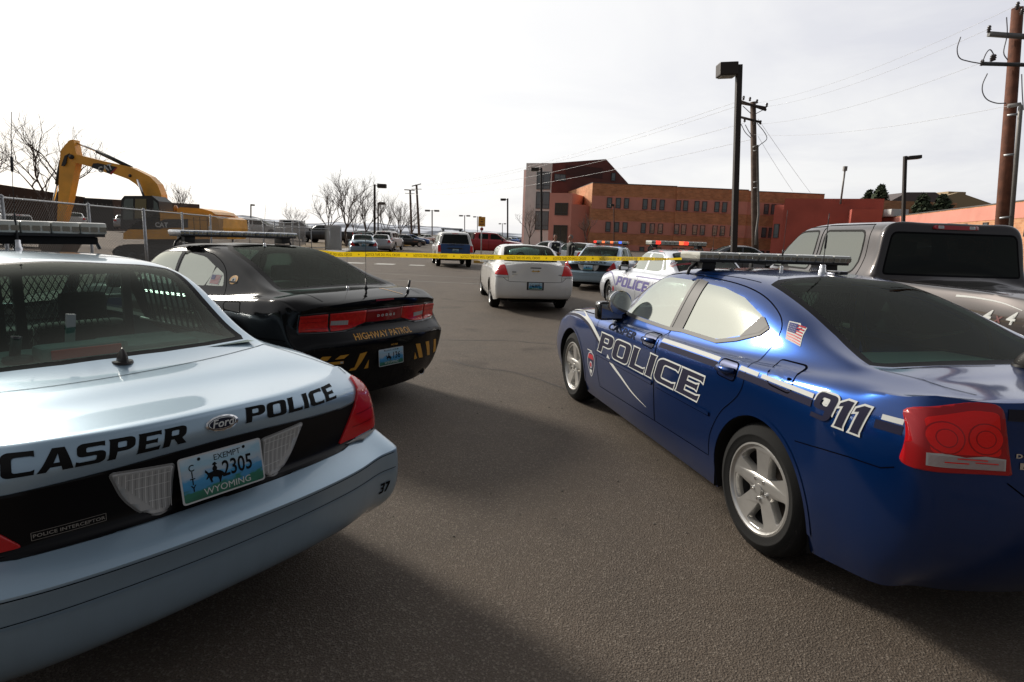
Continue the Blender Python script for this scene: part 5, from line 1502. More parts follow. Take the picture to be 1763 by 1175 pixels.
small_text(bm, pr, 'rear', 'HIGHWAY PATROL', .055, .748, .066, 1.13, .28, .0012, 1, -1, .003, 0, 1.05, .05)
LB = [gold_m, white_paint_m, blackdecal]
obj('lettering', bm, LB, body)
CH = [[(.684, .615), (.611, .613), (.639, .577), (.715, .577)], [(.454, .614), (.535, .612), (.580, .581), (.50, .581)], [(.348, .606), (.275, .614), (.330, .52), (.376, .46), (.442, .461), (.425, .48), (.392, .485)], [(.250, .541), (.246, .459), (.290, .459)],
      [(-.345, .520), (-.345, .446), (-.395, .446)], [(-.339, .603), (-.411, .598), (-.50, .440), (-.43, .446)], [(-.506, .600), (-.575, .597), (-.655, .433), (-.593, .441)], [(-.69, .594), (-.745, .590), (-.79, .45), (-.74, .44)]]
for c in CH:
    bm = bmesh.new(); patch(bm, pr, 'rear', [c], .003, 1, 0); obj('chevron', bm, gold_m, body)
bm = bmesh.new()
patch(bm, pr, 'rear', [[(.66, .535), (.50, .535), (.50, .560), (.66, .560)]], .003, 1, 0); patch(bm, pr, 'rear', [[(.53, .539), (.505, .539), (.505, .556), (.53, .556)]], .004, 1, 1)
small_text(bm, pr, 'rear', 'HC1363', -.04, .642, .022, 1.1, 0, .0004, 1, -1, .003, 0)
small_text(bm, pr, 'rear', 'DODGE', -.015, .912, .030, 1.3, 0, .0015, 1, -1, .014, 1, 2.0)
for s in (1, -1): pr.ribbon(bm, 'top', spline([(-.66, -.163 - .10), (-.80, -.27), (-.953, -.30)], 4), .014, .003, 1, 0) if s > 0 else None
obj('lettering', bm, LB, body); bm = bmesh.new()
patch(bm, pr, 'side', [circ2(.177, 1.178, .040, 24, 1.5)], .003, 1, 0, .03); patch(bm, pr, 'side', [circ2(.177, 1.176, .022, 18, 1.5)], .004, 1, 1, .03); patch(bm, pr, 'side', [circ2(.177, 1.176, .010, 8, 1.3)], .005, 1, 2, .03)
patch(bm, pr, 'side', [[(.25, 1.165), (.11, 1.165), (.11, 1.150), (.25, 1.150)]], .0045, 1, 2, .03)
obj('badge', bm, LB, body)
bm = bmesh.new(); flag(bm, pr, 'side', .545, 1.125, .15, .075, -1, 1, .003); obj('flag_sticker', bm, [flag_red, white_paint_m, flag_blue], body)
bm = bmesh.new()
pr.ribbon(bm, 'side', rounded([(.06, 1.0), (-.20, 1.02), (-.235, .925), (.04, .935)], .03, 4), .007, .003, 1, 0, True); obj('fuel_door', bm, seam_m, body)
plate(rt, (-1.112, .003, .535), (.305, .156), R(2), [('136', .20, .03, .085, .8, 0, 0), ('WYOMING', 0, -.34, .034, 1.0, 1, 0), ('HIGHWAY PATROL', 0, .38, .02, .95, 0, 0)], frame=-.035)
bm = bmesh.new()
for s in (1, -1):
    add_lathe(bm, [(.036, -.02), (.042, -.025), (.042, .10)], 'x', (-.90, s * .60, .268), 20, 0)
obj('exhaust_tip', bm, [chrome], rt)
light_bar(rt, 1.351, 1.566, .688, 'strip', feet=.05, depth=.27, t=.048)
antenna(rt, (.72, .07, 1.474), .42, .0013, 'ball', bend=(-.02, -.02))
antenna(rt, (-.56, .04, 1.112), .52, .0013, 'ball', bend=(.05, -.04))
antenna(rt, (-.83, .05, 1.104), .75, .0022, 'stub', coil=None)
bm = bmesh.new(); add_tube(bm, [(-.86, -.46, 1.09), (-.875, -.47, 1.20)], .012, 10, 0); add_tube(bm, [(-.86, -.46, 1.085), (-.866, -.464, 1.13)], .014, 10, 1); obj('stub_antenna', bm, [blackp, chrome], rt)
for s in (1, -1): mirror_part(rt, 2.13, .80, 1.055, blackg, s, (.13, .24, .165))
bm = bmesh.new()
for k in range(10): add_box(bm, (-.22, -.50 + .11 * k, 1.085), (.02, .085, .03), bevel=.004, mi=0)
obj('deck_light', bm, mat('deck_led', (.25, .30, .30), .2, .4), rt)
# ================================================================== grey crew-cab pickup, right edge
grey_p = paint('paint_grey_brown', (.042, .035, .034), .5, .36, .15)
TFW = rounded([(3.02, 1.33), (2.72, 1.60), (2.50, 1.745), (2.36, 1.765), (1.98, 1.77), (1.98, 1.33)], [.05, 0, .06, .05, .06, .05])
TRW = rounded([(1.80, 1.77), (1.80, 1.33), (1.02, 1.33), (.98, 1.45), (1.0, 1.765)], [.05, .05, .08, .0, .09])
TRG = [(y, z) for y, z in rounded([(.685, 1.772), (.765, 1.33), (-.765, 1.33), (-.685, 1.772)], [.07, .05, .05, .07])]
TFD = [(3.22, 1.22), (3.18, .80), (3.12, .50), (1.91, .52), (1.89, 1.2), (1.89, 1.84), (2.38, 1.825), (2.60, 1.76), (2.84, 1.60), (3.12, 1.33)]
TRD = [(1.88, .52), (.98, .54), (.92, .70), (.90, 1.25), (.88, 1.50), (.91, 1.80), (.96, 1.845), (1.88, 1.845)]
def truck(root, p, level, gls=None, glr=None, doors=True):
    parts, pr = build_car(root, SP_TRUCK, p, level, wb=3.645, arch_r=.47, arch_z=.41, tyre=.40, wkind='truck', track=.86,
        side_windows=[TFW, TRW], rear_window=TRG, rear_view='rear', windscreen=sym([(3.40, 0), (3.38, .50), (3.28, .62), (2.86, .63), (2.52, .64), (2.44, .50), (2.42, 0)]),
        doors=[TFD, TRD] if doors else [], gl_side=gls or glass_black, gl_rear=glr or glass_black,
        gaps=[('side', [(.60, 1.30), (.60, .60)])], gap_w=.010, floor_z=.40, frit=.02)
    body = parts['body']
    for s in (1, -1):
        L = lambda q: [(s * y, z) for y, z in (q if s > 0 else q[::-1])]
        bm = bmesh.new(); pr.lens(bm, [L([(.80, .90), (.955, .90), (.945, 1.24), (.82, 1.25)])], 'rear', .012, 1, .03); obj('tail_lamp', bm, lens_red, body)
        mirror_part(root, 3.02, .94, 1.34, blackp, s, (.12, .22, .24))
    bm = bmesh.new(); pr.lens(bm, [rounded([(.24, 1.802), (-.24, 1.802), (-.24, 1.838), (.24, 1.838)], .015)], 'rear', .02, 1, .04); hb = obj('high_brake_lamp', bm, mat('lens_red_cab', (.40, .012, .02), .15, coat=1), body)
    bm = bmesh.new()
    for s in (1, -1): pr.lens(bm, [rounded([(s * .17 + .03, 1.806), (s * .17 - .03, 1.806), (s * .17 - .03, 1.834), (s * .17 + .03, 1.834)], .008)], 'rear', .024, 1, .03)
    obj('cargo_lamp', bm, lens_clear, hb)
    seats(root, zs=.75, xf=2.4, xr=1.35, dash_x=2.85)
    return parts, pr
rt = tag(empty('pickup_truck', (4.703, 5.737, .0), .028 + math.pi / 2), 'grey-brown crew-cab pickup with dark rear glass, behind the dark blue police sedan', 'pickup')
rt.scale = (1, 1, 1.045)
parts, pr = truck(rt, grey_p, 3, gls=glass('glass_mirror_grey', (.10, .10, .095), .20, film=.10, sky_sheen_col=(.28, .28, .26)))
bm = bmesh.new()
small_text(bm, pr, 'side', '4', -1.28, 1.12, .13, 1.2, .25, .003, 1, -1, .004, 0, 1, .1); small_text(bm, pr, 'side', 'x', -1.17, 1.11, .10, 1.2, .25, .002, 1, -1, .004, 1, 1, .1); small_text(bm, pr, 'side', '4', -1.06, 1.11, .13, 1.2, .25, .003, 1, -1, .004, 0, 1, .1)
st = spline([(-.70, 1.235), (-.90, 1.238), (-1.15, 1.225), (-1.36, 1.19)], 5)
bm0 = bm
for q in range(len(st) - 1): pr.ribbon(bm, 'side', st[q:q + 2], .014 * (1 - q / len(st)) + .003, .003, 1, 0)
def pr_hit_y(x, z): p, n = pr.hit('side', x, z, 1); return p.y
for sd in (1, -1):
    bm = bmesh.new()
    for w in (TFW, TRW): pr.ribbon(bm, 'side', grow_poly(w, .012), .022, .003, sd, 0, True)
    obj('window_seal', bm, mat('seal_black', (.006, .006, .006), .6, spec=.1), parts['body'])
for o in parts['door']:
    sd = o['_s']; front = max(v.co.x for v in o.data.vertices) > 2.2; x0 = 2.02 if front else 1.06
    hb = bmesh.new(); y = pr_hit_y(x0, 1.13) * sd
    add_box(hb, (x0, y + sd * .012, 1.13), (.22, .04, .045), bevel=.015); obj('handle', hb, blackp, o, smooth=50)
obj('lettering', bm0, [white_paint_m, mat('red_brown_lettering', (.12, .03, .03), .4)], parts['body'])

# ================================================================== sedans in the middle distance
white_p = paint('paint_white', (.72, .71, .68), .0, .35, .12)
silver_p = paint('paint_silver', (.46, .47, .49), .6, .36, .12)
dgrey_p = paint('paint_dark_grey', (.10, .105, .115), .5, .36, .1)
IFW = rounded([(1.98, 1.03), (1.72, 1.22), (1.58, 1.34), (1.42, 1.375), (.99, 1.39), (.99, 1.03)], [.02, 0, .05, .05, .02, .02])
IRW = rounded([(.91, 1.39), (.91, 1.035), (.34, 1.045), (.10, 1.09), (.16, 1.17), (.36, 1.33), (.50, 1.375)], [.02, .02, .04, .03, .02, .05, .04])
IFD = [(2.20, .93), (2.16, .55), (2.08, .35), (.97, .35), (.95, .8), (.95, 1.415), (1.40, 1.41), (1.60, 1.36), (1.76, 1.24), (2.0, 1.03)]
IRD = [(.94, .35), (.42, .36), (.38, .55), (.22, .74), (.13, .9), (.06, 1.08), (.30, 1.33), (.50, 1.405), (.94, 1.415)]
IRG = sym([(.40, 0), (.39, .25), (.35, .46), (.28, .555), (.14, .575), (-.05, .60), (-.25, .625), (-.36, .62), (-.42, .42), (-.45, .20), (-.455, 0)])
IWS = sym([(2.28, 0), (2.25, .38), (2.17, .57), (2.06, .585), (1.80, .56), (1.60, .545), (1.52, .52), (1.49, .36), (1.48, 0)])
def sedan(root, p, level=2, near=False, gls=None, spoiler=False):
    parts, pr = build_car(root, SP_IMPALA, p, level, wb=2.807, arch_r=.37, arch_z=.335, tyre=.335, wkind='alloy2', track=.79,
        side_windows=[IFW, IRW], rear_window=IRG, rear_view='top', windscreen=IWS, doors=[IFD, IRD], gl_side=gls or glass_dark, gl_rear=glass_rear_dark,
        gaps=[('rear', [(-.735, .80), (-.62, .70), (-.55, .685), (.55, .685), (.62, .70), (.735, .80)]), ('rear', [(.705, 1.03), (.60, .80), (.60, .70)]), ('rear', [(-.705, 1.03), (-.60, .80), (-.60, .70)])], gap_w=.008, frit=.04)
    body = parts['body']
    seats(root, zs=.28, xf=1.4, xr=.5, dash_x=1.9, shelf=(-.42, .12, 1.0, .98, .60), trim=interior)
    for s in (1, -1):
        L = lambda q: [(s * y, z) for y, z in (q if s > 0 else q[::-1])]
        bm = bmesh.new()
        pr.lens(bm, [L([(.595, .822), (.872, .822), (.866, .87), (.82, .955), (.76, 1.02), (.70, 1.045), (.665, 1.04)])], 'rear', .010, 1, .03, 0)
        pr.lens(bm, [L([(.590, .772), (.875, .772), (.872, .820), (.594, .820)])], 'rear', .009, 1, .03, 1)
        obj('tail_lamp', bm, [lens_red, lens_clear], body)
        mirror_part(root, 1.92, .80, 1.02, p, s, (.11, .21, .13))
        bm = bmesh.new(); pr.lens(bm, [[(s * y, z) for y, z in ([(.36, .62), (.76, .62), (.74, .75), (.40, .75)] if s < 0 else [(.40, .75), (.74, .75), (.76, .62), (.36, .62)])]], 'rear', .006, -1, .05)
        obj('headlamp', bm, lens_clear, body)
    return parts, pr
rt = tag(empty('sedan', (.3266, 14.0712, 0), .1326 + math.pi / 2), 'white sedan with a gold bow-tie emblem and red corner lamps, seen from behind', 'car')
parts, pr = sedan(rt, white_p, 3, True, glass('glass_mirror_pale', (.10, .11, .10), .35, film=.15, sky_sheen_col=(.5, .5, .44)))
bm = bmesh.new()
patch(bm, pr, 'rear', [[(-.10, .925), (-.045, .95), (-.045, .935), (.045, .935), (.045, .95), (.10, .925), (.045, .90), (.045, .915), (-.045, .915), (-.045, .90)][::-1]], .006, 1, 0)
patch(bm, pr, 'rear', [[(.12, .985), (-.12, .985), (-.12, 1.005), (.12, 1.005)]], .004, 1, 1)
patch(bm, pr, 'rear', [rounded([(.52, .88), (.43, .88), (.43, .91), (.52, .91)], .01)], .004, 1, 2); small_text(bm, pr, 'rear', 'IMPALA', .46, .845, .03, 1.2, 0, 0, 1, -1, .004, 2); small_text(bm, pr, 'rear', 'FLEX', -.56, .845, .028, 1.2, 0, .001, 1, -1, .004, 1)
obj('emblem', bm, [mat('emblem_gold', (.70, .42, .08), .25, .6), blackg, mat('badge_chrome_grey', (.3, .3, .3), .3, .6)], parts['body'])
bm = bmesh.new(); patch(bm, pr, 'rear', [[(.19, .51), (-.19, .51), (-.19, .69), (.19, .69)]], .003, 1, 0); obj('plate_recess', bm, blackp, parts['body'])
plate(rt, (-1.125, 0, .60), (.305, .152), R(3), [('1', .30 - .66, 0, .085, .8, 0, 0), ('8875', .15, 0, .085, .75, 0, 0), ('WYOMING', 0, -.36, .03, 1, 1, 0)], frame=-.06)
SEDAN = rt
def recolor(root, p):
    for ch in [root] + list(root.children_recursive):
        for sl in getattr(ch, 'material_slots', []):
            if sl.material and sl.material.name.startswith('paint_'):
                sl.link = 'OBJECT'; sl.material = p
def place(src, name, label, cat, pose, p=None, z=0.0, group=None, scale=1.0, rot=None):
    c = copy_tree(src); c.name = name
    c.location = (pose[0], pose[1], z); c.rotation_euler = (0, 0, pose[2] + math.pi / 2); c.scale = (scale,) * 3
    c['label'] = label; c['category'] = cat
    if 'group' in c: del c['group']
    if group: c['group'] = group
    if p: recolor(c, p)
    return c
# plain sedan used for the rest (no emblem or plate)
rt = tag(empty('sedan', (2.833, 28.86, 0), -.507 + math.pi / 2), 'white sedan parked behind the two officers, its right side towards the red building', 'car')
sedan(rt, paint('paint_cool_white', (.66, .68, .70), .1, .35, .1), 2)
SEDAN2 = rt
place(SEDAN2, 'sedan', 'pale silver sedan parked beyond the white sedan, left of the officers', 'car', (3.3, 38.4, 1.15), silver_p)
place(SEDAN2, 'sedan', 'dark grey sedan parked by the lamp post before the brick wall', 'car', (10.6, 30.8, -1.70), dgrey_p, .12)

# ------------------------------------------------------------------ police sedans of the same kind farther off
silver2 = silver
rt = tag(empty('police_car', (2.931, 20.443, -.02), -.423 + math.pi / 2), 'silver-blue police sedan with red and blue roof lights flashing, beside the white sedan', 'police car', 'silver-blue police sedans')
parts, pr = cv_common(rt, silver, 2, False)
plate(rt, (-1.322, .003, .775), (.31, .166), R(9), [('2', -.1, 0, .08, .8, 0, 0), ('811', .15, 0, .08, .8, 0, 0)], frame=-.05)
light_bar(rt, 1.36, 1.565, .622, 'clear', feet=.03, depth=.33, lit={11: 'red', 8: 'amber', 5: 'amber', 2: 'blue'})
seats(rt, zs=.28, xf=1.45, xr=.55, dash_x=1.95, shelf=(-.45, .12, 1.02, 1.00, .66), trim=interior)
CVMID = rt
c = place(CVMID, 'police_car', 'silver-blue police sedan parked far off by the grass verge, seen squarely from behind', 'police car', (-10.75, 42.0, .30), None, 0, 'silver-blue police sedans')
for ch in c.children_recursive:
    if ch.name.startswith('lens'):
        for sl in ch.material_slots: sl.link = 'OBJECT'; sl.material = MATS['bar_lens_clear']
rt = tag(empty('police_car', (3.659, 11.434, .03), .16 + math.pi / 2), 'silver police sedan with purple POLICE lettering on its side, behind the dark blue car bonnet', 'police car', 'silver-blue police sedans')
psilver = paint('paint_bright_silver', (.60, .62, .67), .45, .36, .15)
parts, pr = cv_common(rt, psilver, 2, False, gls=glass('glass_mirror_pale', (.10, .11, .10), .35), dec=False)
purple = mat('purple_lettering', (.09, .075, .24), .4)
bm = bmesh.new()
letters(bm, pr, 'side', 'POLICE', 2.28, .62, .20, 1.70, .21, 1, .003, .018, 1, -1, .1)
letters(bm, pr, 'side', 'POLICE', 2.28, .62, .20, 1.70, .21, 1, .0045, .008, 0, -1, .1)
small_text(bm, pr, 'side', 'CASPER', 1.86, .885, .085, 1.7, .1, .002, 1, -1, .003, 2, 1.1, .1)
for q in range(8):
    st = spline([(3.5, .76), (3.1, .87), (2.7, .84), (2.45, .72), (2.3, .60)], 2)
    pr.ribbon(bm, 'side', st[q:q + 2], .035, .003, 1, 0)
pr.ribbon(bm, 'side', [(1.15, .90), (-.9, .93)], .03, .003, 1, 0)
patch(bm, pr, 'side', [circ2(2.45, .52, .06, 14)], .003, 1, 3)
obj('lettering', bm, [purple, white_paint_m, mat('grey_lettering', (.34, .34, .38), .4), flag_red], parts['body'])
bm = bmesh.new(); flag(bm, pr, 'side', .02, 1.16, .15, .085, -1, 1, .003); obj('flag_sticker', bm, [flag_red, white_paint_m, flag_blue], parts['body'])
light_bar(rt, 1.36, 1.575, .622, 'clear', feet=.04, depth=.33, lit={10: 'red', 5: 'amber', 4: 'red'})
seats(rt, zs=.28, xf=1.45, xr=.55, dash_x=1.95, shelf=(-.45, .12, 1.02, 1.00, .66), trim=interior)
bm = bmesh.new()
add_lathe(bm, [(0, .075), (.05, .07), (.08, .04), (.088, 0), (.088, -.04)], 'x', (2.30, .78, 1.12), 20, 0); add_tube(bm, [(2.28, .78, 1.05), (2.2, .72, .99)], .014, 8, 0)
obj('spotlight', bm, blackg, rt, smooth=60)
antenna(rt, (.3, -.3, 1.44), .55, .003, 'stub')

# ------------------------------------------------------------------ police sport-utility vehicles
sblue = paint('paint_mid_blue', (.012, .055, .17), .4, .36, .12)
SFW = rounded([(2.42, 1.21), (2.12, 1.45), (1.95, 1.57), (1.80, 1.61), (1.30, 1.63), (1.30, 1.20)], [.03, 0, .05, .04, .03, .03])
SRW = rounded([(1.18, 1.63), (1.18, 1.20), (.36, 1.21), (.34, 1.62)], .04)
SQW = rounded([(.22, 1.61), (.24, 1.22), (-.62, 1.25), (-.58, 1.58)], .05)
def suv(root, p, level=2, bar=True, gate=None):
    RG = rounded([(.60, 1.67), (.72, 1.20), (-.72, 1.20), (-.60, 1.67)], .05)
    parts, pr = build_car(root, SP_SUV, p, level, wb=3.03, arch_r=.45, arch_z=.39, tyre=.38, wkind='alloy2', track=.80,
        side_windows=[SFW, SRW, SQW], rear_window=RG, rear_view='rear', windscreen=sym([(2.68, 0), (2.64, .5), (2.50, .60), (2.0, .60), (1.74, .58), (1.70, 0)]), doors=[],
        gl_side=glass_black, gl_rear=glass_black, gaps=[('side', [(1.24, 1.15), (1.22, .45)]), ('side', [(.28, 1.15), (.30, .80)]), ('side', [(2.4, 1.1), (2.35, .45)])], gap_w=.01, floor_z=.36, frit=.02)
    body = parts['body']
    for s in (1, -1):
        L = lambda q: [(s * y, z) for y, z in (q if s > 0 else q[::-1])]
        bm = bmesh.new(); pr.lens(bm, [L([(.74, .78), (.89, .78), (.885, 1.10), (.76, 1.12)])], 'rear', .012, 1, .03); obj('tail_lamp', bm, lens_red, body)
        mirror_part(root, 2.45, .90, 1.20, blackp, s, (.12, .22, .18))
    if gate:
        bm = bmesh.new()
        pr.lens(bm, [[(.735, 1.19), (.76, 1.12), (.74, .78), (.74, .64), (-.74, .64), (-.74, .78), (-.76, 1.12), (-.735, 1.19)]], 'rear', .004, 1, .05); g = obj('tailgate', bm, gate, body)
        bm = bmesh.new(); small_text(bm, pr, 'rear', 'CASPER POLICE', .0, 1.13, .10, 1.2, .1, .003, 1, -1, .008, 0, 1, .1); obj('lettering', bm, mat('ghost_dark', (.004, .006, .02), .3), g)
        bm = bmesh.new(); pr.lens(bm, [rounded([(.44, .94), (-.40, .94), (-.34, 1.0), (.38, 1.0)], .02)], 'rear', .03, 1, .04); obj('handle_bar', bm, blackp, g)
        plate(root, (-1.115, 0, .86), (.305, .152), R(0), [('9072', .1, 0, .08, .8, 0, 0)], frame=-.08)
    bm = bmesh.new(); pr.lens(bm, [rounded([(.16, 1.70), (-.16, 1.70), (-.15, 1.72), (.15, 1.72)], .008)], 'rear', .008, 1, .04); obj('high_brake_lamp', bm, lens_red, body)
    if bar:
        light_bar(root, 1.1, 1.93, .58, 'strip', feet=.07, depth=.28)
        bm = bmesh.new()
        for s in (1, -1): add_tube(bm, [(-.5, s * .62, 1.76), (-.45, s * .62, 1.83), (1.2, s * .62, 1.85), (1.3, s * .62, 1.78)], .016, 8)
        obj('roof_rail', bm, blackp, body)
    return parts, pr
rt = tag(empty('police_suv', (-3.244, 31.28, 0), .201 + math.pi / 2), 'police sport-utility vehicle with blue tailgate and white sides, standing in the road', 'police suv', 'police sport-utility vehicles')
suv(rt, white_p, 2, True, sblue); SUV = rt
place(SUV, 'police_suv', 'distant police sport-utility vehicle with roof bar, parked along the verge under bare trees', 'police suv', (-12.3, 56.5, -.03), None, 0, 'police sport-utility vehicles')
rt = tag(empty('sedan', (-11.5, 50.0, 0), .16 + math.pi / 2), 'silver sedan partly hidden behind the far police sedan at the verge', 'car')
c = place(SEDAN2, 'sedan', rt['label'], 'car', (-11.35, 50.2, .16), silver_p); bpy.data.objects.remove(rt)
# ------------------------------------------------------------------ pickups
rt = tag(empty('pickup_truck', (-4.2, 51.5, 0), -2.05 + math.pi / 2), 'red pickup with a pale canopy over its bed, turned across the road', 'pickup')
red_p = paint('paint_red', (.36, .008, .012), .1, .35, .1)
truck(rt, red_p, 2); rt.rotation_euler.z = -1.72 + math.pi / 2; rt.location = (-3.9, 50.0, .05)
bm = bmesh.new(); add_box(bm, (-.28, 0, 1.56), (1.66, 1.70, .56), bevel=.08); o = obj('canopy', bm, mat('canopy_beige', (.42, .40, .36), .5), rt, smooth=50)
bm = bmesh.new()
for s in (1, -1): add_box(bm, (-.28, s * .852, 1.60), (1.2, .006, .30), bevel=.002)
obj('canopy_window', bm, frit_m, o)
TRUCK2 = rt
def plain_truck(name, label, pose, p, z, scale=1.0, group=None):
    c = place(TRUCK2, name, label, 'pickup', pose, p, z, group, scale)
    for ch in list(c.children_recursive):
        if ch.name.startswith('canopy'): bpy.data.objects.remove(ch)
    return c
plain_truck('pickup_truck', 'white crew-cab pickup parked side-on behind the wire fence', (-24.6, 60.5, -1.327), white_p, .62, 1.05)

# ------------------------------------------------------------------ terrain, kerbs, verge
def sstep(a, b, x):
    t = max(0, min(1, (x - a) / (b - a))); return t * t * (3 - 2 * t)
def fence_x(y): return -9.5 - .2024 * (y - 10)
def H(x, y):
    d = fence_x(max(y, 10)) - x if y > 0 else -1
    h = .62 * sstep(0, 7, d) * sstep(36, 54, y) + .10 * sstep(0, 5, d) * sstep(8, 14, y)
    if y > 40: h += .35 * sstep(0, 4, (-13.3 - .048 * (y - 43)) - x) * sstep(40, 52, y) * (1 - sstep(0, 7, d))
    h += -.6 * sstep(130, 400, math.hypot(x, y))
    return h
def sheet(name, poly, off, m, g=2.0, kind='structure', label=None):
    bm = flat_bm([poly], g)
    for v in bm.verts: v.co.z = H(v.co.x, v.co.y) + off
    o = obj(name, bm, m, None, 180); tag(o, label, None, None, kind); return o
bm = bmesh.new()
xs_ = [-1500, -700, -350, -180, -120] + list(range(-90, 91, 3)) + [120, 180, 350, 700, 1500]
ys_ = [-400, -150, -60, -20] + list(range(-6, 141, 3)) + [170, 220, 300, 420, 650, 1000, 1800]
gv = [[bm.verts.new((x, y, H(x, y))) for y in ys_] for x in xs_]
for i in range(len(xs_) - 1):
    for j in range(len(ys_) - 1): bm.faces.new((gv[i][j], gv[i + 1][j], gv[i + 1][j + 1], gv[i][j + 1]))
o = obj('ground', bm, asphalt_m, None, 180); tag(o, kind='structure')
dirt_m = mat('dirt', (.13, .092, .062), .95, bump=(6, .5), vary=(.5, .35))
grass_m = mat('dry_grass', (.145, .098, .045), .95, bump=(30, .8), vary=(1.2, .45))
conc_m = mat('concrete', (.36, .345, .32), .85, vary=(2, .15), bump=(60, .2))
yellow_m = mat('yellow_paint', (.48, .27, .03), .7, vary=(3, .25))
white_line = mat('road_paint', (.50, .49, .46), .75, vary=(2.5, .35))
sheet('dirt_lot', [(-10.2, 9), (fence_x(20) - .5, 20), (fence_x(36) - .5, 36), (fence_x(52) - .3, 52), (-16.5, 56), (-19.5, 130), (-170, 130), (-170, 4), (-12, 4)], .02, dirt_m, 3)
kx = lambda y: -12.55 - .048 * (y - 43)
sheet('grass_verge', [(kx(37) - 1.7, 37), (kx(60) - 1.7, 60), (kx(100) - 1.7, 100), (kx(130) - 1.7, 130), (kx(130) - 9, 130), (kx(90) - 8, 90), (-20.5, 60), (-17.5, 46), (-15, 37)], .05, grass_m, 2)
sheet('pavement', [(kx(35) - .15, 35), (kx(130) - .15, 130), (kx(130) - 1.72, 130), (kx(35) - 1.72, 35)], .13, conc_m, 3)
def kerb(name, pts, w, h, m):
    bm = bmesh.new()
    for (x0, y0), (x1, y1) in zip(pts, pts[1:]):
        d = Vector((x1 - x0, y1 - y0)).normalized(); n = Vector((-d.y, d.x)) * w / 2
        z0, z1 = H(x0, y0), H(x1, y1)
        v = [bm.verts.new(p) for p in ((x0 - n.x, y0 - n.y, z0 - .1), (x0 + n.x, y0 + n.y, z0 - .1), (x1 + n.x, y1 + n.y, z1 - .1), (x1 - n.x, y1 - n.y, z1 - .1), (x0 - n.x * .8, y0 - n.y * .8, z0 + h), (x0 + n.x * .8, y0 + n.y * .8, z0 + h), (x1 + n.x * .8, y1 + n.y * .8, z1 + h), (x1 - n.x * .8, y1 - n.y * .8, z1 + h))]
        for f in ((0, 1, 5, 4), (1, 2, 6, 5), (2, 3, 7, 6), (3, 0, 4, 7), (4, 5, 6, 7)): bm.faces.new([v[q] for q in f])
    o = obj(name, bm, m); tag(o, kind='structure'); return o
kerb('kerb', [(kx(35), 35), (kx(62), 62)], .2, .15, conc_m); kerb('kerb_yellow', [(kx(62), 62), (kx(85), 85), (kx(130), 130)], .22, .15, yellow_m)
kerb('kerb_island', [(-2.5, 36.3), (-1.2, 36.0)], .22, .15, yellow_m); kerb('kerb_island', [(-1.2, 36.0), (9, 35.4)], .22, .15, conc_m)
sheet('island_pavement', [(-2.5, 36.4), (9, 35.5), (9, 37.2), (-2.2, 37.9)], .12, conc_m, 3)
for i, (x, y, w, l) in enumerate(((-8.5, 31.4, 1.05, .45), (-6.85, 31.3, 1.0, .5), (-5.15, 31.2, .8, .4))):
    sheet('road_marking', [(x - w / 2, y - l), (x + w / 2, y - l), (x + w / 2, y + l), (x - w / 2, y + l)], .005, white_line, 5)
worn = mat('worn_paint', (.20, .19, .175), .8, vary=(1.5, .4))
sheet('road_marking', [(-4.6, 20.8), (.3, 20.2), (.3, 20.32), (-4.6, 20.92)], .004, worn, 5)
sheet('road_marking', [(-6.0, 24.0), (-1.2, 23.2), (-1.2, 23.31), (-6.0, 24.11)], .004, worn, 5)
sheet('road_marking', [(-3.4, 17.6), (-2.6, 17.5), (-2.6, 17.56), (-3.4, 17.66)], .004, worn, 5)
# cracks sealed with tar
tar = mat('tar_seal', (.012, .011, .011), .55)
bm = bmesh.new(); rr = random.Random(3)
for (x, y, a, n) in ((-1.2, 9.2, .3, 16), (.6, 6.4, 1.9, 10), (-3.5, 18, .1, 22), (2.2, 18.5, 2.9, 20)):
    pts = []
    for k in range(n):
        pts.append((x, y)); a += rr.uniform(-.35, .35); x += .22 * math.cos(a); y += .22 * math.sin(a)
    for (p, q) in zip(pts, pts[1:]):
        d = Vector((q[0] - p[0], q[1] - p[1])).normalized(); w = rr.uniform(.004, .010); nn = Vector((-d.y, d.x)) * w
        bm.faces.new([bm.verts.new((p[0] + nn.x, p[1] + nn.y, .003)), bm.verts.new((p[0] - nn.x, p[1] - nn.y, .003)), bm.verts.new((q[0] - nn.x, q[1] - nn.y, .003)), bm.verts.new((q[0] + nn.x, q[1] + nn.y, .003))])
o = obj('road_crack', bm, tar); tag(o, kind='structure')
# small litter pebbles
bm = bmesh.new()
for k in range(140):
    x, y = rr.uniform(-1.5, 3), rr.uniform(1.2, 12); r = rr.uniform(.003, .009)
    bmesh.ops.create_icosphere(bm, subdivisions=1, radius=r, matrix=Matrix.Translation((x, y, r * .4)) @ Matrix.Diagonal((1, rr.uniform(.6, 1.2), .6, 1)))
o = obj('gravel', bm, mat('pebble', (.12, .105, .09), .9)); tag(o, kind='stuff')
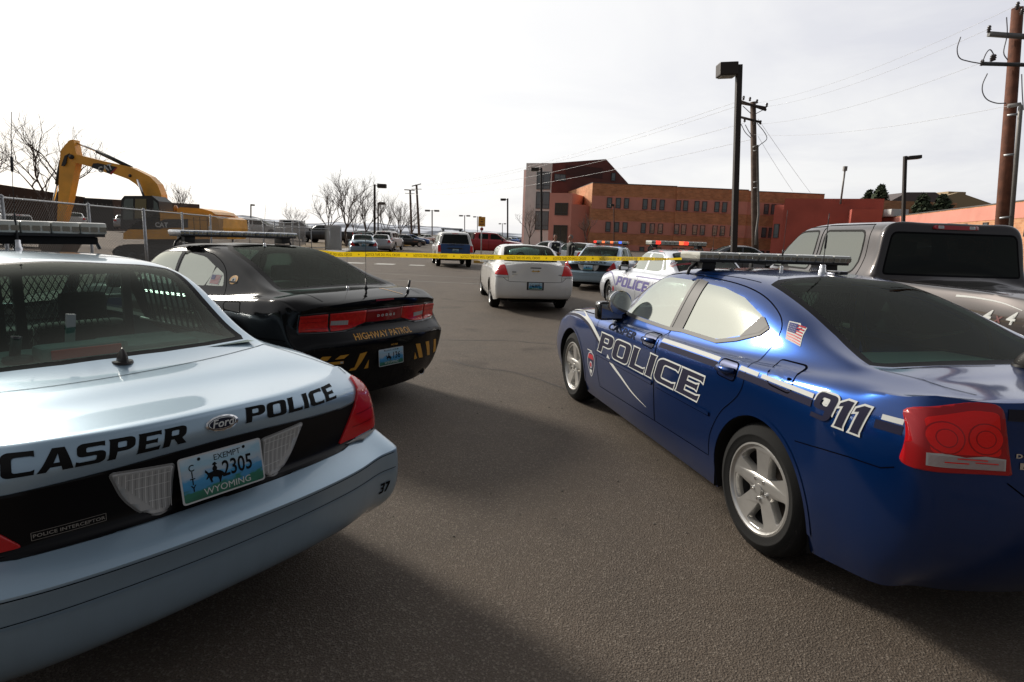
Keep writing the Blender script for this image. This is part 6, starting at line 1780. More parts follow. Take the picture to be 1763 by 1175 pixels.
# hills with old snow
def hills_mat():
    m = bpy.data.materials.new('snowy_hill'); m.use_nodes = True; nt = m.node_tree; b = nt.nodes['Principled BSDF']; b.inputs['Roughness'].default_value = .95
    tc = nt.nodes.new('ShaderNodeTexCoord'); n = nt.nodes.new('ShaderNodeTexNoise'); n.inputs['Scale'].default_value = .012; n.inputs['Detail'].default_value = 8
    nt.links.new(tc.outputs['Object'], n.inputs[0]); r = nt.nodes.new('ShaderNodeValToRGB'); e = r.color_ramp.elements
    e[0].position = .46; e[0].color = (.10, .12, .16, 1); e[1].position = .54; e[1].color = (.62, .66, .74, 1)
    nt.links.new(n.outputs['Fac'], r.inputs[0]); nt.links.new(r.outputs[0], b.inputs['Base Color']); return m
bm = bmesh.new(); rows = []
for j in range(14):
    row = []
    for i in range(90):
        a = R(-48 + 80 * i / 89); d = 1300 + 55 * j
        prof = 15 + 13 * mnoise.noise((i * .17, 3.1, 0)) + 6 * mnoise.noise((i * .45, j * .4, 1))
        prof *= 1.25 - .9 * sstep(R(-14), R(3), a)
        row.append(bm.verts.new((d * math.sin(a), d * math.cos(a), -6 + max(0, prof + 10) * abs(math.sin(math.pi * j / 13)) ** .8)))
    rows.append(row)
for p, q in zip(rows, rows[1:]):
    for k in range(89): bm.faces.new((p[k], p[k + 1], q[k + 1], q[k]))
o = obj('hills', bm, hills_mat(), None, 180); tag(o, kind='structure')
# ================================================================== surroundings
FPX = 1011.55
def at(px, py, Y):
    """the point seen at photograph pixel (px, py) that stands Y metres ahead"""
    d = _X * ((px - 881.5) / FPX) - _U * ((py - 587.5) / FPX) + _f
    return Vector((0, 0, CAMH)) + d * (Y / d.y)
def thing(name, loc, label, cat, group=None): return tag(empty(name, loc), label, cat, group)

# ------------------------------------------------------------------ brick buildings
def brick_mat(name, c1, c2, mortar, scale=1.0):
    m = bpy.data.materials.new(name); m.use_nodes = True; nt = m.node_tree; b = nt.nodes['Principled BSDF']; b.inputs['Roughness'].default_value = .9
    tc = nt.nodes.new('ShaderNodeTexCoord'); s = nt.nodes.new('ShaderNodeSeparateXYZ'); nt.links.new(tc.outputs['Object'], s.inputs[0])
    a = nt.nodes.new('ShaderNodeMath'); a.operation = 'ADD'; nt.links.new(s.outputs['X'], a.inputs[0]); nt.links.new(s.outputs['Y'], a.inputs[1])
    c = nt.nodes.new('ShaderNodeCombineXYZ'); nt.links.new(a.outputs[0], c.inputs[0]); nt.links.new(s.outputs['Z'], c.inputs[1])
    t = nt.nodes.new('ShaderNodeTexBrick'); t.inputs['Scale'].default_value = scale; t.inputs['Brick Width'].default_value = .6; t.inputs['Row Height'].default_value = .22; t.inputs['Mortar Size'].default_value = .02
    t.inputs['Color1'].default_value = (*c1, 1); t.inputs['Color2'].default_value = (*c2, 1); t.inputs['Mortar'].default_value = (*mortar, 1)
    nt.links.new(c.outputs[0], t.inputs['Vector'])
    n = nt.nodes.new('ShaderNodeTexNoise'); n.inputs['Scale'].default_value = .8; n.inputs['Detail'].default_value = 8; nt.links.new(tc.outputs['Object'], n.inputs[0])
    mr = nt.nodes.new('ShaderNodeMapRange'); mr.inputs['To Min'].default_value = .62; mr.inputs['To Max'].default_value = 1.38; nt.links.new(n.outputs['Fac'], mr.inputs['Value'])
    mx = nt.nodes.new('ShaderNodeMix'); mx.data_type = 'RGBA'; mx.blend_type = 'MULTIPLY'; mx.inputs[0].default_value = 1
    nt.links.new(t.outputs['Color'], mx.inputs[6]); nt.links.new(mr.outputs[0], mx.inputs[7]); nt.links.new(mx.outputs[2], b.inputs['Base Color'])
    MATS[name] = m; return m
brick = brick_mat('brick_brown', (.62, .265, .12), (.48, .19, .085), (.54, .29, .17))
brick_l = brick_mat('brick_tan_and_lit', (.60, .30, .15), (.48, .21, .10), (.52, .31, .19))
band = mat('render_pink', (.66, .275, .21), .9, vary=(.4, .10))
redw = mat('render_red', (.38, .082, .056), .85, vary=(.35, .14))
darkred = mat('metal_dark_red', (.16, .042, .030), .6, vary=(.8, .12))
greyw = mat('panel_grey', (.66, .65, .62), .8, vary=(.5, .08))
coping = mat('coping', (.10, .09, .085), .6)
pane_m = mat('window_pane', (.13, .155, .165), .06, coat=.3, spec=.8)
frame_m = mat('window_frame', (.05, .045, .042), .5)
def wall_box(bm, p, q, z0, z1, depth, mi=0, out=0.0):
    """a wall slab from plan point p to q (front face towards the camera), running back by depth"""
    p, q = Vector((p[0], p[1], 0)), Vector((q[0], q[1], 0)); d = (q - p).normalized(); n = Vector((d.y, -d.x, 0))
    if n.dot(-p) < 0: n = -n
    a, b = p + n * out, q + n * out; c, e = b - n * depth, a - n * depth
    vs = [bm.verts.new((v.x, v.y, z)) for z in (z0, z1) for v in (a, b, c, e)]
    for f in ((0, 1, 5, 4), (1, 2, 6, 5), (2, 3, 7, 6), (3, 0, 4, 7), (4, 5, 6, 7), (0, 3, 2, 1)):
        g = bm.faces.new([vs[k] for k in f]); g.material_index = mi
    bmesh.ops.recalc_face_normals(bm, faces=list({g for v in vs for g in v.link_faces}))
def window_on(root, p, q, t0, t1, z0, z1, out=.0, sill=True, mull=False, m=None):
    """frame + pane set into the wall line p-q between fractions t0, t1"""
    P, Q = Vector((p[0], p[1], 0)), Vector((q[0], q[1], 0)); d = (Q - P); n = Vector((d.y, -d.x, 0)).normalized()
    if n.dot(-P) < 0: n = -n
    a, b = P + d * t0, P + d * t1; L = (b - a).length; u = d.normalized()
    rot = Matrix((u, -n if u.cross(-n).z > 0 else n, Vector((0, 0, 1)))).transposed()
    c = (a + b) / 2 + n * out; zc = (z0 + z1) / 2; fw = .09
    bm = bmesh.new()
    for s in (-1, 1):
        add_box(bm, c + u * s * (L / 2 - fw / 2) + Vector((0, 0, zc)) + n * .01, (fw, .12, z1 - z0), rot)
        add_box(bm, c + Vector((0, 0, zc + s * ((z1 - z0) / 2 - fw / 2))) + n * .012, (L - fw * 2, .12, fw), rot)
    add_box(bm, c + Vector((0, 0, z0 + (z1 - z0) * .24)) + n * .012, (L - fw * 2, .10, .07), rot)
    if mull: add_box(bm, c + Vector((0, 0, zc)) + n * .011, (.07, .10, z1 - z0 - fw * 2), rot)
    w = obj('window', bm, frame_m, root)
    bm = bmesh.new(); add_box(bm, c + Vector((0, 0, zc)) + n * .008, (L - .02, .04, z1 - z0 - .02), rot); obj('pane', bm, m or pane_m, w)
    return w
rt = thing('brick_building', (0, 0, 0), 'long three-storey brown brick building with pink bands and narrow windows', 'building')
A = at(1016, 400, 100); B = at(1412, 400, 104); A2 = at(975, 400, 118)
A.z = B.z = A2.z = 0
def zat(px, py, P): return at(px, py, P.y).z
zt0, zt1 = zat(1016, 316, A), zat(1410, 334, B)
ztop = (zt0 + zt1) / 2
bm = bmesh.new()
def seg(t): return A.lerp(B, t)
cuts = [0, .355, .66, 1]
for k in range(3):
    wall_box(bm, seg(cuts[k]), seg(cuts[k + 1]), -.6, ztop - .12 * k + .1, 22, 0, out=.0 if k != 1 else .35)
wall_box(bm, A2, A + Vector((-.02, 0, 0)), -.6, ztop - .02, 6, 1)  # side wall in paler brick: its stronger light is put into the colour
obj('wall', bm, [brick, brick_l], rt)
bm = bmesh.new()
z_r1 = (zat(1100, 361, seg(.2)), zat(1100, 342.5, seg(.2))); z_r2 = (zat(1100, 402, seg(.2)), zat(1100, 384, seg(.2)))
for z0, z1 in (z_r1, z_r2, (z_r2[0] - 3.95, z_r2[1] - 3.95)):
    for k in range(3): wall_box(bm, seg(cuts[k]) + (Vector((.01, 0, 0))), seg(cuts[k + 1]) - Vector((.01, 0, 0)), z0 - .15, z1 + .2, .3, 0, out=.04 if k != 1 else .39)
obj('band', bm, band, rt)
bm = bmesh.new()
for k in range(3): wall_box(bm, seg(cuts[k]), seg(cuts[k + 1]), ztop - .12 * k + .11, ztop - .12 * k + .22, 22.1, 0, out=.05 if k != 1 else .40)
obj('coping', bm, coping, rt)
WX = [1044, 1059, 1073, 1104.5, 1119.5, 1133.5, 1160, 1172, 1191, 1204, 1225, 1238, 1255, 1310.5, 1322.5]
def tf(px):
    lo, hi = 0, 1
    for _ in range(30):
        m_ = (lo + hi) / 2; P = seg(m_); d = P - Vector((0, 0, CAMH)); x = 881.5 + FPX * d.dot(_X) / d.dot(_f)
        if x < px: lo = m_
        else: hi = m_
    return lo
for px in WX:
    t = tf(px); hw = .42 / (B - A).length
    for (z0, z1) in (z_r1, z_r2, (z_r2[0] - 3.95, z_r2[1] - 3.95)):
        window_on(rt, A, B, t - hw, t + hw, z0 + .05, z1, .07 if not (.355 < t < .66) else .42)
for (z0, z1) in ((zat(1016, 340, A), zat(1016, 349, A)),): pass
# tower
rt = thing('tower_building', (0, 0, 0), 'taller grey and dark red building with a slanting roof behind the brick one', 'building')
T0, T1, T2, T3 = at(902, 400, 118), at(946, 400, 116.5), at(1036, 400, 121), at(1077, 400, 123)
za, zb = zat(902, 281, T0), zat(946, 280, T1)
bm = bmesh.new(); wall_box(bm, T0, T1, -.6, za, 10); obj('wall', bm, greyw, rt)
def prism(bm, plan, zs, depth, mi=0):
    n = Vector((plan[-1].y - plan[0].y, -(plan[-1].x - plan[0].x), 0)).normalized()
    if n.dot(-Vector((plan[0].x, plan[0].y, 0))) < 0: n = -n
    fr = [bm.verts.new((p.x, p.y, -.6)) for p in plan] ; ft = [bm.verts.new((p.x, p.y, z)) for p, z in zip(plan, zs)]
    br = [bm.verts.new((p.x - n.x * depth, p.y - n.y * depth, -.6)) for p in plan]; bt = [bm.verts.new((p.x - n.x * depth, p.y - n.y * depth, z)) for p, z in zip(plan, zs)]
    k = len(plan)
    for i in range(k - 1):
        for f in ((fr[i], fr[i + 1], ft[i + 1], ft[i]), (br[i], br[i + 1], bt[i + 1], bt[i]), (ft[i], ft[i + 1], bt[i + 1], bt[i])): bm.faces.new(f).material_index = mi
    bm.faces.new((fr[0], ft[0], bt[0], br[0])); bm.faces.new((fr[-1], ft[-1], bt[-1], br[-1]))
bm = bmesh.new(); prism(bm, [T1, T2, T3], [zat(946, 281, T1), zat(1036, 274, T2), zat(1077, 317, T3)], 14); obj('tower_wall', bm, darkred, rt)
bm = bmesh.new()
TD = lambda px: T1.lerp(T2, (px - 946) / 90)
def panel(bm, p0, p1, z0, z1, out): wall_box(bm, p0, p1, z0, z1, .2, 0, out)
panel(bm, TD(968), TD(1031), zat(1000, 305, TD(1000)), zat(1000, 287, TD(1000)), .06); obj('panel', bm, mat('metal_darker_red', (.085, .026, .02), .6), rt)
window_on(rt, T1, T2, .04, .25, zat(950, 311, T1), zat(950, 299, T1), .08, mull=True)
for k, (y0, y1) in enumerate(((327, 297), (360, 331), (396, 364))): window_on(rt, T0, T1, .43, .95, zat(925, y0, T0), zat(925, y1, T0), .06, mull=True)
window_on(rt, T2, T3, .25, .42, zat(1050, 311, T2), zat(1050, 297, T2), .06)
# red entrance wing
rt = thing('red_entrance_wing', (0, 0, 0), 'pinkish red low wing with dark windows, left of the brick front', 'building')
E0, E1 = at(944, 400, 101), at(982, 400, 99.5)
bm = bmesh.new(); wall_box(bm, E0, E1, -.6, zat(960, 333, E0), 9); wall_box(bm, E1, at(1014, 400, 101.5), -.6, zat(990, 352, E1), 6); obj('wall', bm, band, rt)
window_on(rt, E0, E1, .26, .84, zat(960, 371, E0), zat(960, 350, E0), .05, mull=True, m=mat('pane_brown', (.05, .036, .022), .15)); window_on(rt, E0, E1, .24, .86, zat(960, 424, E0), zat(960, 388, E0), .05, mull=True, m=MATS['pane_brown'])
# red block right of the brick front
rt = thing('red_block', (0, 0, 0), 'plain red block building standing right of the brick front', 'building')
C0, C1, C2 = at(1329, 400, 99.5), at(1345, 400, 98), at(1515, 400, 92)
bm = bmesh.new(); wall_box(bm, C1, C2, -.6, (zat(1345, 346, C1) + zat(1513, 338, C2)) / 2, 18); wall_box(bm, C0, C1, -.6, zat(1337, 347, C1) - .5, 8); wall_box(bm, at(1462, 400, 91), at(1515, 400, 89.5), -.6, zat(1490, 362, C2), 3); obj('wall', bm, redw, rt)
window_on(rt, C0, C1, .2, .75, zat(1335, 410, C0), zat(1335, 386, C0), .05)
# right wing
rt = thing('brick_wing', (0, 0, 0), 'low tan brick wing with a pink upper band at the far right', 'building')
D0, D1 = at(1515, 400, 96), at(1830, 400, 50)
zz0, zz1 = zat(1560, 376, D0.lerp(D1, .16)), zat(1763, 343, D0.lerp(D1, .84))
zw = (zz0 + zz1) / 2
bm = bmesh.new(); wall_box(bm, D0, D1, -.6, zw, 16); wall_box(bm, at(1513, 400, 101), at(1640, 400, 101), -.6, zat(1540, 346, at(1540, 400, 101)), 8); obj('wall', bm, brick_l, rt)
bm = bmesh.new(); wall_box(bm, D0, D1, zw - 1.55, zw - .12, .3, 0, .05); obj('band', bm, band, rt)
bm = bmesh.new(); wall_box(bm, D0, D1, zw, zw + .12, 16.1, 0, .06); obj('coping', bm, coping, rt)
bm = bmesh.new(); pq = D0.lerp(D1, .17); add_box(bm, (pq.x + 1.2, pq.y + 3, zw + .55), (2.6, 2.0, 1.1), bevel=.05); obj('roof_plant', bm, mat('plant_white', (.6, .6, .58), .6), rt)
for t in (.38, .50, .61, .71, .80, .88): window_on(rt, D0, D1, t, t + .022, zw - 3.3, zw - 1.75, .04)
rt = thing('tan_hall', (0, 0, 0), 'distant tan hall with a shallow gable above the brick wing', 'building')
G = [at(1588, 400, 150), at(1640, 400, 150), at(1700, 400, 150)]
bm = bmesh.new(); prism(bm, G, [zat(1588, 346, G[0]), zat(1640, 331, G[1]), zat(1700, 351, G[2])], 20); wall_box(bm, at(1622, 400, 152), at(1652, 400, 152), 0, zat(1636, 330, at(1636, 400, 152)), 6); obj('wall', bm, mat('wall_tan', (.36, .27, .16), .8), rt)
rt = thing('grey_hall', (0, 0, 0), 'distant dark grey hipped roof left of the tan hall', 'building')
G = [at(1528, 400, 140), at(1552, 400, 140), at(1600, 400, 140), at(1625, 400, 140)]
bm = bmesh.new(); prism(bm, G, [zat(1528, 345, G[0]), zat(1552, 331, G[1]), zat(1600, 331, G[2]), zat(1625, 345, G[3])], 18); obj('roof', bm, mat('roof_grey', (.12, .10, .10), .8), rt)
# long low brown building behind the yard
rt = thing('brown_store', (0, 0, 0), 'long low dark brown building behind the fenced yard', 'building')
S0, S1, S2 = at(-120, 380, 62), at(150, 380, 72), at(345, 380, 92)
bm = bmesh.new()
prism(bm, [S0, at(0, 380, 66), S1], [zat(-120, 302, S0), zat(0, 317, at(0, 380, 66)), zat(150, 340, S1)], 14); prism(bm, [S1, S2], [zat(150, 341, S1), zat(340, 352, S2)], 10)
obj('wall', bm, mat('wall_brown', (.075, .040, .026), .85, vary=(.6, .2)), rt)
bm = bmesh.new(); wall_box(bm, at(148, 380, 71.5), at(195, 380, 74), 0, zat(170, 343, S1), .3, 0, .2); obj('door', bm, mat('door_dark', (.02, .018, .016), .7), rt)
rt = thing('green_container', (0, 0, 0), 'small dark box hut at the far road end', 'hut')
K0, K1 = at(709, 410, 118), at(730, 410, 118); bm = bmesh.new(); wall_box(bm, K0, K1, -.3, zat(720, 403, K0), 4); obj('wall', bm, mat('hut_dark', (.02, .026, .022), .8), rt); bm = bmesh.new(); add_box(bm, (K0 + K1) / 2 + Vector((0, 2, zat(720, 403, K0) - K0.z * .5 - .6 + .05)) if False else Vector(((K0.x + K1.x) / 2, K0.y + 2, zat(720, 403, K0) + .06)), (2.8, 4.4, .12)); obj('roof', bm, coping, rt)

# ------------------------------------------------------------------ bare trees
bark = mat('bark', (.072, .050, .040), .9, vary=(8, .3))
def bare_tree(base, h, seed, spread=.5, label='', trunk_r=None, group=None, cat='tree', lean=(0, 0)):
    rr = random.Random(seed)
    rt = tag(empty('bare_tree', base), label, cat, group)
    tb = bmesh.new(); cb = bmesh.new()
    r0 = trunk_r or h * .016
    th = h * rr.uniform(.22, .30)
    pts = [Vector((lean[0] * t * th + rr.uniform(-.02, .02) * h * t, lean[1] * t * th, t * th)) for t in (0, .35, .7, 1)]
    add_tube(tb, [pts[0] - Vector((0, 0, .25))] + pts, [r0 * 1.35, r0 * 1.15, r0, r0 * .9, r0 * .8], 8)
    obj('trunk', tb, bark, rt)
    def grow(p, d, L, r, lev):
        n = 4 if lev < 2 else 3
        path = [p]; q = p; dd = d
        for k in range(n):
            dd = (dd + Vector((rr.gauss(0, .13), rr.gauss(0, .13), rr.gauss(.05, .08)))).normalized(); q = q + dd * (L / n); path.append(q)
        add_tube(cb, path, [r * (1 - .45 * k / n) for k in range(n + 1)], 5 if lev < 2 else 3, cap=False)
        if lev >= 5: return
        kids = rr.randint(3, 4) if lev < 2 else rr.randint(2, 3) if lev < 4 else 2
        for k in range(kids):
            t = rr.uniform(.35, 1.0) if k else 1.0
            i = min(n - 1, int(t * n)); pp = path[i].lerp(path[i + 1], t * n - i) if t < 1 else path[-1]
            ax = Vector((rr.gauss(0, 1), rr.gauss(0, 1), rr.gauss(.25, .5))).normalized()
            nd = (dd + ax * spread * rr.uniform(.7, 1.4)).normalized()
            grow(pp, nd, L * rr.uniform(.55, .78), max(r * (.55 if k else .68), .0034 * h / 8), lev + 1)
    for k in range(4):
        a = 2 * math.pi * k / 4 + rr.uniform(-.5, .5)
        grow(pts[-1] - Vector((0, 0, th * .15 * rr.random())), Vector((math.cos(a) * spread, math.sin(a) * spread, 1.0)).normalized(), h * rr.uniform(.25, .33), r0 * .62, 0)
    obj('crown', cb, mat('twigs', (.075, .050, .040), .9), rt)
    return rt
def G_at(px, Y):
    d = _X * ((px - 881.5) / FPX) - _U * ((405 - 587.5) / FPX) + _f
    x = d.x * Y / d.y; return Vector((x, Y, H(x, Y)))
for (px, Y, h, sd, lab, sp) in ((92, 40, 8.3, 11, 'big bare tree with forked limbs rising behind the excavator boom', .62), (-28, 44, 9.0, 12, 'bare tree cut by the left picture edge', .6), (308, 58, 5.6, 13, 'small round bare tree behind the excavator cab', .6),
        (508, 80, 4.2, 14, 'small pale bare tree behind the white pickup', .5), (596, 56, 7.1, 15, 'tallest bare tree of the row along the verge', .55), (566, 58, 5.7, 16, 'leaning bare tree left of the tallest one on the verge', .6), (629, 62, 6.2, 17, 'slim bare tree right of the tallest one on the verge', .42),
        (611, 68, 4.6, 18, 'low bare tree behind the far police sedan', .5), (665, 72, 5.6, 19, 'bare tree with narrow upright crown beyond the slim one', .42), (690, 78, 6.0, 20, 'bare tree nearest the two far power poles', .45), (708, 95, 5.2, 21, 'last bare tree of the row, beyond the far power poles', .5), (684, 100, 4.8, 22, 'thin bare tree in the gap between the far poles and the verge row', .45),
        (912, 88, 5.6, 23, 'bare tree in front of the grey tower', .5), (1010, 92, 5.2, 24, 'small bare tree at the corner of the brick front', .36)):
    bare_tree(G_at(px, Y), h, sd, sp, lab)
def evergreen(base, h, w, seed, label):
    rr = random.Random(seed); rt = tag(empty('pine_tree', base), label, 'tree')
    tb = bmesh.new(); add_tube(tb, [(0, 0, 0), (0, 0, h * .9)], [h * .02, h * .006], 6); obj('trunk', tb, bark, rt)
    cb = bmesh.new()
    for k in range(1500):
        t = rr.random() ** .8; z = h * (.22 + .78 * t); rad = w * (1 - t) ** .55 * (.35 + .65 * rr.random()) + .05; a = rr.uniform(0, 6.28)
        c = Vector((rad * math.cos(a), rad * math.sin(a), z - rad * .15)); s = h * rr.uniform(.02, .05)
        d1 = Vector((rr.gauss(0, 1), rr.gauss(0, 1), rr.gauss(0, .6))).normalized(); d2 = d1.orthogonal().normalized()
        cb.faces.new([cb.verts.new(c + d1 * s), cb.verts.new(c + d2 * s * .6), cb.verts.new(c - d1 * s), cb.verts.new(c - d2 * s * .6)])
    obj('crown', cb, mat('needles', (.035, .050, .022), .9, vary=(1.5, .5)), rt)
def pine(px, top, Y, w, seed, label):
    b = at(px, 405, Y); b.z = 0; evergreen(b, at(px, top, Y).z, w, seed, label)
pine(1506, 319, 125, 3.6, 1, 'dark pine rising behind the red block'); pine(1580, 334, 98, 3.0, 2, 'pine left of the tan hall gable'); pine(1614, 335, 98, 3.4, 3, 'broad pine before the tan hall gable'); pine(1487, 328, 132, 2.6, 4, 'smaller pine left of the dark pine behind the red block')

# ------------------------------------------------------------------ lamp posts, poles, wires
lamp_m = mat('lamp_bronze', (.028, .020, .016), .5); lamp_pale = mat('lamp_pole_pale', (.22, .21, .20), .5, .3)
lens_m = mat('lamp_lens', (.30, .28, .22), .3)
def lamp_post(px, top, Y, w, side, label, double=False, m=None, base=None, arm=.25, head=(.62, .38, .24), dx=0, py=400, group=None):
    tp = at(px + dx, top, Y); lo_ = at(px, py, Y); lo_ = lo_ + (lo_ - tp) * (lo_.z / (tp.z - lo_.z)); p0 = Vector((lo_.x, Y, H(lo_.x, Y)))
    rt = tag(empty('street_lamp', p0), label, 'street lamp', group)
    h = (tp - p0).length; rt.rotation_euler = (0, math.atan2(tp.x - p0.x, tp.z - p0.z), 0)
    bm = bmesh.new(); add_box(bm, (0, 0, h / 2 - .2), (w, w, h + .4), bevel=w * .12); add_box(bm, (0, 0, .05), (w * 2.4, w * 2.4, .1), bevel=.02); obj('pole', bm, m or lamp_m, rt)
    for s in ((-1, 1) if double else (side,)):
        bm = bmesh.new(); add_box(bm, (s * (w / 2 + arm / 2), 0, h - .12), (arm, .06, .06)); add_box(bm, (s * (w / 2 + arm + head[0] / 2), 0, h - .12), head, bevel=.03); hd = obj('lamp_head', bm, m or lamp_m, rt)
        bm = bmesh.new(); add_box(bm, (s * (w / 2 + arm + head[0] / 2), 0, h - .12 - head[2] / 2 - .01), (head[0] * .8, head[1] * .8, .02)); obj('lamp_lens', bm, lens_m, hd)
    return rt
lp = lamp_post(1263.5, 112, 17.2, .155, -1, 'tall brown square lamp post with box lamp, nearest, right of centre', arm=.0, head=(.50, .40, .34), dx=9, py=430)
lamp_post(1554.5, 269, 36, .17, 1, 'brown lamp post with flat lamp before the tan brick wing', arm=.05, head=(.75, .35, .20), dx=4)
lamp_post(645, 318, 62, .20, 1, 'brown lamp post among the bare trees on the verge', arm=.2, head=(.9, .5, .4))
lamp_post(651, 349, 92, .20, 1, 'farther lamp post just right of the verge lamp', arm=.05, head=(.9, .5, .4))
lamp_post(932, 289, 46, .16, -1, 'lamp post in front of the grey tower', arm=.1, head=(.6, .4, .24))
lamp_post(874, 342, 66, .17, -1, 'lamp post above the red pickup bonnet', arm=.1, head=(.6, .4, .22))
lamp_post(744, 362, 110, .2, 1, 'twin-headed lamp post above the road end', True, lamp_pale, arm=.3, head=(.9, .5, .3))
lamp_post(800, 371, 140, .2, 1, 'twin-headed lamp post above the blue tailgate vehicle', True, lamp_pale, arm=.3, head=(.9, .5, .3))
lamp_post(822, 373, 170, .2, 1, 'far twin-headed lamp post left of the yellow sign', True, lamp_pale, arm=.3, head=(.8, .5, .3))
lamp_post(865, 385, 190, .2, 1, 'tiny far lamp post right of the yellow sign', True, lamp_pale, arm=.3, head=(.8, .5, .3))
lamp_post(432, 352, 120, .2, 1, 'far lamp post above the wire fence', False, lamp_m, arm=.0, head=(.6, .5, .3))
lamp_post(1057, 352, 84, .12, -1, 'small lamp post against the brick front', arm=.0, head=(.45, .4, .3), m=lamp_m)
wood = mat('pole_wood', (.125, .045, .024), .85, vary=(5, .35), bump=(25, .4)); wood_far = mat('pole_wood_grey', (.11, .075, .058), .85, vary=(4, .3))
ceram = mat('insulator', (.06, .05, .05), .25, coat=.6); wire_m = mat('wire', (.42, .42, .43), .5, .5); wire_b = mat('wire_bright', (.40, .40, .40), .4, .6)
def pole_line(px0, py0, px1, py1, Y, r, bm, n=14):
    a, b = at(px0, py0, Y), at(px1, py1, Y); d = (b - a).normalized()
    g = a - d * ((a.z + .4) / d.z); add_tube(bm, [g, g.lerp(b, .5), b], [r * 1.15, r, r * .85], n); return g, b
def wire(name, pts, r, m, label, root=None):
    """a slack wire through the given points"""
    bm = bmesh.new(); add_tube(bm, pts, r, 5, cap=False)
    o = obj(name, bm, m, root); 
    if not root: tag(o, label, 'power line', 'overhead power lines')
    return o
def sag(a, b, s, n=16): return [a.lerp(b, k / n) - Vector((0, 0, s * 4 * (k / n) * (1 - k / n))) for k in range(n + 1)]
# near right pole
rt = thing('power_pole', (0, 0, 0), 'reddish wooden power pole with crossarms and a pale conduit at the right edge', 'power pole')
Y = 17.0; bm = bmesh.new(); g, tp = pole_line(1724, 400, 1752, 14, Y, .155, bm); obj('pole', bm, wood, rt)
g0 = g
bm = bmesh.new(); a, b = at(1702, 59, Y - .25), at(1800, 66, Y - .25); add_tube(bm, [a, b], .075, 4); obj('crossarm', bm, mat('arm_grey', (.16, .16, .16), .7), rt)
bm = bmesh.new(); a, b = at(1690, 110, Y - .25), at(1800, 113, Y - .25); add_tube(bm, [a, b], .05, 6); obj('crossarm', bm, mat('arm_dark', (.05, .055, .06), .6), rt)
bm = bmesh.new()
for (px, py, dz) in ((1703, 50, .16), (1752, 10, .18), (1760, 20, .15), (1708, 100, .16), (1691, 108, .14), (1712, 99, .14)):
    p = at(px, py, Y - .25); bm = bmesh.new(); add_lathe(bm, [(0, dz), (.03, dz), (.05, dz * .7), (.03, dz * .6), (.06, dz * .35), (.03, dz * .25), (.05, 0), (0, -.02)], 'z', p - Vector((0, 0, dz * .5)), 10); obj('insulator', bm, ceram, rt)
bm = bmesh.new(); add_tube(bm, [at(1740, 400, Y - .32), at(1757, 185, Y - .32), at(1756, 180, Y - .3), at(1735, 183, Y - .2)], .055, 10); obj('conduit', bm, lamp_pale, rt)
bm = bmesh.new()
for px, py in ((1746, 199), (1740, 268), (1733, 376)): add_tube(bm, [at(px - 12, py, Y - .2), at(px + 6, py - 2, Y - .36)], .03, 6)
obj('bracket', bm, steel, rt)
bm = bmesh.new()
for pts in ([(1700, 127), (1692, 145), (1692, 160), (1700, 172), (1716, 178), (1732, 178)], [(1690, 110), (1668, 106), (1652, 100), (1648, 84), (1654, 64)], [(1759, 128), (1760, 160), (1762, 190)], [(1712, 96), (1705, 86), (1698, 92), (1692, 106)], [(1733, 30), (1734, 60), (1728, 90), (1735, 104)]):
    add_tube(bm, [Vector(p) for p in spline([at(px, py, Y - .3) for px, py in pts], 5)], .014, 6, cap=False)
obj('jumper_wire', bm, mat('cable_grey', (.12, .12, .14), .5), rt)
# middle pole
rt = thing('power_pole', (0, 0, 0), 'grey-brown wooden power pole with twin crossarms in front of the brick building', 'power pole')
Ym = 33; bm = bmesh.new(); pole_line(1300, 420, 1296.5, 176, Ym, .17, bm); obj('pole', bm, wood_far, rt)
for (x0, y0, x1, y1, dy) in ((1276, 175, 1319, 190, -.22), (1276, 178, 1319, 186, .22), (1275, 202, 1310, 211, -.2)):
    bm = bmesh.new(); add_tube(bm, [at(x0, y0, Ym + dy), at(x1, y1, Ym + dy)], .07, 4); obj('crossarm', bm, mat('arm_brown', (.05, .035, .028), .7), rt)
bm = bmesh.new()
for px, py in ((1280, 172), (1303, 178), (1320, 184), (1282, 210), (1299, 215), (1309, 214), (1291, 174)): bm = bmesh.new(); add_lathe(bm, [(0, .2), (.05, .18), (.07, .1), (.04, .08), (.07, .02), (0, -.04)], 'z', at(px, py, Ym - .2), 8); obj('insulator', bm, ceram, rt)
bm = bmesh.new()
for pts in ([(1303, 212), (1316, 228), (1320, 240), (1308, 250), (1304, 256)], [(1283, 215), (1290, 228), (1296, 236)], [(1276, 214), (1283, 228), (1293, 238)]): add_tube(bm, [Vector(p) for p in spline([at(px, py, Ym - .3) for px, py in pts], 4)], .02, 5, cap=False)
add_tube(bm, [at(1279, 183, Ym - .2), at(1293, 196, Ym - .1)], .02, 5); add_tube(bm, [at(1313, 190, Ym - .2), at(1298, 198, Ym - .1)], .02, 5)
obj('jumper_wire', bm, MATS['cable_grey'], rt)
bm = bmesh.new(); add_tube(bm, [at(1296, 254, Ym - .3), at(1304, 250, Ym - .34), at(1306, 370, Ym - .34), at(1302, 400, Ym - .3), at(1301, 422, Ym - .3)], .06, 8); obj('conduit', bm, lamp_pale, rt)
bm = bmesh.new()
for py in (260, 314, 324): add_tube(bm, [at(1297, py, Ym - .2), at(1306, py - 1, Ym - .34)], .02, 5)
obj('bracket', bm, steel, rt)
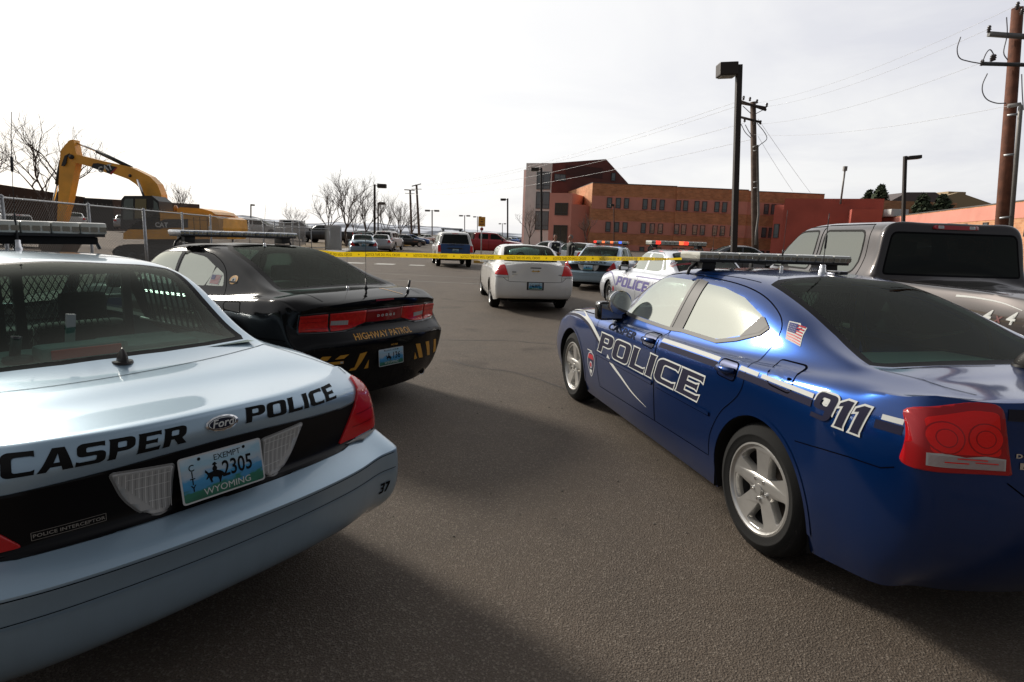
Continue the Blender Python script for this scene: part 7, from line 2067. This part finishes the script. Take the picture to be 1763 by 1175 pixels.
# far poles
for (x0, y0, x1, y1, Y, arms, lab) in ((709, 411, 706, 327, 105, ((696, 327, 714, 328), (697, 333, 714, 334)), 'left of the two far wooden power poles at the road end'), (722, 411, 717, 318, 100, ((709, 321, 725, 317), (708, 326, 726, 326)), 'right and taller of the two far wooden power poles at the road end')):
    rt = thing('power_pole', (0, 0, 0), lab, 'power pole'); bm = bmesh.new(); pole_line(x0, y0, x1, y1, Y, .2, bm, 8); obj('pole', bm, wood_far, rt)
    for (a0, b0, a1, b1) in arms:
        bm = bmesh.new(); add_tube(bm, [at(a0, b0, Y - .3), at(a1, b1, Y - .3)], .11 if b0 < 326 or b0 == 327 else .06, 4); obj('crossarm', bm, MATS['arm_brown'], rt)
# wires
def W_(p, q, s, r, m, lab): wire('power_line', sag(p, q, s), r, m, lab)
W_(at(1752, 9, 16.8), at(1303, 178, 33), .35, .0045, wire_m, 'uppermost thin wire from the reddish pole to the middle pole')
W_(at(1703, 50, 16.8), at(1320, 184, 33), .3, .0045, wire_m, 'second thin wire from the reddish pole to the middle pole')
W_(at(1691, 108, 16.8), at(1309, 214, 33), .3, .0045, wire_m, 'lower thin wire from the reddish pole crossarm to the middle pole')
W_(at(1735, 183, 16.8), at(1296, 232, 33), .3, .0045, wire_m, 'lowest thin wire between the reddish and the middle poles')
for (px, py, qx, qy, lab) in ((1280, 172, 716, 318, 'uppermost wire running left from the middle pole past the tower'), (1291, 176, 722, 320, 'second wire running left from the middle pole past the tower'), (1282, 212, 706, 327, 'third wire running left from the middle pole past the tower'), (1296, 240, 697, 334, 'lowest wire running left from the middle pole past the tower')):
    W_(at(px, py, 33), at(qx, qy, 100), 1.1, .009, wire_m, lab)
W_(at(1305, 205, 33), at(1395, 332, 45), .05, .009, wire_m, 'upper guy wire slanting right from the middle pole')
W_(at(1305, 235, 33), at(1365, 330, 42), .05, .008, wire_m, 'lower guy wire slanting right from the middle pole')
# mast on the red block, sign
rt = thing('mast', at(1448, 345, 94), 'thin lattice mast standing on the red block roof', 'mast'); bm = bmesh.new(); hh = at(1448, 287, 94).z - at(1448, 345, 94).z; add_tube(bm, [(0, 0, -.6), (0, 0, hh)], .14, 6); add_box(bm, (0, 0, hh - .3), (.5, .4, .7)); obj('pole', bm, lamp_pale, rt)
Ys = 36.6; b0 = at(828, 447, Ys); b0.z = .12; ht = at(828, 374, Ys).z - .12
rt = thing('road_sign', b0, 'yellow road sign on a thin post behind the red pickup', 'road sign'); bm = bmesh.new(); add_tube(bm, [(0, 0, -.1), (0, 0, ht)], .035, 8); obj('post', bm, steel, rt)
bm = bmesh.new(); add_box(bm, (0, -.045, ht - .28), (.43, .02, .58), bevel=.008); sp_ = obj('sign_plate', bm, mat('sign_yellow', (.58, .27, .02), .5), rt)
bm = bmesh.new()
for w_, z_, h_ in ((.16, .13, .05), (.16, .28, .07), (.30, .43, .06)): add_box(bm, (0, -.056, ht - z_), (w_, .003, h_))
obj('sign_legend', bm, mat('sign_brown', (.16, .05, .02), .6), sp_)
bm = bmesh.new(); add_lathe(bm, [(0, -.09), (.11, -.09), (.11, -.075), (0, -.075)], 'y', (.01, 0, ht - .72), 8); obj('small_sign', bm, mat('sign_red', (.30, .03, .03), .5), rt)

# ------------------------------------------------------------------ police tape
def tape(P, h, label):
    bm = bmesh.new(); L = [0]
    for a, b in zip(P, P[1:]): L.append(L[-1] + (b - a).length)
    rows = []
    for i, p in enumerate(P):
        tw = .05 * math.sin(i * .37); h_ = h * (1 if i < len(P) - 20 else max(.25, (len(P) - 1 - i) / 20)); rows.append((bm.verts.new(p + Vector((0, tw * h, h_ / 2))), bm.verts.new(p - Vector((0, tw * h, h_ / 2)))))
    for a, b in zip(rows, rows[1:]): bm.faces.new((a[0], a[1], b[1], b[0]))
    bm2 = bmesh.new()
    def pos(s):
        i = max(k for k in range(len(L) - 1) if L[k] <= s + 1e-9); t = (s - L[i]) / (L[i + 1] - L[i]); d = (P[i + 1] - P[i]).normalized(); return P[i].lerp(P[i + 1], t), d
    s = .05; per = .70
    while s < L[-1] - .1:
        fb = text_bm('POLICE LINE DO NOT CROSS', h * .72, .50, 0, .0006, 1.05, 'LEFT'); w = max(v.co.x for v in fb.verts)
        k = .50 / w
        dead = []
        for v in fb.verts:
            ss = s + v.co.x * k
            if ss > L[-1] - 1.6: dead.append(v); continue
            p, d = pos(ss); n = Vector((d.y, -d.x, 0)).normalized()
            v.co = p + Vector((0, 0, -v.co.y)) + n * .004
        if dead: bmesh.ops.delete(fb, geom=dead, context='VERTS')
        merge_bm(bm2, fb, 0)
        q = s + .60
        if q < L[-1] - 1.6:
            p, d = pos(q); n = Vector((d.y, -d.x, 0)).normalized()
            for dz in (-.006, .006): add_box(bm2, p + n * .004 + Vector((0, 0, dz)), (.022, .002, .007))
        s += per
    o = obj('police_tape', bm, TAPE, None, 180); tag(o, label, 'tape'); obj('lettering', bm2, mat('tape_black', (.075, .045, .004), .5), o)
TAPE = bpy.data.materials.new('tape_yellow'); TAPE.use_nodes = True; nt = TAPE.node_tree; nt.nodes.clear()
o_ = nt.nodes.new('ShaderNodeOutputMaterial'); d_ = nt.nodes.new('ShaderNodeBsdfDiffuse'); t_ = nt.nodes.new('ShaderNodeBsdfTranslucent'); a_ = nt.nodes.new('ShaderNodeMixShader'); g_ = nt.nodes.new('ShaderNodeBsdfGlossy'); b_ = nt.nodes.new('ShaderNodeMixShader')
for n_ in (d_, t_): n_.inputs[0].default_value = (.86, .60, .012, 1)
g_.inputs['Roughness'].default_value = .3; a_.inputs[0].default_value = .5; b_.inputs[0].default_value = .04
nt.links.new(d_.outputs[0], a_.inputs[1]); nt.links.new(t_.outputs[0], a_.inputs[2]); nt.links.new(a_.outputs[0], b_.inputs[1]); nt.links.new(g_.outputs[0], b_.inputs[2]); nt.links.new(b_.outputs[0], o_.inputs[0])
TP = [(540, 434.5, 8.7), (583, 438.5, 8.75), (660, 438.5, 8.8), (760, 441, 8.9), (860, 443.5, 9.0), (960, 445.2, 9.0), (1040, 445.5, 8.9), (1110, 446, 7.6), (1150, 446.5, 6.2), (1183, 445.5, 4.42)]
tp_ = [at(*q) for q in TP]; pts = []
for k in range(len(tp_) - 1):
    for j in range(6): pts.append(tp_[k].lerp(tp_[k + 1], j / 6))
pts.append(tp_[-1])
tape(pts, .074, 'yellow plastic barrier tape stretched across the road between the police cars')

# ------------------------------------------------------------------ wire fence
rt = thing('wire_fence', (fence_x(10), 10, 0), 'long galvanised wire mesh fence in front of the yellow excavator', 'fence')
fb = Vector((fence_x(10), 10, 0))
def fp(y): x = fence_x(y); return Vector((x, y, H(x, y) + .10))
ys = [8.2, 11.4, 14.6, 17.8, 21.0, 24.2, 27.4, 30.6, 33.8, 37.0, 40.2, 43.4, 46.6, 49.6]
HF = 1.98
for k, y in enumerate(ys):
    bm = bmesh.new(); p = fp(y) - fb; add_tube(bm, [p - Vector((0, 0, .4)), p + Vector((0, 0, HF))], .034 if k % 3 else .045, 8); add_lathe(bm, [(.04, 0), (.04, .02), (0, .045)], 'z', p + Vector((0, 0, HF)), 8); obj('post', bm, steel, rt)
bm = bmesh.new()
add_tube(bm, [fp(y) - fb + Vector((0, 0, HF - .02)) for y in ys], .022, 6); obj('top_rail', bm, steel, rt)
mesh_m = mat('mesh_wire', (.24, .23, .215), .55, .3)
def mesh_panel(bm, a, b, h, pitch, r):
    L = (b - a).length; d = (b - a).normalized(); n = int((L + h) / pitch)
    nrm = Vector((d.y, -d.x, 0)).normalized()
    for k in range(n):
        for sg in (1, -1):
            s0 = k * pitch - h if sg > 0 else k * pitch; s1 = s0 + sg * h; z0, z1 = 0, h
            lo, hi = min(s0, s1), max(s0, s1)
            pa, pb = (s0, 0.0), (s1, h)
            def clip(u, v, lim, gt):
                t = (lim - u[0]) / (v[0] - u[0]); return (lim, u[1] + (v[1] - u[1]) * t)
            if hi <= 0 or lo >= L: continue
            if pa[0] < 0: pa = clip(pa, pb, 0, 1)
            if pa[0] > L: pa = clip(pa, pb, L, 1)
            if pb[0] < 0: pb = clip(pb, pa, 0, 1)
            if pb[0] > L: pb = clip(pb, pa, L, 1)
            def zb(s): return a.z + (b.z - a.z) * s / L
            p, q = a + d * pa[0], a + d * pb[0]; p.z = zb(pa[0]) + pa[1]; q.z = zb(pb[0]) + pb[1]
            off = nrm * (r if sg > 0 else -r)
            u = (q - p).normalized(); w = nrm.cross(u).normalized()
            vs = [[bm.verts.new(x + off + w * r * c + nrm * r * e) for c, e in ((1, -.6), (-1, -.6), (0, 1.1))] for x in (p, q)]
            for i in range(3): bm.faces.new((vs[0][i], vs[0][(i + 1) % 3], vs[1][(i + 1) % 3], vs[1][i]))
bm = bmesh.new()
for y0, y1 in zip(ys, ys[1:]): mesh_panel(bm, fp(y0) - fb + Vector((0, 0, .05)), fp(y1) - fb + Vector((0, 0, .05)), HF - .08, .085 if y0 < 26 else .12, .0032 if y0 < 26 else .004)
obj('wire_mesh', bm, mesh_m, rt)
bm = bmesh.new()
for y0, y1 in zip(ys[:10], ys[1:10]):
    for j in range(14):
        p = fp(y0).lerp(fp(y1), j / 14) - fb + Vector((0, 0, HF - .03)); add_tube(bm, [p, p + Vector((0, .02, .085))], .0035, 3, cap=False)
obj('wire_barb', bm, mesh_m, rt)
signm = mat('sign_grey_white', (.36, .36, .35), .6)
for (y, s, lab) in ((15.0, (.30, .22), 'small white notice wired to the mesh in front of the excavator arm'), (24.0, (.34, .42), 'upright white notice wired to the mesh by the excavator engine')):
    p = fp(y); d = (fp(y + 1) - p).normalized(); nrm = Vector((d.y, -d.x, 0)); 
    bm = bmesh.new(); add_box(bm, (0, 0, 0), (s[0], .006, s[1]), bevel=.002)
    for k in range(4): add_box(bm, (0, -.004, s[1] * (.3 - .2 * k)), (s[0] * (.7 - .1 * (k % 2)), .001, .015), mi=1)
    o = obj('notice', bm, [signm, mat('notice_text', (.10, .09, .09), .6)]); o.location = p + nrm * .03 + Vector((0, 0, 1.35)); o.rotation_euler = (0, 0, math.atan2(d.y, d.x)); tag(o, lab, 'notice')
# stack of spare mesh panels leaning at the fence end
p0 = at(560, 428, 47); p0.z = H(p0.x, 47)
rt = thing('fence_panel_stack', p0, 'stack of grey wire fence panels leaning at the fence end', 'fence panels'); 
for k in range(4):
    bm = bmesh.new(); a = Vector((0, .12 * k, .05)); b = Vector((1.15, .12 * k + .1, .05)); add_tube(bm, [a, a + Vector((0, .06, 1.9)), b + Vector((0, .06, 1.9)), b, a], .024, 6)
    for q in range(24): u = a.lerp(b, (q + .5) / 24); add_tube(bm, [u, u + Vector((0, .06, 1.9))], .008, 3, cap=False)
    for q in range(14): z = 1.9 * q / 14; add_tube(bm, [a + Vector((0, .06 * z / 1.9, z)), b + Vector((0, .06 * z / 1.9, z))], .007, 3, cap=False)
    obj('panel', bm, steel, rt)
rt = thing('pipe_gate', at(505, 420, 45), 'low pipe gate before the spare fence panels', 'gate'); gz = H(rt.location.x, 45) - rt.location.z
bm = bmesh.new(); q0 = Vector((-1.4, 0, gz)); q1 = Vector((2.4, 1.2, gz))
add_tube(bm, [q0 + Vector((0, 0, .15)), q1 + Vector((0, 0, .2))], .03, 6); add_tube(bm, [q0 + Vector((0, 0, 1.6)), q1 + Vector((0, 0, 1.65))], .03, 6)
for t in (0, .33, .66, 1): c = q0.lerp(q1, t); add_tube(bm, [c - Vector((0, 0, .2)), c + Vector((0, 0, 1.75))], .035, 6)
add_tube(bm, [q0.lerp(q1, .02) + Vector((0, 0, .2)), q0.lerp(q1, .33) + Vector((0, 0, 1.55))], .03, 6); obj('gate_frame', bm, steel, rt)

# ------------------------------------------------------------------ excavator
YE = 27.0; k_ = YE / FPX
EX = at(300, 446, YE); EX.z = H(EX.x, EX.y) + .02
rt = thing('excavator', EX, 'yellow tracked excavator with raised boom behind the wire fence', 'excavator')
yel = mat('machine_yellow', (.80, .37, .030), .45, .0, .3, vary=(1.6, .18)); mblack = mat('machine_black', (.014, .014, .014), .5)
def ex(px, py):
    q = at(px, py, YE) - EX; return (q.x, q.z)
def slab(name, pts, y0, y1, m, parent, bev=.02):
    bm = bmesh.new(); fb = flat_bm([pts]); 
    vs = [Vector((p[0], y0, p[1])) for p in pts]; a = [bm.verts.new(v) for v in vs]; b = [bm.verts.new(Vector((v.x, y1, v.z))) for v in vs]; n = len(a); fb.free()
    for i in range(n): bm.faces.new((a[i], a[(i + 1) % n], b[(i + 1) % n], b[i]))
    tri = tessellate_polygon([[Vector((p[0], p[1], 0)) for p in pts]])
    for t in tri:
        bm.faces.new([a[i] for i in t]); bm.faces.new([b[i] for i in t])
    bmesh.ops.recalc_face_normals(bm, faces=bm.faces)
    return obj(name, bm, m, parent)
boom = [ex(*p) for p in ((262, 392), (286, 392), (286, 352), (284, 336), (277, 318), (264, 305), (246, 296), (231, 289), (185, 279), (141, 268), (131, 266), (128, 274), (135, 281), (190, 296), (228, 310), (240, 318), (249, 327), (256, 341), (258, 360))]
bo = slab('boom', boom, -.28, .18, yel, rt)
st = [ex(*p) for p in ((111, 262), (118, 252), (127, 243), (133, 242), (135, 252), (139, 270), (138, 281), (125, 345), (112, 395), (104, 395), (107, 345), (109, 290))]
sk = slab('stick', st, -.24, .14, yel, rt)
slab('bucket', [ex(*p) for p in ((104, 388), (114, 388), (122, 400), (128, 420), (118, 436), (96, 440), (84, 425), (88, 405))], -.6, .5, mat('bucket_steel', (.10, .08, .06), .7), rt)
def p3(px, py, y): q = ex(px, py); return Vector((q[0], y, q[1]))
for q0_, q1_, q2_, yy, r0_, r1_ in (((131, 246), (168, 261), (228, 290), -.05, .045, .085), ((93, 350), (100, 318), (107, 277), -.05, .05, .09), ((247, 311), (258, 340), (270, 392), -.42, .055, .09)):
    bm = bmesh.new(); add_tube(bm, [p3(*q0_, yy), p3(*q1_, yy)], r0_, 8, 1); add_tube(bm, [p3(*q1_, yy), p3(*q2_, yy)], r1_, 10, 0)
    obj('hydraulic_ram', bm, [mblack, chrome], rt)
bm = bmesh.new(); add_lathe(bm, [(0, -.36), (.10, -.36), (.10, .26), (0, .26)], 'y', p3(132, 272, 0), 14); add_lathe(bm, [(0, -.30), (.07, -.30), (.07, .2), (0, .2)], 'y', p3(231, 304, 0), 12); obj('pivot_pin', bm, mblack, rt)
slab('hose', [ex(*p) for p in ((128, 266), (124, 272), (122, 284), (118, 288), (114, 287), (120, 270))], -.30, -.26, mblack, rt)
slab('logo_panel', [ex(*p) for p in ((168, 283), (176, 282.5), (208, 289), (200, 302), (196, 301), (165, 290))], -.286, -.281, mblack, bo)
bm = bmesh.new(); M0 = Matrix.Translation(p3(189, 292, -.295)) @ Matrix.Rotation(R(-17), 4, 'Y') @ Matrix.Rotation(math.pi / 2, 4, 'X'); merge_bm(bm, text_bm('CAT', .34, 1.0, bold=.012), 0, M0); obj('lettering', bm, white_paint_m, bo)
slab('logo_wedge', [ex(*p) for p in ((185, 297), (188.5, 291), (192, 299))], -.299, -.296, yel, bo); slab('logo_stripe', [ex(*p) for p in ((196, 301), (208, 289), (209.5, 290), (199, 302.5))], -.292, -.288, mat('logo_red', (.4, .02, .02), .5), bo)
# cab
cabp = [ex(*p) for p in ((241, 396), (243, 347), (248, 341), (293, 341), (304, 350), (308, 396))]
cb = slab('cab', cabp, -1.35, -.35, mblack, rt)
slab('cab_window', [ex(*p) for p in ((246, 380), (247.5, 350), (250, 346), (263, 346), (262, 380))], -1.365, -1.352, mat('cab_glass', (.10, .13, .12), .05, spec=.9), cb)
slab('cab_window', [ex(*p) for p in ((265, 378), (266, 346), (284, 346), (284, 378))], -1.365, -1.352, mat('cab_glass_amber', (.16, .13, .05), .05, spec=.9), cb)
slab('cab_window', [ex(*p) for p in ((296, 364), (296, 348), (302, 353), (305, 364))], -1.365, -1.352, MATS['cab_glass'], cb)
# house: engine deck and counterweight
slab('engine_cover', [ex(*p) for p in ((246, 402), (252, 398), (262, 388), (285, 377), (308, 367), (318, 366), (386, 371), (392, 380), (392, 412), (246, 412))], -1.35, 1.3, yel, rt)
slab('counterweight', [ex(*p) for p in ((392, 374), (402, 378), (404, 394), (400, 412), (392, 412))], -1.38, 1.33, yel, rt)
slab('deck_box', [ex(*p) for p in ((326, 362), (332, 359), (366, 361), (384, 366), (390, 371), (326, 368))], -1.0, 1.0, yel, rt)
slab('exhaust_deck', [ex(*p) for p in ((330, 361), (335, 358.5), (356, 360), (356, 363), (330, 363))], -.5, .5, mblack, rt)
bm = bmesh.new(); add_lathe(bm, [(0, .14), (.05, .13), (.09, .05), (.09, -.1), (0, -.1)], 'z', p3(322, 361, -.9), 14); obj('beacon', bm, mat('beacon_amber', (.6, .22, .02), .25, coat=1), rt)
slab('side_panel', [ex(*p) for p in ((301, 385), (312, 380), (352, 379), (352, 393), (297, 394))], -1.362, -1.352, mblack, rt)
bm = bmesh.new(); merge_bm(bm, text_bm('CAT', .28, 1.0, bold=.01), 0, Matrix.Translation(p3(309, 389, -1.37)) @ Matrix.Rotation(math.pi / 2, 4, 'X')); obj('lettering', bm, white_paint_m, rt)
bm = bmesh.new()
for px in (362, 372, 384): add_box(bm, p3(px, 393, -1.356), (.015, .012, .9))
for z in (376, 396): add_box(bm, p3(345, z + (4 if z < 380 else 0), -1.356), (2.2, .012, .012))
obj('panel_gap', bm, seam_m, rt)
slab('turntable', [ex(*p) for p in ((268, 422), (268, 411), (346, 411), (346, 422))], -.8, .8, mblack, rt)
for y0, y1 in ((-1.55, -.95), (.95, 1.55)):
    tr = [ex(*p) for p in ((232, 432), (240, 424), (254, 421), (360, 421), (376, 424), (384, 433), (382, 444), (372, 450), (250, 450), (238, 444))]
    t = slab('track', tr, y0, y1, mblack, rt)
    bm = bmesh.new()
    n = len(tr)
    for i in range(n):
        a, b = Vector(tr[i]), Vector(tr[(i + 1) % n]); L = (b - a).length; kk = max(1, int(L / .17)); d = (b - a).normalized(); ang = math.atan2(d.y, d.x)
        for j in range(kk):
            c = a.lerp(b, (j + .5) / kk); add_box(bm, (c.x, (y0 + y1) / 2, c.y), (.03, y1 - y0 + .02, .05), Matrix.Rotation(-ang, 3, 'Y'))
    obj('track_shoe', bm, mat('track_steel', (.05, .042, .036), .7), t)
    bm = bmesh.new()
    for px in (244, 266, 286, 308, 330, 352, 372): add_lathe(bm, [(0, -.02), (.16, -.02), (.2, 0), (.2, .06)], 'y', p3(px, 437 if px in (244, 372) else 441, y0 - .005), 14)
    obj('track_roller', bm, mblack, t)

# ------------------------------------------------------------------ parked vehicles far off
def far_car(src, name, px, Y, yaw, p, label, cat, dz=0.0, scale=1.0):
    g = G_at(px, Y); return place(src, name, label, cat, (g.x, g.y, yaw), p, g.z + dz, None, scale)
bluep = paint('paint_bright_blue', (.03, .10, .32), .3, .36, .1); pblack = paint('paint_dull_black', (.012, .012, .013), .1, .35, .1)
def strip_bar(c):
    for ch in list(c.children_recursive):
        if ch.name.split('.')[0] in ('light_bar', 'lens', 'roof_rail', 'tailgate', 'lettering', 'handle_bar'): bpy.data.objects.remove(ch)
    return c
plain = strip_bar(far_car(SUV, 'van', 418, 60, -1.50, white_p, 'white van behind the fence, left of the white pickup', 'van', 0, 1.05))
plain_truck('pickup_truck', 'black pickup parked beside the tallest bare tree', (G_at(590, 60).x, 60, 1.35), pblack, H(G_at(590, 60).x, 60))
far_car(SEDAN2, 'sedan', 612, 66, -1.3, silver_p, 'silver sedan parked under the bare trees, right of the black pickup', 'car')
far_car(SEDAN2, 'sedan', 634, 72, -1.2, white_p, 'white sedan parked under the bare trees beside the silver one', 'car')
far_car(SEDAN2, 'sedan', 682, 74, -.9, pblack, 'black sedan parked beyond the distant police vehicle', 'car')
far_car(SEDAN2, 'sedan', 694, 84, -1.1, bluep, 'blue sedan parked beside the black one under the trees', 'car')
far_car(SEDAN2, 'sedan', 738, 100, 2.6, white_p, 'small white sedan at the road end left of the blue tailgate vehicle', 'car', .1)
for i, (px, Y, p, lab) in enumerate(((872, 150, silver_p, 'first tiny silver car in the far lot above the white sedan roof'), (884, 158, white_p, 'tiny white car in the far lot beside the silver one'), (894, 150, bluep, 'tiny blue car in the far lot by the bare tree'))): far_car(SEDAN2, 'sedan', px, Y, .9, p, lab, 'car')
c = plain_truck('pickup_truck', 'white pickup parked behind the fence at the left edge', (at(42, 370, 34).x, 34, 1.2), white_p, .1)
far_car(SEDAN2, 'sedan', 131, 56, .62, white_p, 'white car behind the excavator arm', 'car', .3)
far_car(SEDAN2, 'sedan', 216, 60, .55, silver_p, 'silver car behind the fence, left of the excavator cab', 'car', .3)

# ------------------------------------------------------------------ two officers
def skin_body(name, joints, edges, m, parent, sub=2):
    me = bpy.data.meshes.new(name); me.from_pydata([j[0] for j in joints], [], []); 
    me = bpy.data.meshes.new(name); me.from_pydata([j[0] for j in joints], edges, [])
    o = bpy.data.objects.new(name, me); COL.objects.link(o)
    s = o.modifiers.new('s', 'SKIN'); s.use_smooth_shade = True
    for v, j in zip(me.skin_vertices[0].data, joints):
        r = j[1]; v.radius = r if isinstance(r, tuple) else (r, r)
    me.skin_vertices[0].data[0].use_root = True
    o.modifiers.new('u', 'SUBSURF').levels = sub
    dg = bpy.context.evaluated_depsgraph_get(); m2 = bpy.data.meshes.new_from_object(o.evaluated_get(dg)); bpy.data.objects.remove(o)
    bm = bmesh.new(); bm.from_mesh(m2); bpy.data.meshes.remove(m2); return bm
skin_m = mat('skin', (.36, .17, .11), .6); hair_m = mat('hair_brown', (.035, .020, .014), .8); hair_g = mat('hair_grey', (.16, .15, .14), .8)
shirt_m = mat('shirt_white', (.80, .78, .82), .8); vest_m = mat('vest_black', (.012, .012, .014), .8); trouser_m = mat('trousers_black', (.010, .010, .013), .85); jacket_m = mat('jacket_black', (.014, .013, .014), .75); shoe_m = mat('shoe_black', (.01, .01, .01), .5)
def officer(loc, rz, label, jacket, hairm):
    rt = tag(empty('person', loc, rz), label, 'person')
    # facing -y; x to the figure's left
    J = [((0, 0, .96), (.20, .14)), ((0, .0, 1.12), (.20, .14)), ((0, .0, 1.32), (.235, .15)), ((0, .01, 1.44), (.17, .11)), ((0, .0, 1.51), .070), ((0, -.01, 1.60), .07)]
    E_ = [(0, 1), (1, 2), (2, 3), (3, 4), (4, 5)]
    def limb(root, pts):
        p = root
        for q in pts: J.append(q); E_.append((p, len(J) - 1)); p = len(J) - 1
        return p
    for s in (1, -1):
        limb(0, [((s * .11, 0, .88), .125), ((s * .12, -.02, .50), .082), ((s * .12, .02, .12), .046), ((s * .125, .01, .07), .045), ((s * .13, -.13, .045), .038)])
    if jacket:
        for s in (1, -1): limb(3, [((s * .22, .01, 1.42), .088), ((s * .29, .03, 1.17), .072), ((s * .28, -.04, .94), .052), ((s * .265, -.06, .86), .042)])
    else:
        limb(3, [((.22, .01, 1.42), .088), ((.31, .04, 1.17), .072), ((.27, .02, .96), .054), ((.25, .0, .88), .042)])
        limb(3, [((-.22, .01, 1.42), .088), ((-.31, -.02, 1.18), .072), ((-.14, -.24, 1.08), .054), ((-.05, -.27, 1.07), .042)])
    bm = skin_body('body', J, E_, None, rt)
    for f in bm.faces:
        c = f.calc_center_median(); f.smooth = True
        arm = abs(c.x) > .215 or (not jacket and c.y < -.14 and 1.0 < c.z < 1.2)
        mi = 0
        if c.z < .055 or (c.z < .10 and c.y < -.05): mi = 4
        elif c.z < .97 and not arm: mi = 3
        elif c.z > 1.53: mi = 0
        elif arm: mi = 1
        else: mi = 2 if c.z < 1.49 else 1
        if arm and not jacket and (c.z < .90 or (c.y < -.235 and c.x > -.09)): mi = 0
        if arm and jacket and c.z < .89: mi = 0
        f.material_index = mi
    # head
    hb = bmesh.new(); bmesh.ops.create_uvsphere(hb, u_segments=20, v_segments=14, radius=1)
    for v in hb.verts:
        x, y, z = v.co; jaw = 1 - .22 * max(0, -z); v.co = Vector((x * .075 * jaw, y * .095 * (1 - .10 * max(0, -z)) - .012 * max(0, -z), z * .118))
        if y < -.8 and -.35 < z < .15 and abs(x) < .25: v.co.y -= .018 * (1 - abs(x) * 3)
    for s in (1, -1): bmesh.ops.create_icosphere(hb, subdivisions=1, radius=.028, matrix=Matrix.Translation((s * .076, .01, -.01)) @ Matrix.Diagonal((.35, .7, 1.1, 1)))
    for f in hb.faces: f.smooth = True
    merge_bm(bm, hb, 0, Matrix.Translation((0, -.01, 1.685)) @ Matrix.Rotation(R(-20 if not jacket else 15), 4, 'Z'))
    # eyes and mouth
    eb = bmesh.new()
    for s in (1, -1): bmesh.ops.create_icosphere(eb, subdivisions=1, radius=.011, matrix=Matrix.Translation((s * .030, -.090, .012)))
    add_box(eb, (0, -.088, -.058), (.045, .012, .008)); add_box(eb, (-.03, -.092, .036), (.035, .01, .007)); add_box(eb, (.03, -.092, .036), (.035, .01, .007))
    for f in eb.faces: f.material_index = 4
    merge_bm(bm, eb, 0, Matrix.Translation((0, -.01, 1.685)) @ Matrix.Rotation(R(-20 if not jacket else 15), 4, 'Z'))
    # hands
    for s in (1, -1):
        if jacket or s > 0: c0 = Vector((s * (.255 if jacket else .235), -.065 if jacket else 0, .83 if jacket else .86)); d0 = Vector((0, -.1, -1)).normalized(); sd = Vector((0, 1, 0))
        else: c0 = Vector((-.01, -.255, 1.065)); d0 = Vector((1, -.15, -.15)).normalized(); sd = Vector((0, 0, 1))
        add_tube(bm, [c0 - d0 * .02, c0 + d0 * .06], [.032, .036], 8, 0)
        for k in range(4): a = c0 + d0 * .05 + sd * (.016 * (k - 1.5)); add_tube(bm, [a, a + d0 * (.045 - .005 * abs(k - 1.2)), a + d0 * (.065 - .005 * abs(k - 1.2)) + Vector((-s * .012, 0, 0))], [.0095, .009, .007], 6, 0)
        add_tube(bm, [c0 + sd * .03, c0 + sd * .045 + d0 * .035, c0 + sd * .040 + d0 * .06], [.011, .010, .008], 6, 0)
    obj('body', bm, [skin_m, shirt_m if not jacket else jacket_m, vest_m if not jacket else jacket_m, trouser_m, shoe_m], rt)
    hb = bmesh.new(); bmesh.ops.create_uvsphere(hb, u_segments=18, v_segments=12, radius=1)
    bmesh.ops.delete(hb, geom=[v for v in hb.verts if (v.co.y < -.35 and v.co.z < .55) or v.co.z < -.45], context='VERTS')
    for v in hb.verts: v.co = Vector((v.co.x * .082, v.co.y * .103, v.co.z * .126 + .004))
    bmesh.ops.transform(hb, matrix=Matrix.Translation((0, -.004, 1.688)) @ Matrix.Rotation(R(-20 if not jacket else 15), 4, 'Z'), verts=hb.verts); obj('hair', hb, hairm, rt, smooth=180)
    hb = bmesh.new()
    if jacket: add_box(hb, (.290, .01, 1.34), (.035, .11, .09), Matrix.Rotation(R(10), 3, 'Y'), bevel=.01)
    else:
        add_box(hb, (.055, -.150, 1.30), (.12, .02, .05), bevel=.005); add_box(hb, (-.10, -.142, 1.38), (.045, .02, .06), bevel=.008)
    obj('badge', hb, mat('badge_pale', (.46, .46, .36), .5), rt)
    hb = bmesh.new(); add_lathe(hb, [(.185, -.025), (.195, 0), (.185, .025)], 'z', (0, 0, 0), 24); 
    for v in hb.verts: v.co = Vector((v.co.x, v.co.y * .72, v.co.z + .985))
    add_box(hb, (-.17, .02, .93), (.05, .09, .16), bevel=.015); add_box(hb, (.16, .06, .96), (.04, .06, .10), bevel=.012); obj('belt', hb, shoe_m, rt, smooth=60)
p1 = at(953, 470, 24); p1.z = 0; p2 = at(980, 470, 24.3); p2.z = 0
officer(p1, R(35), 'officer in white shirt and black vest, hand at the belt, facing the other officer', False, hair_m)
officer(p2, R(-75), 'grey-haired officer in a black jacket with a pale shoulder patch', True, hair_g)
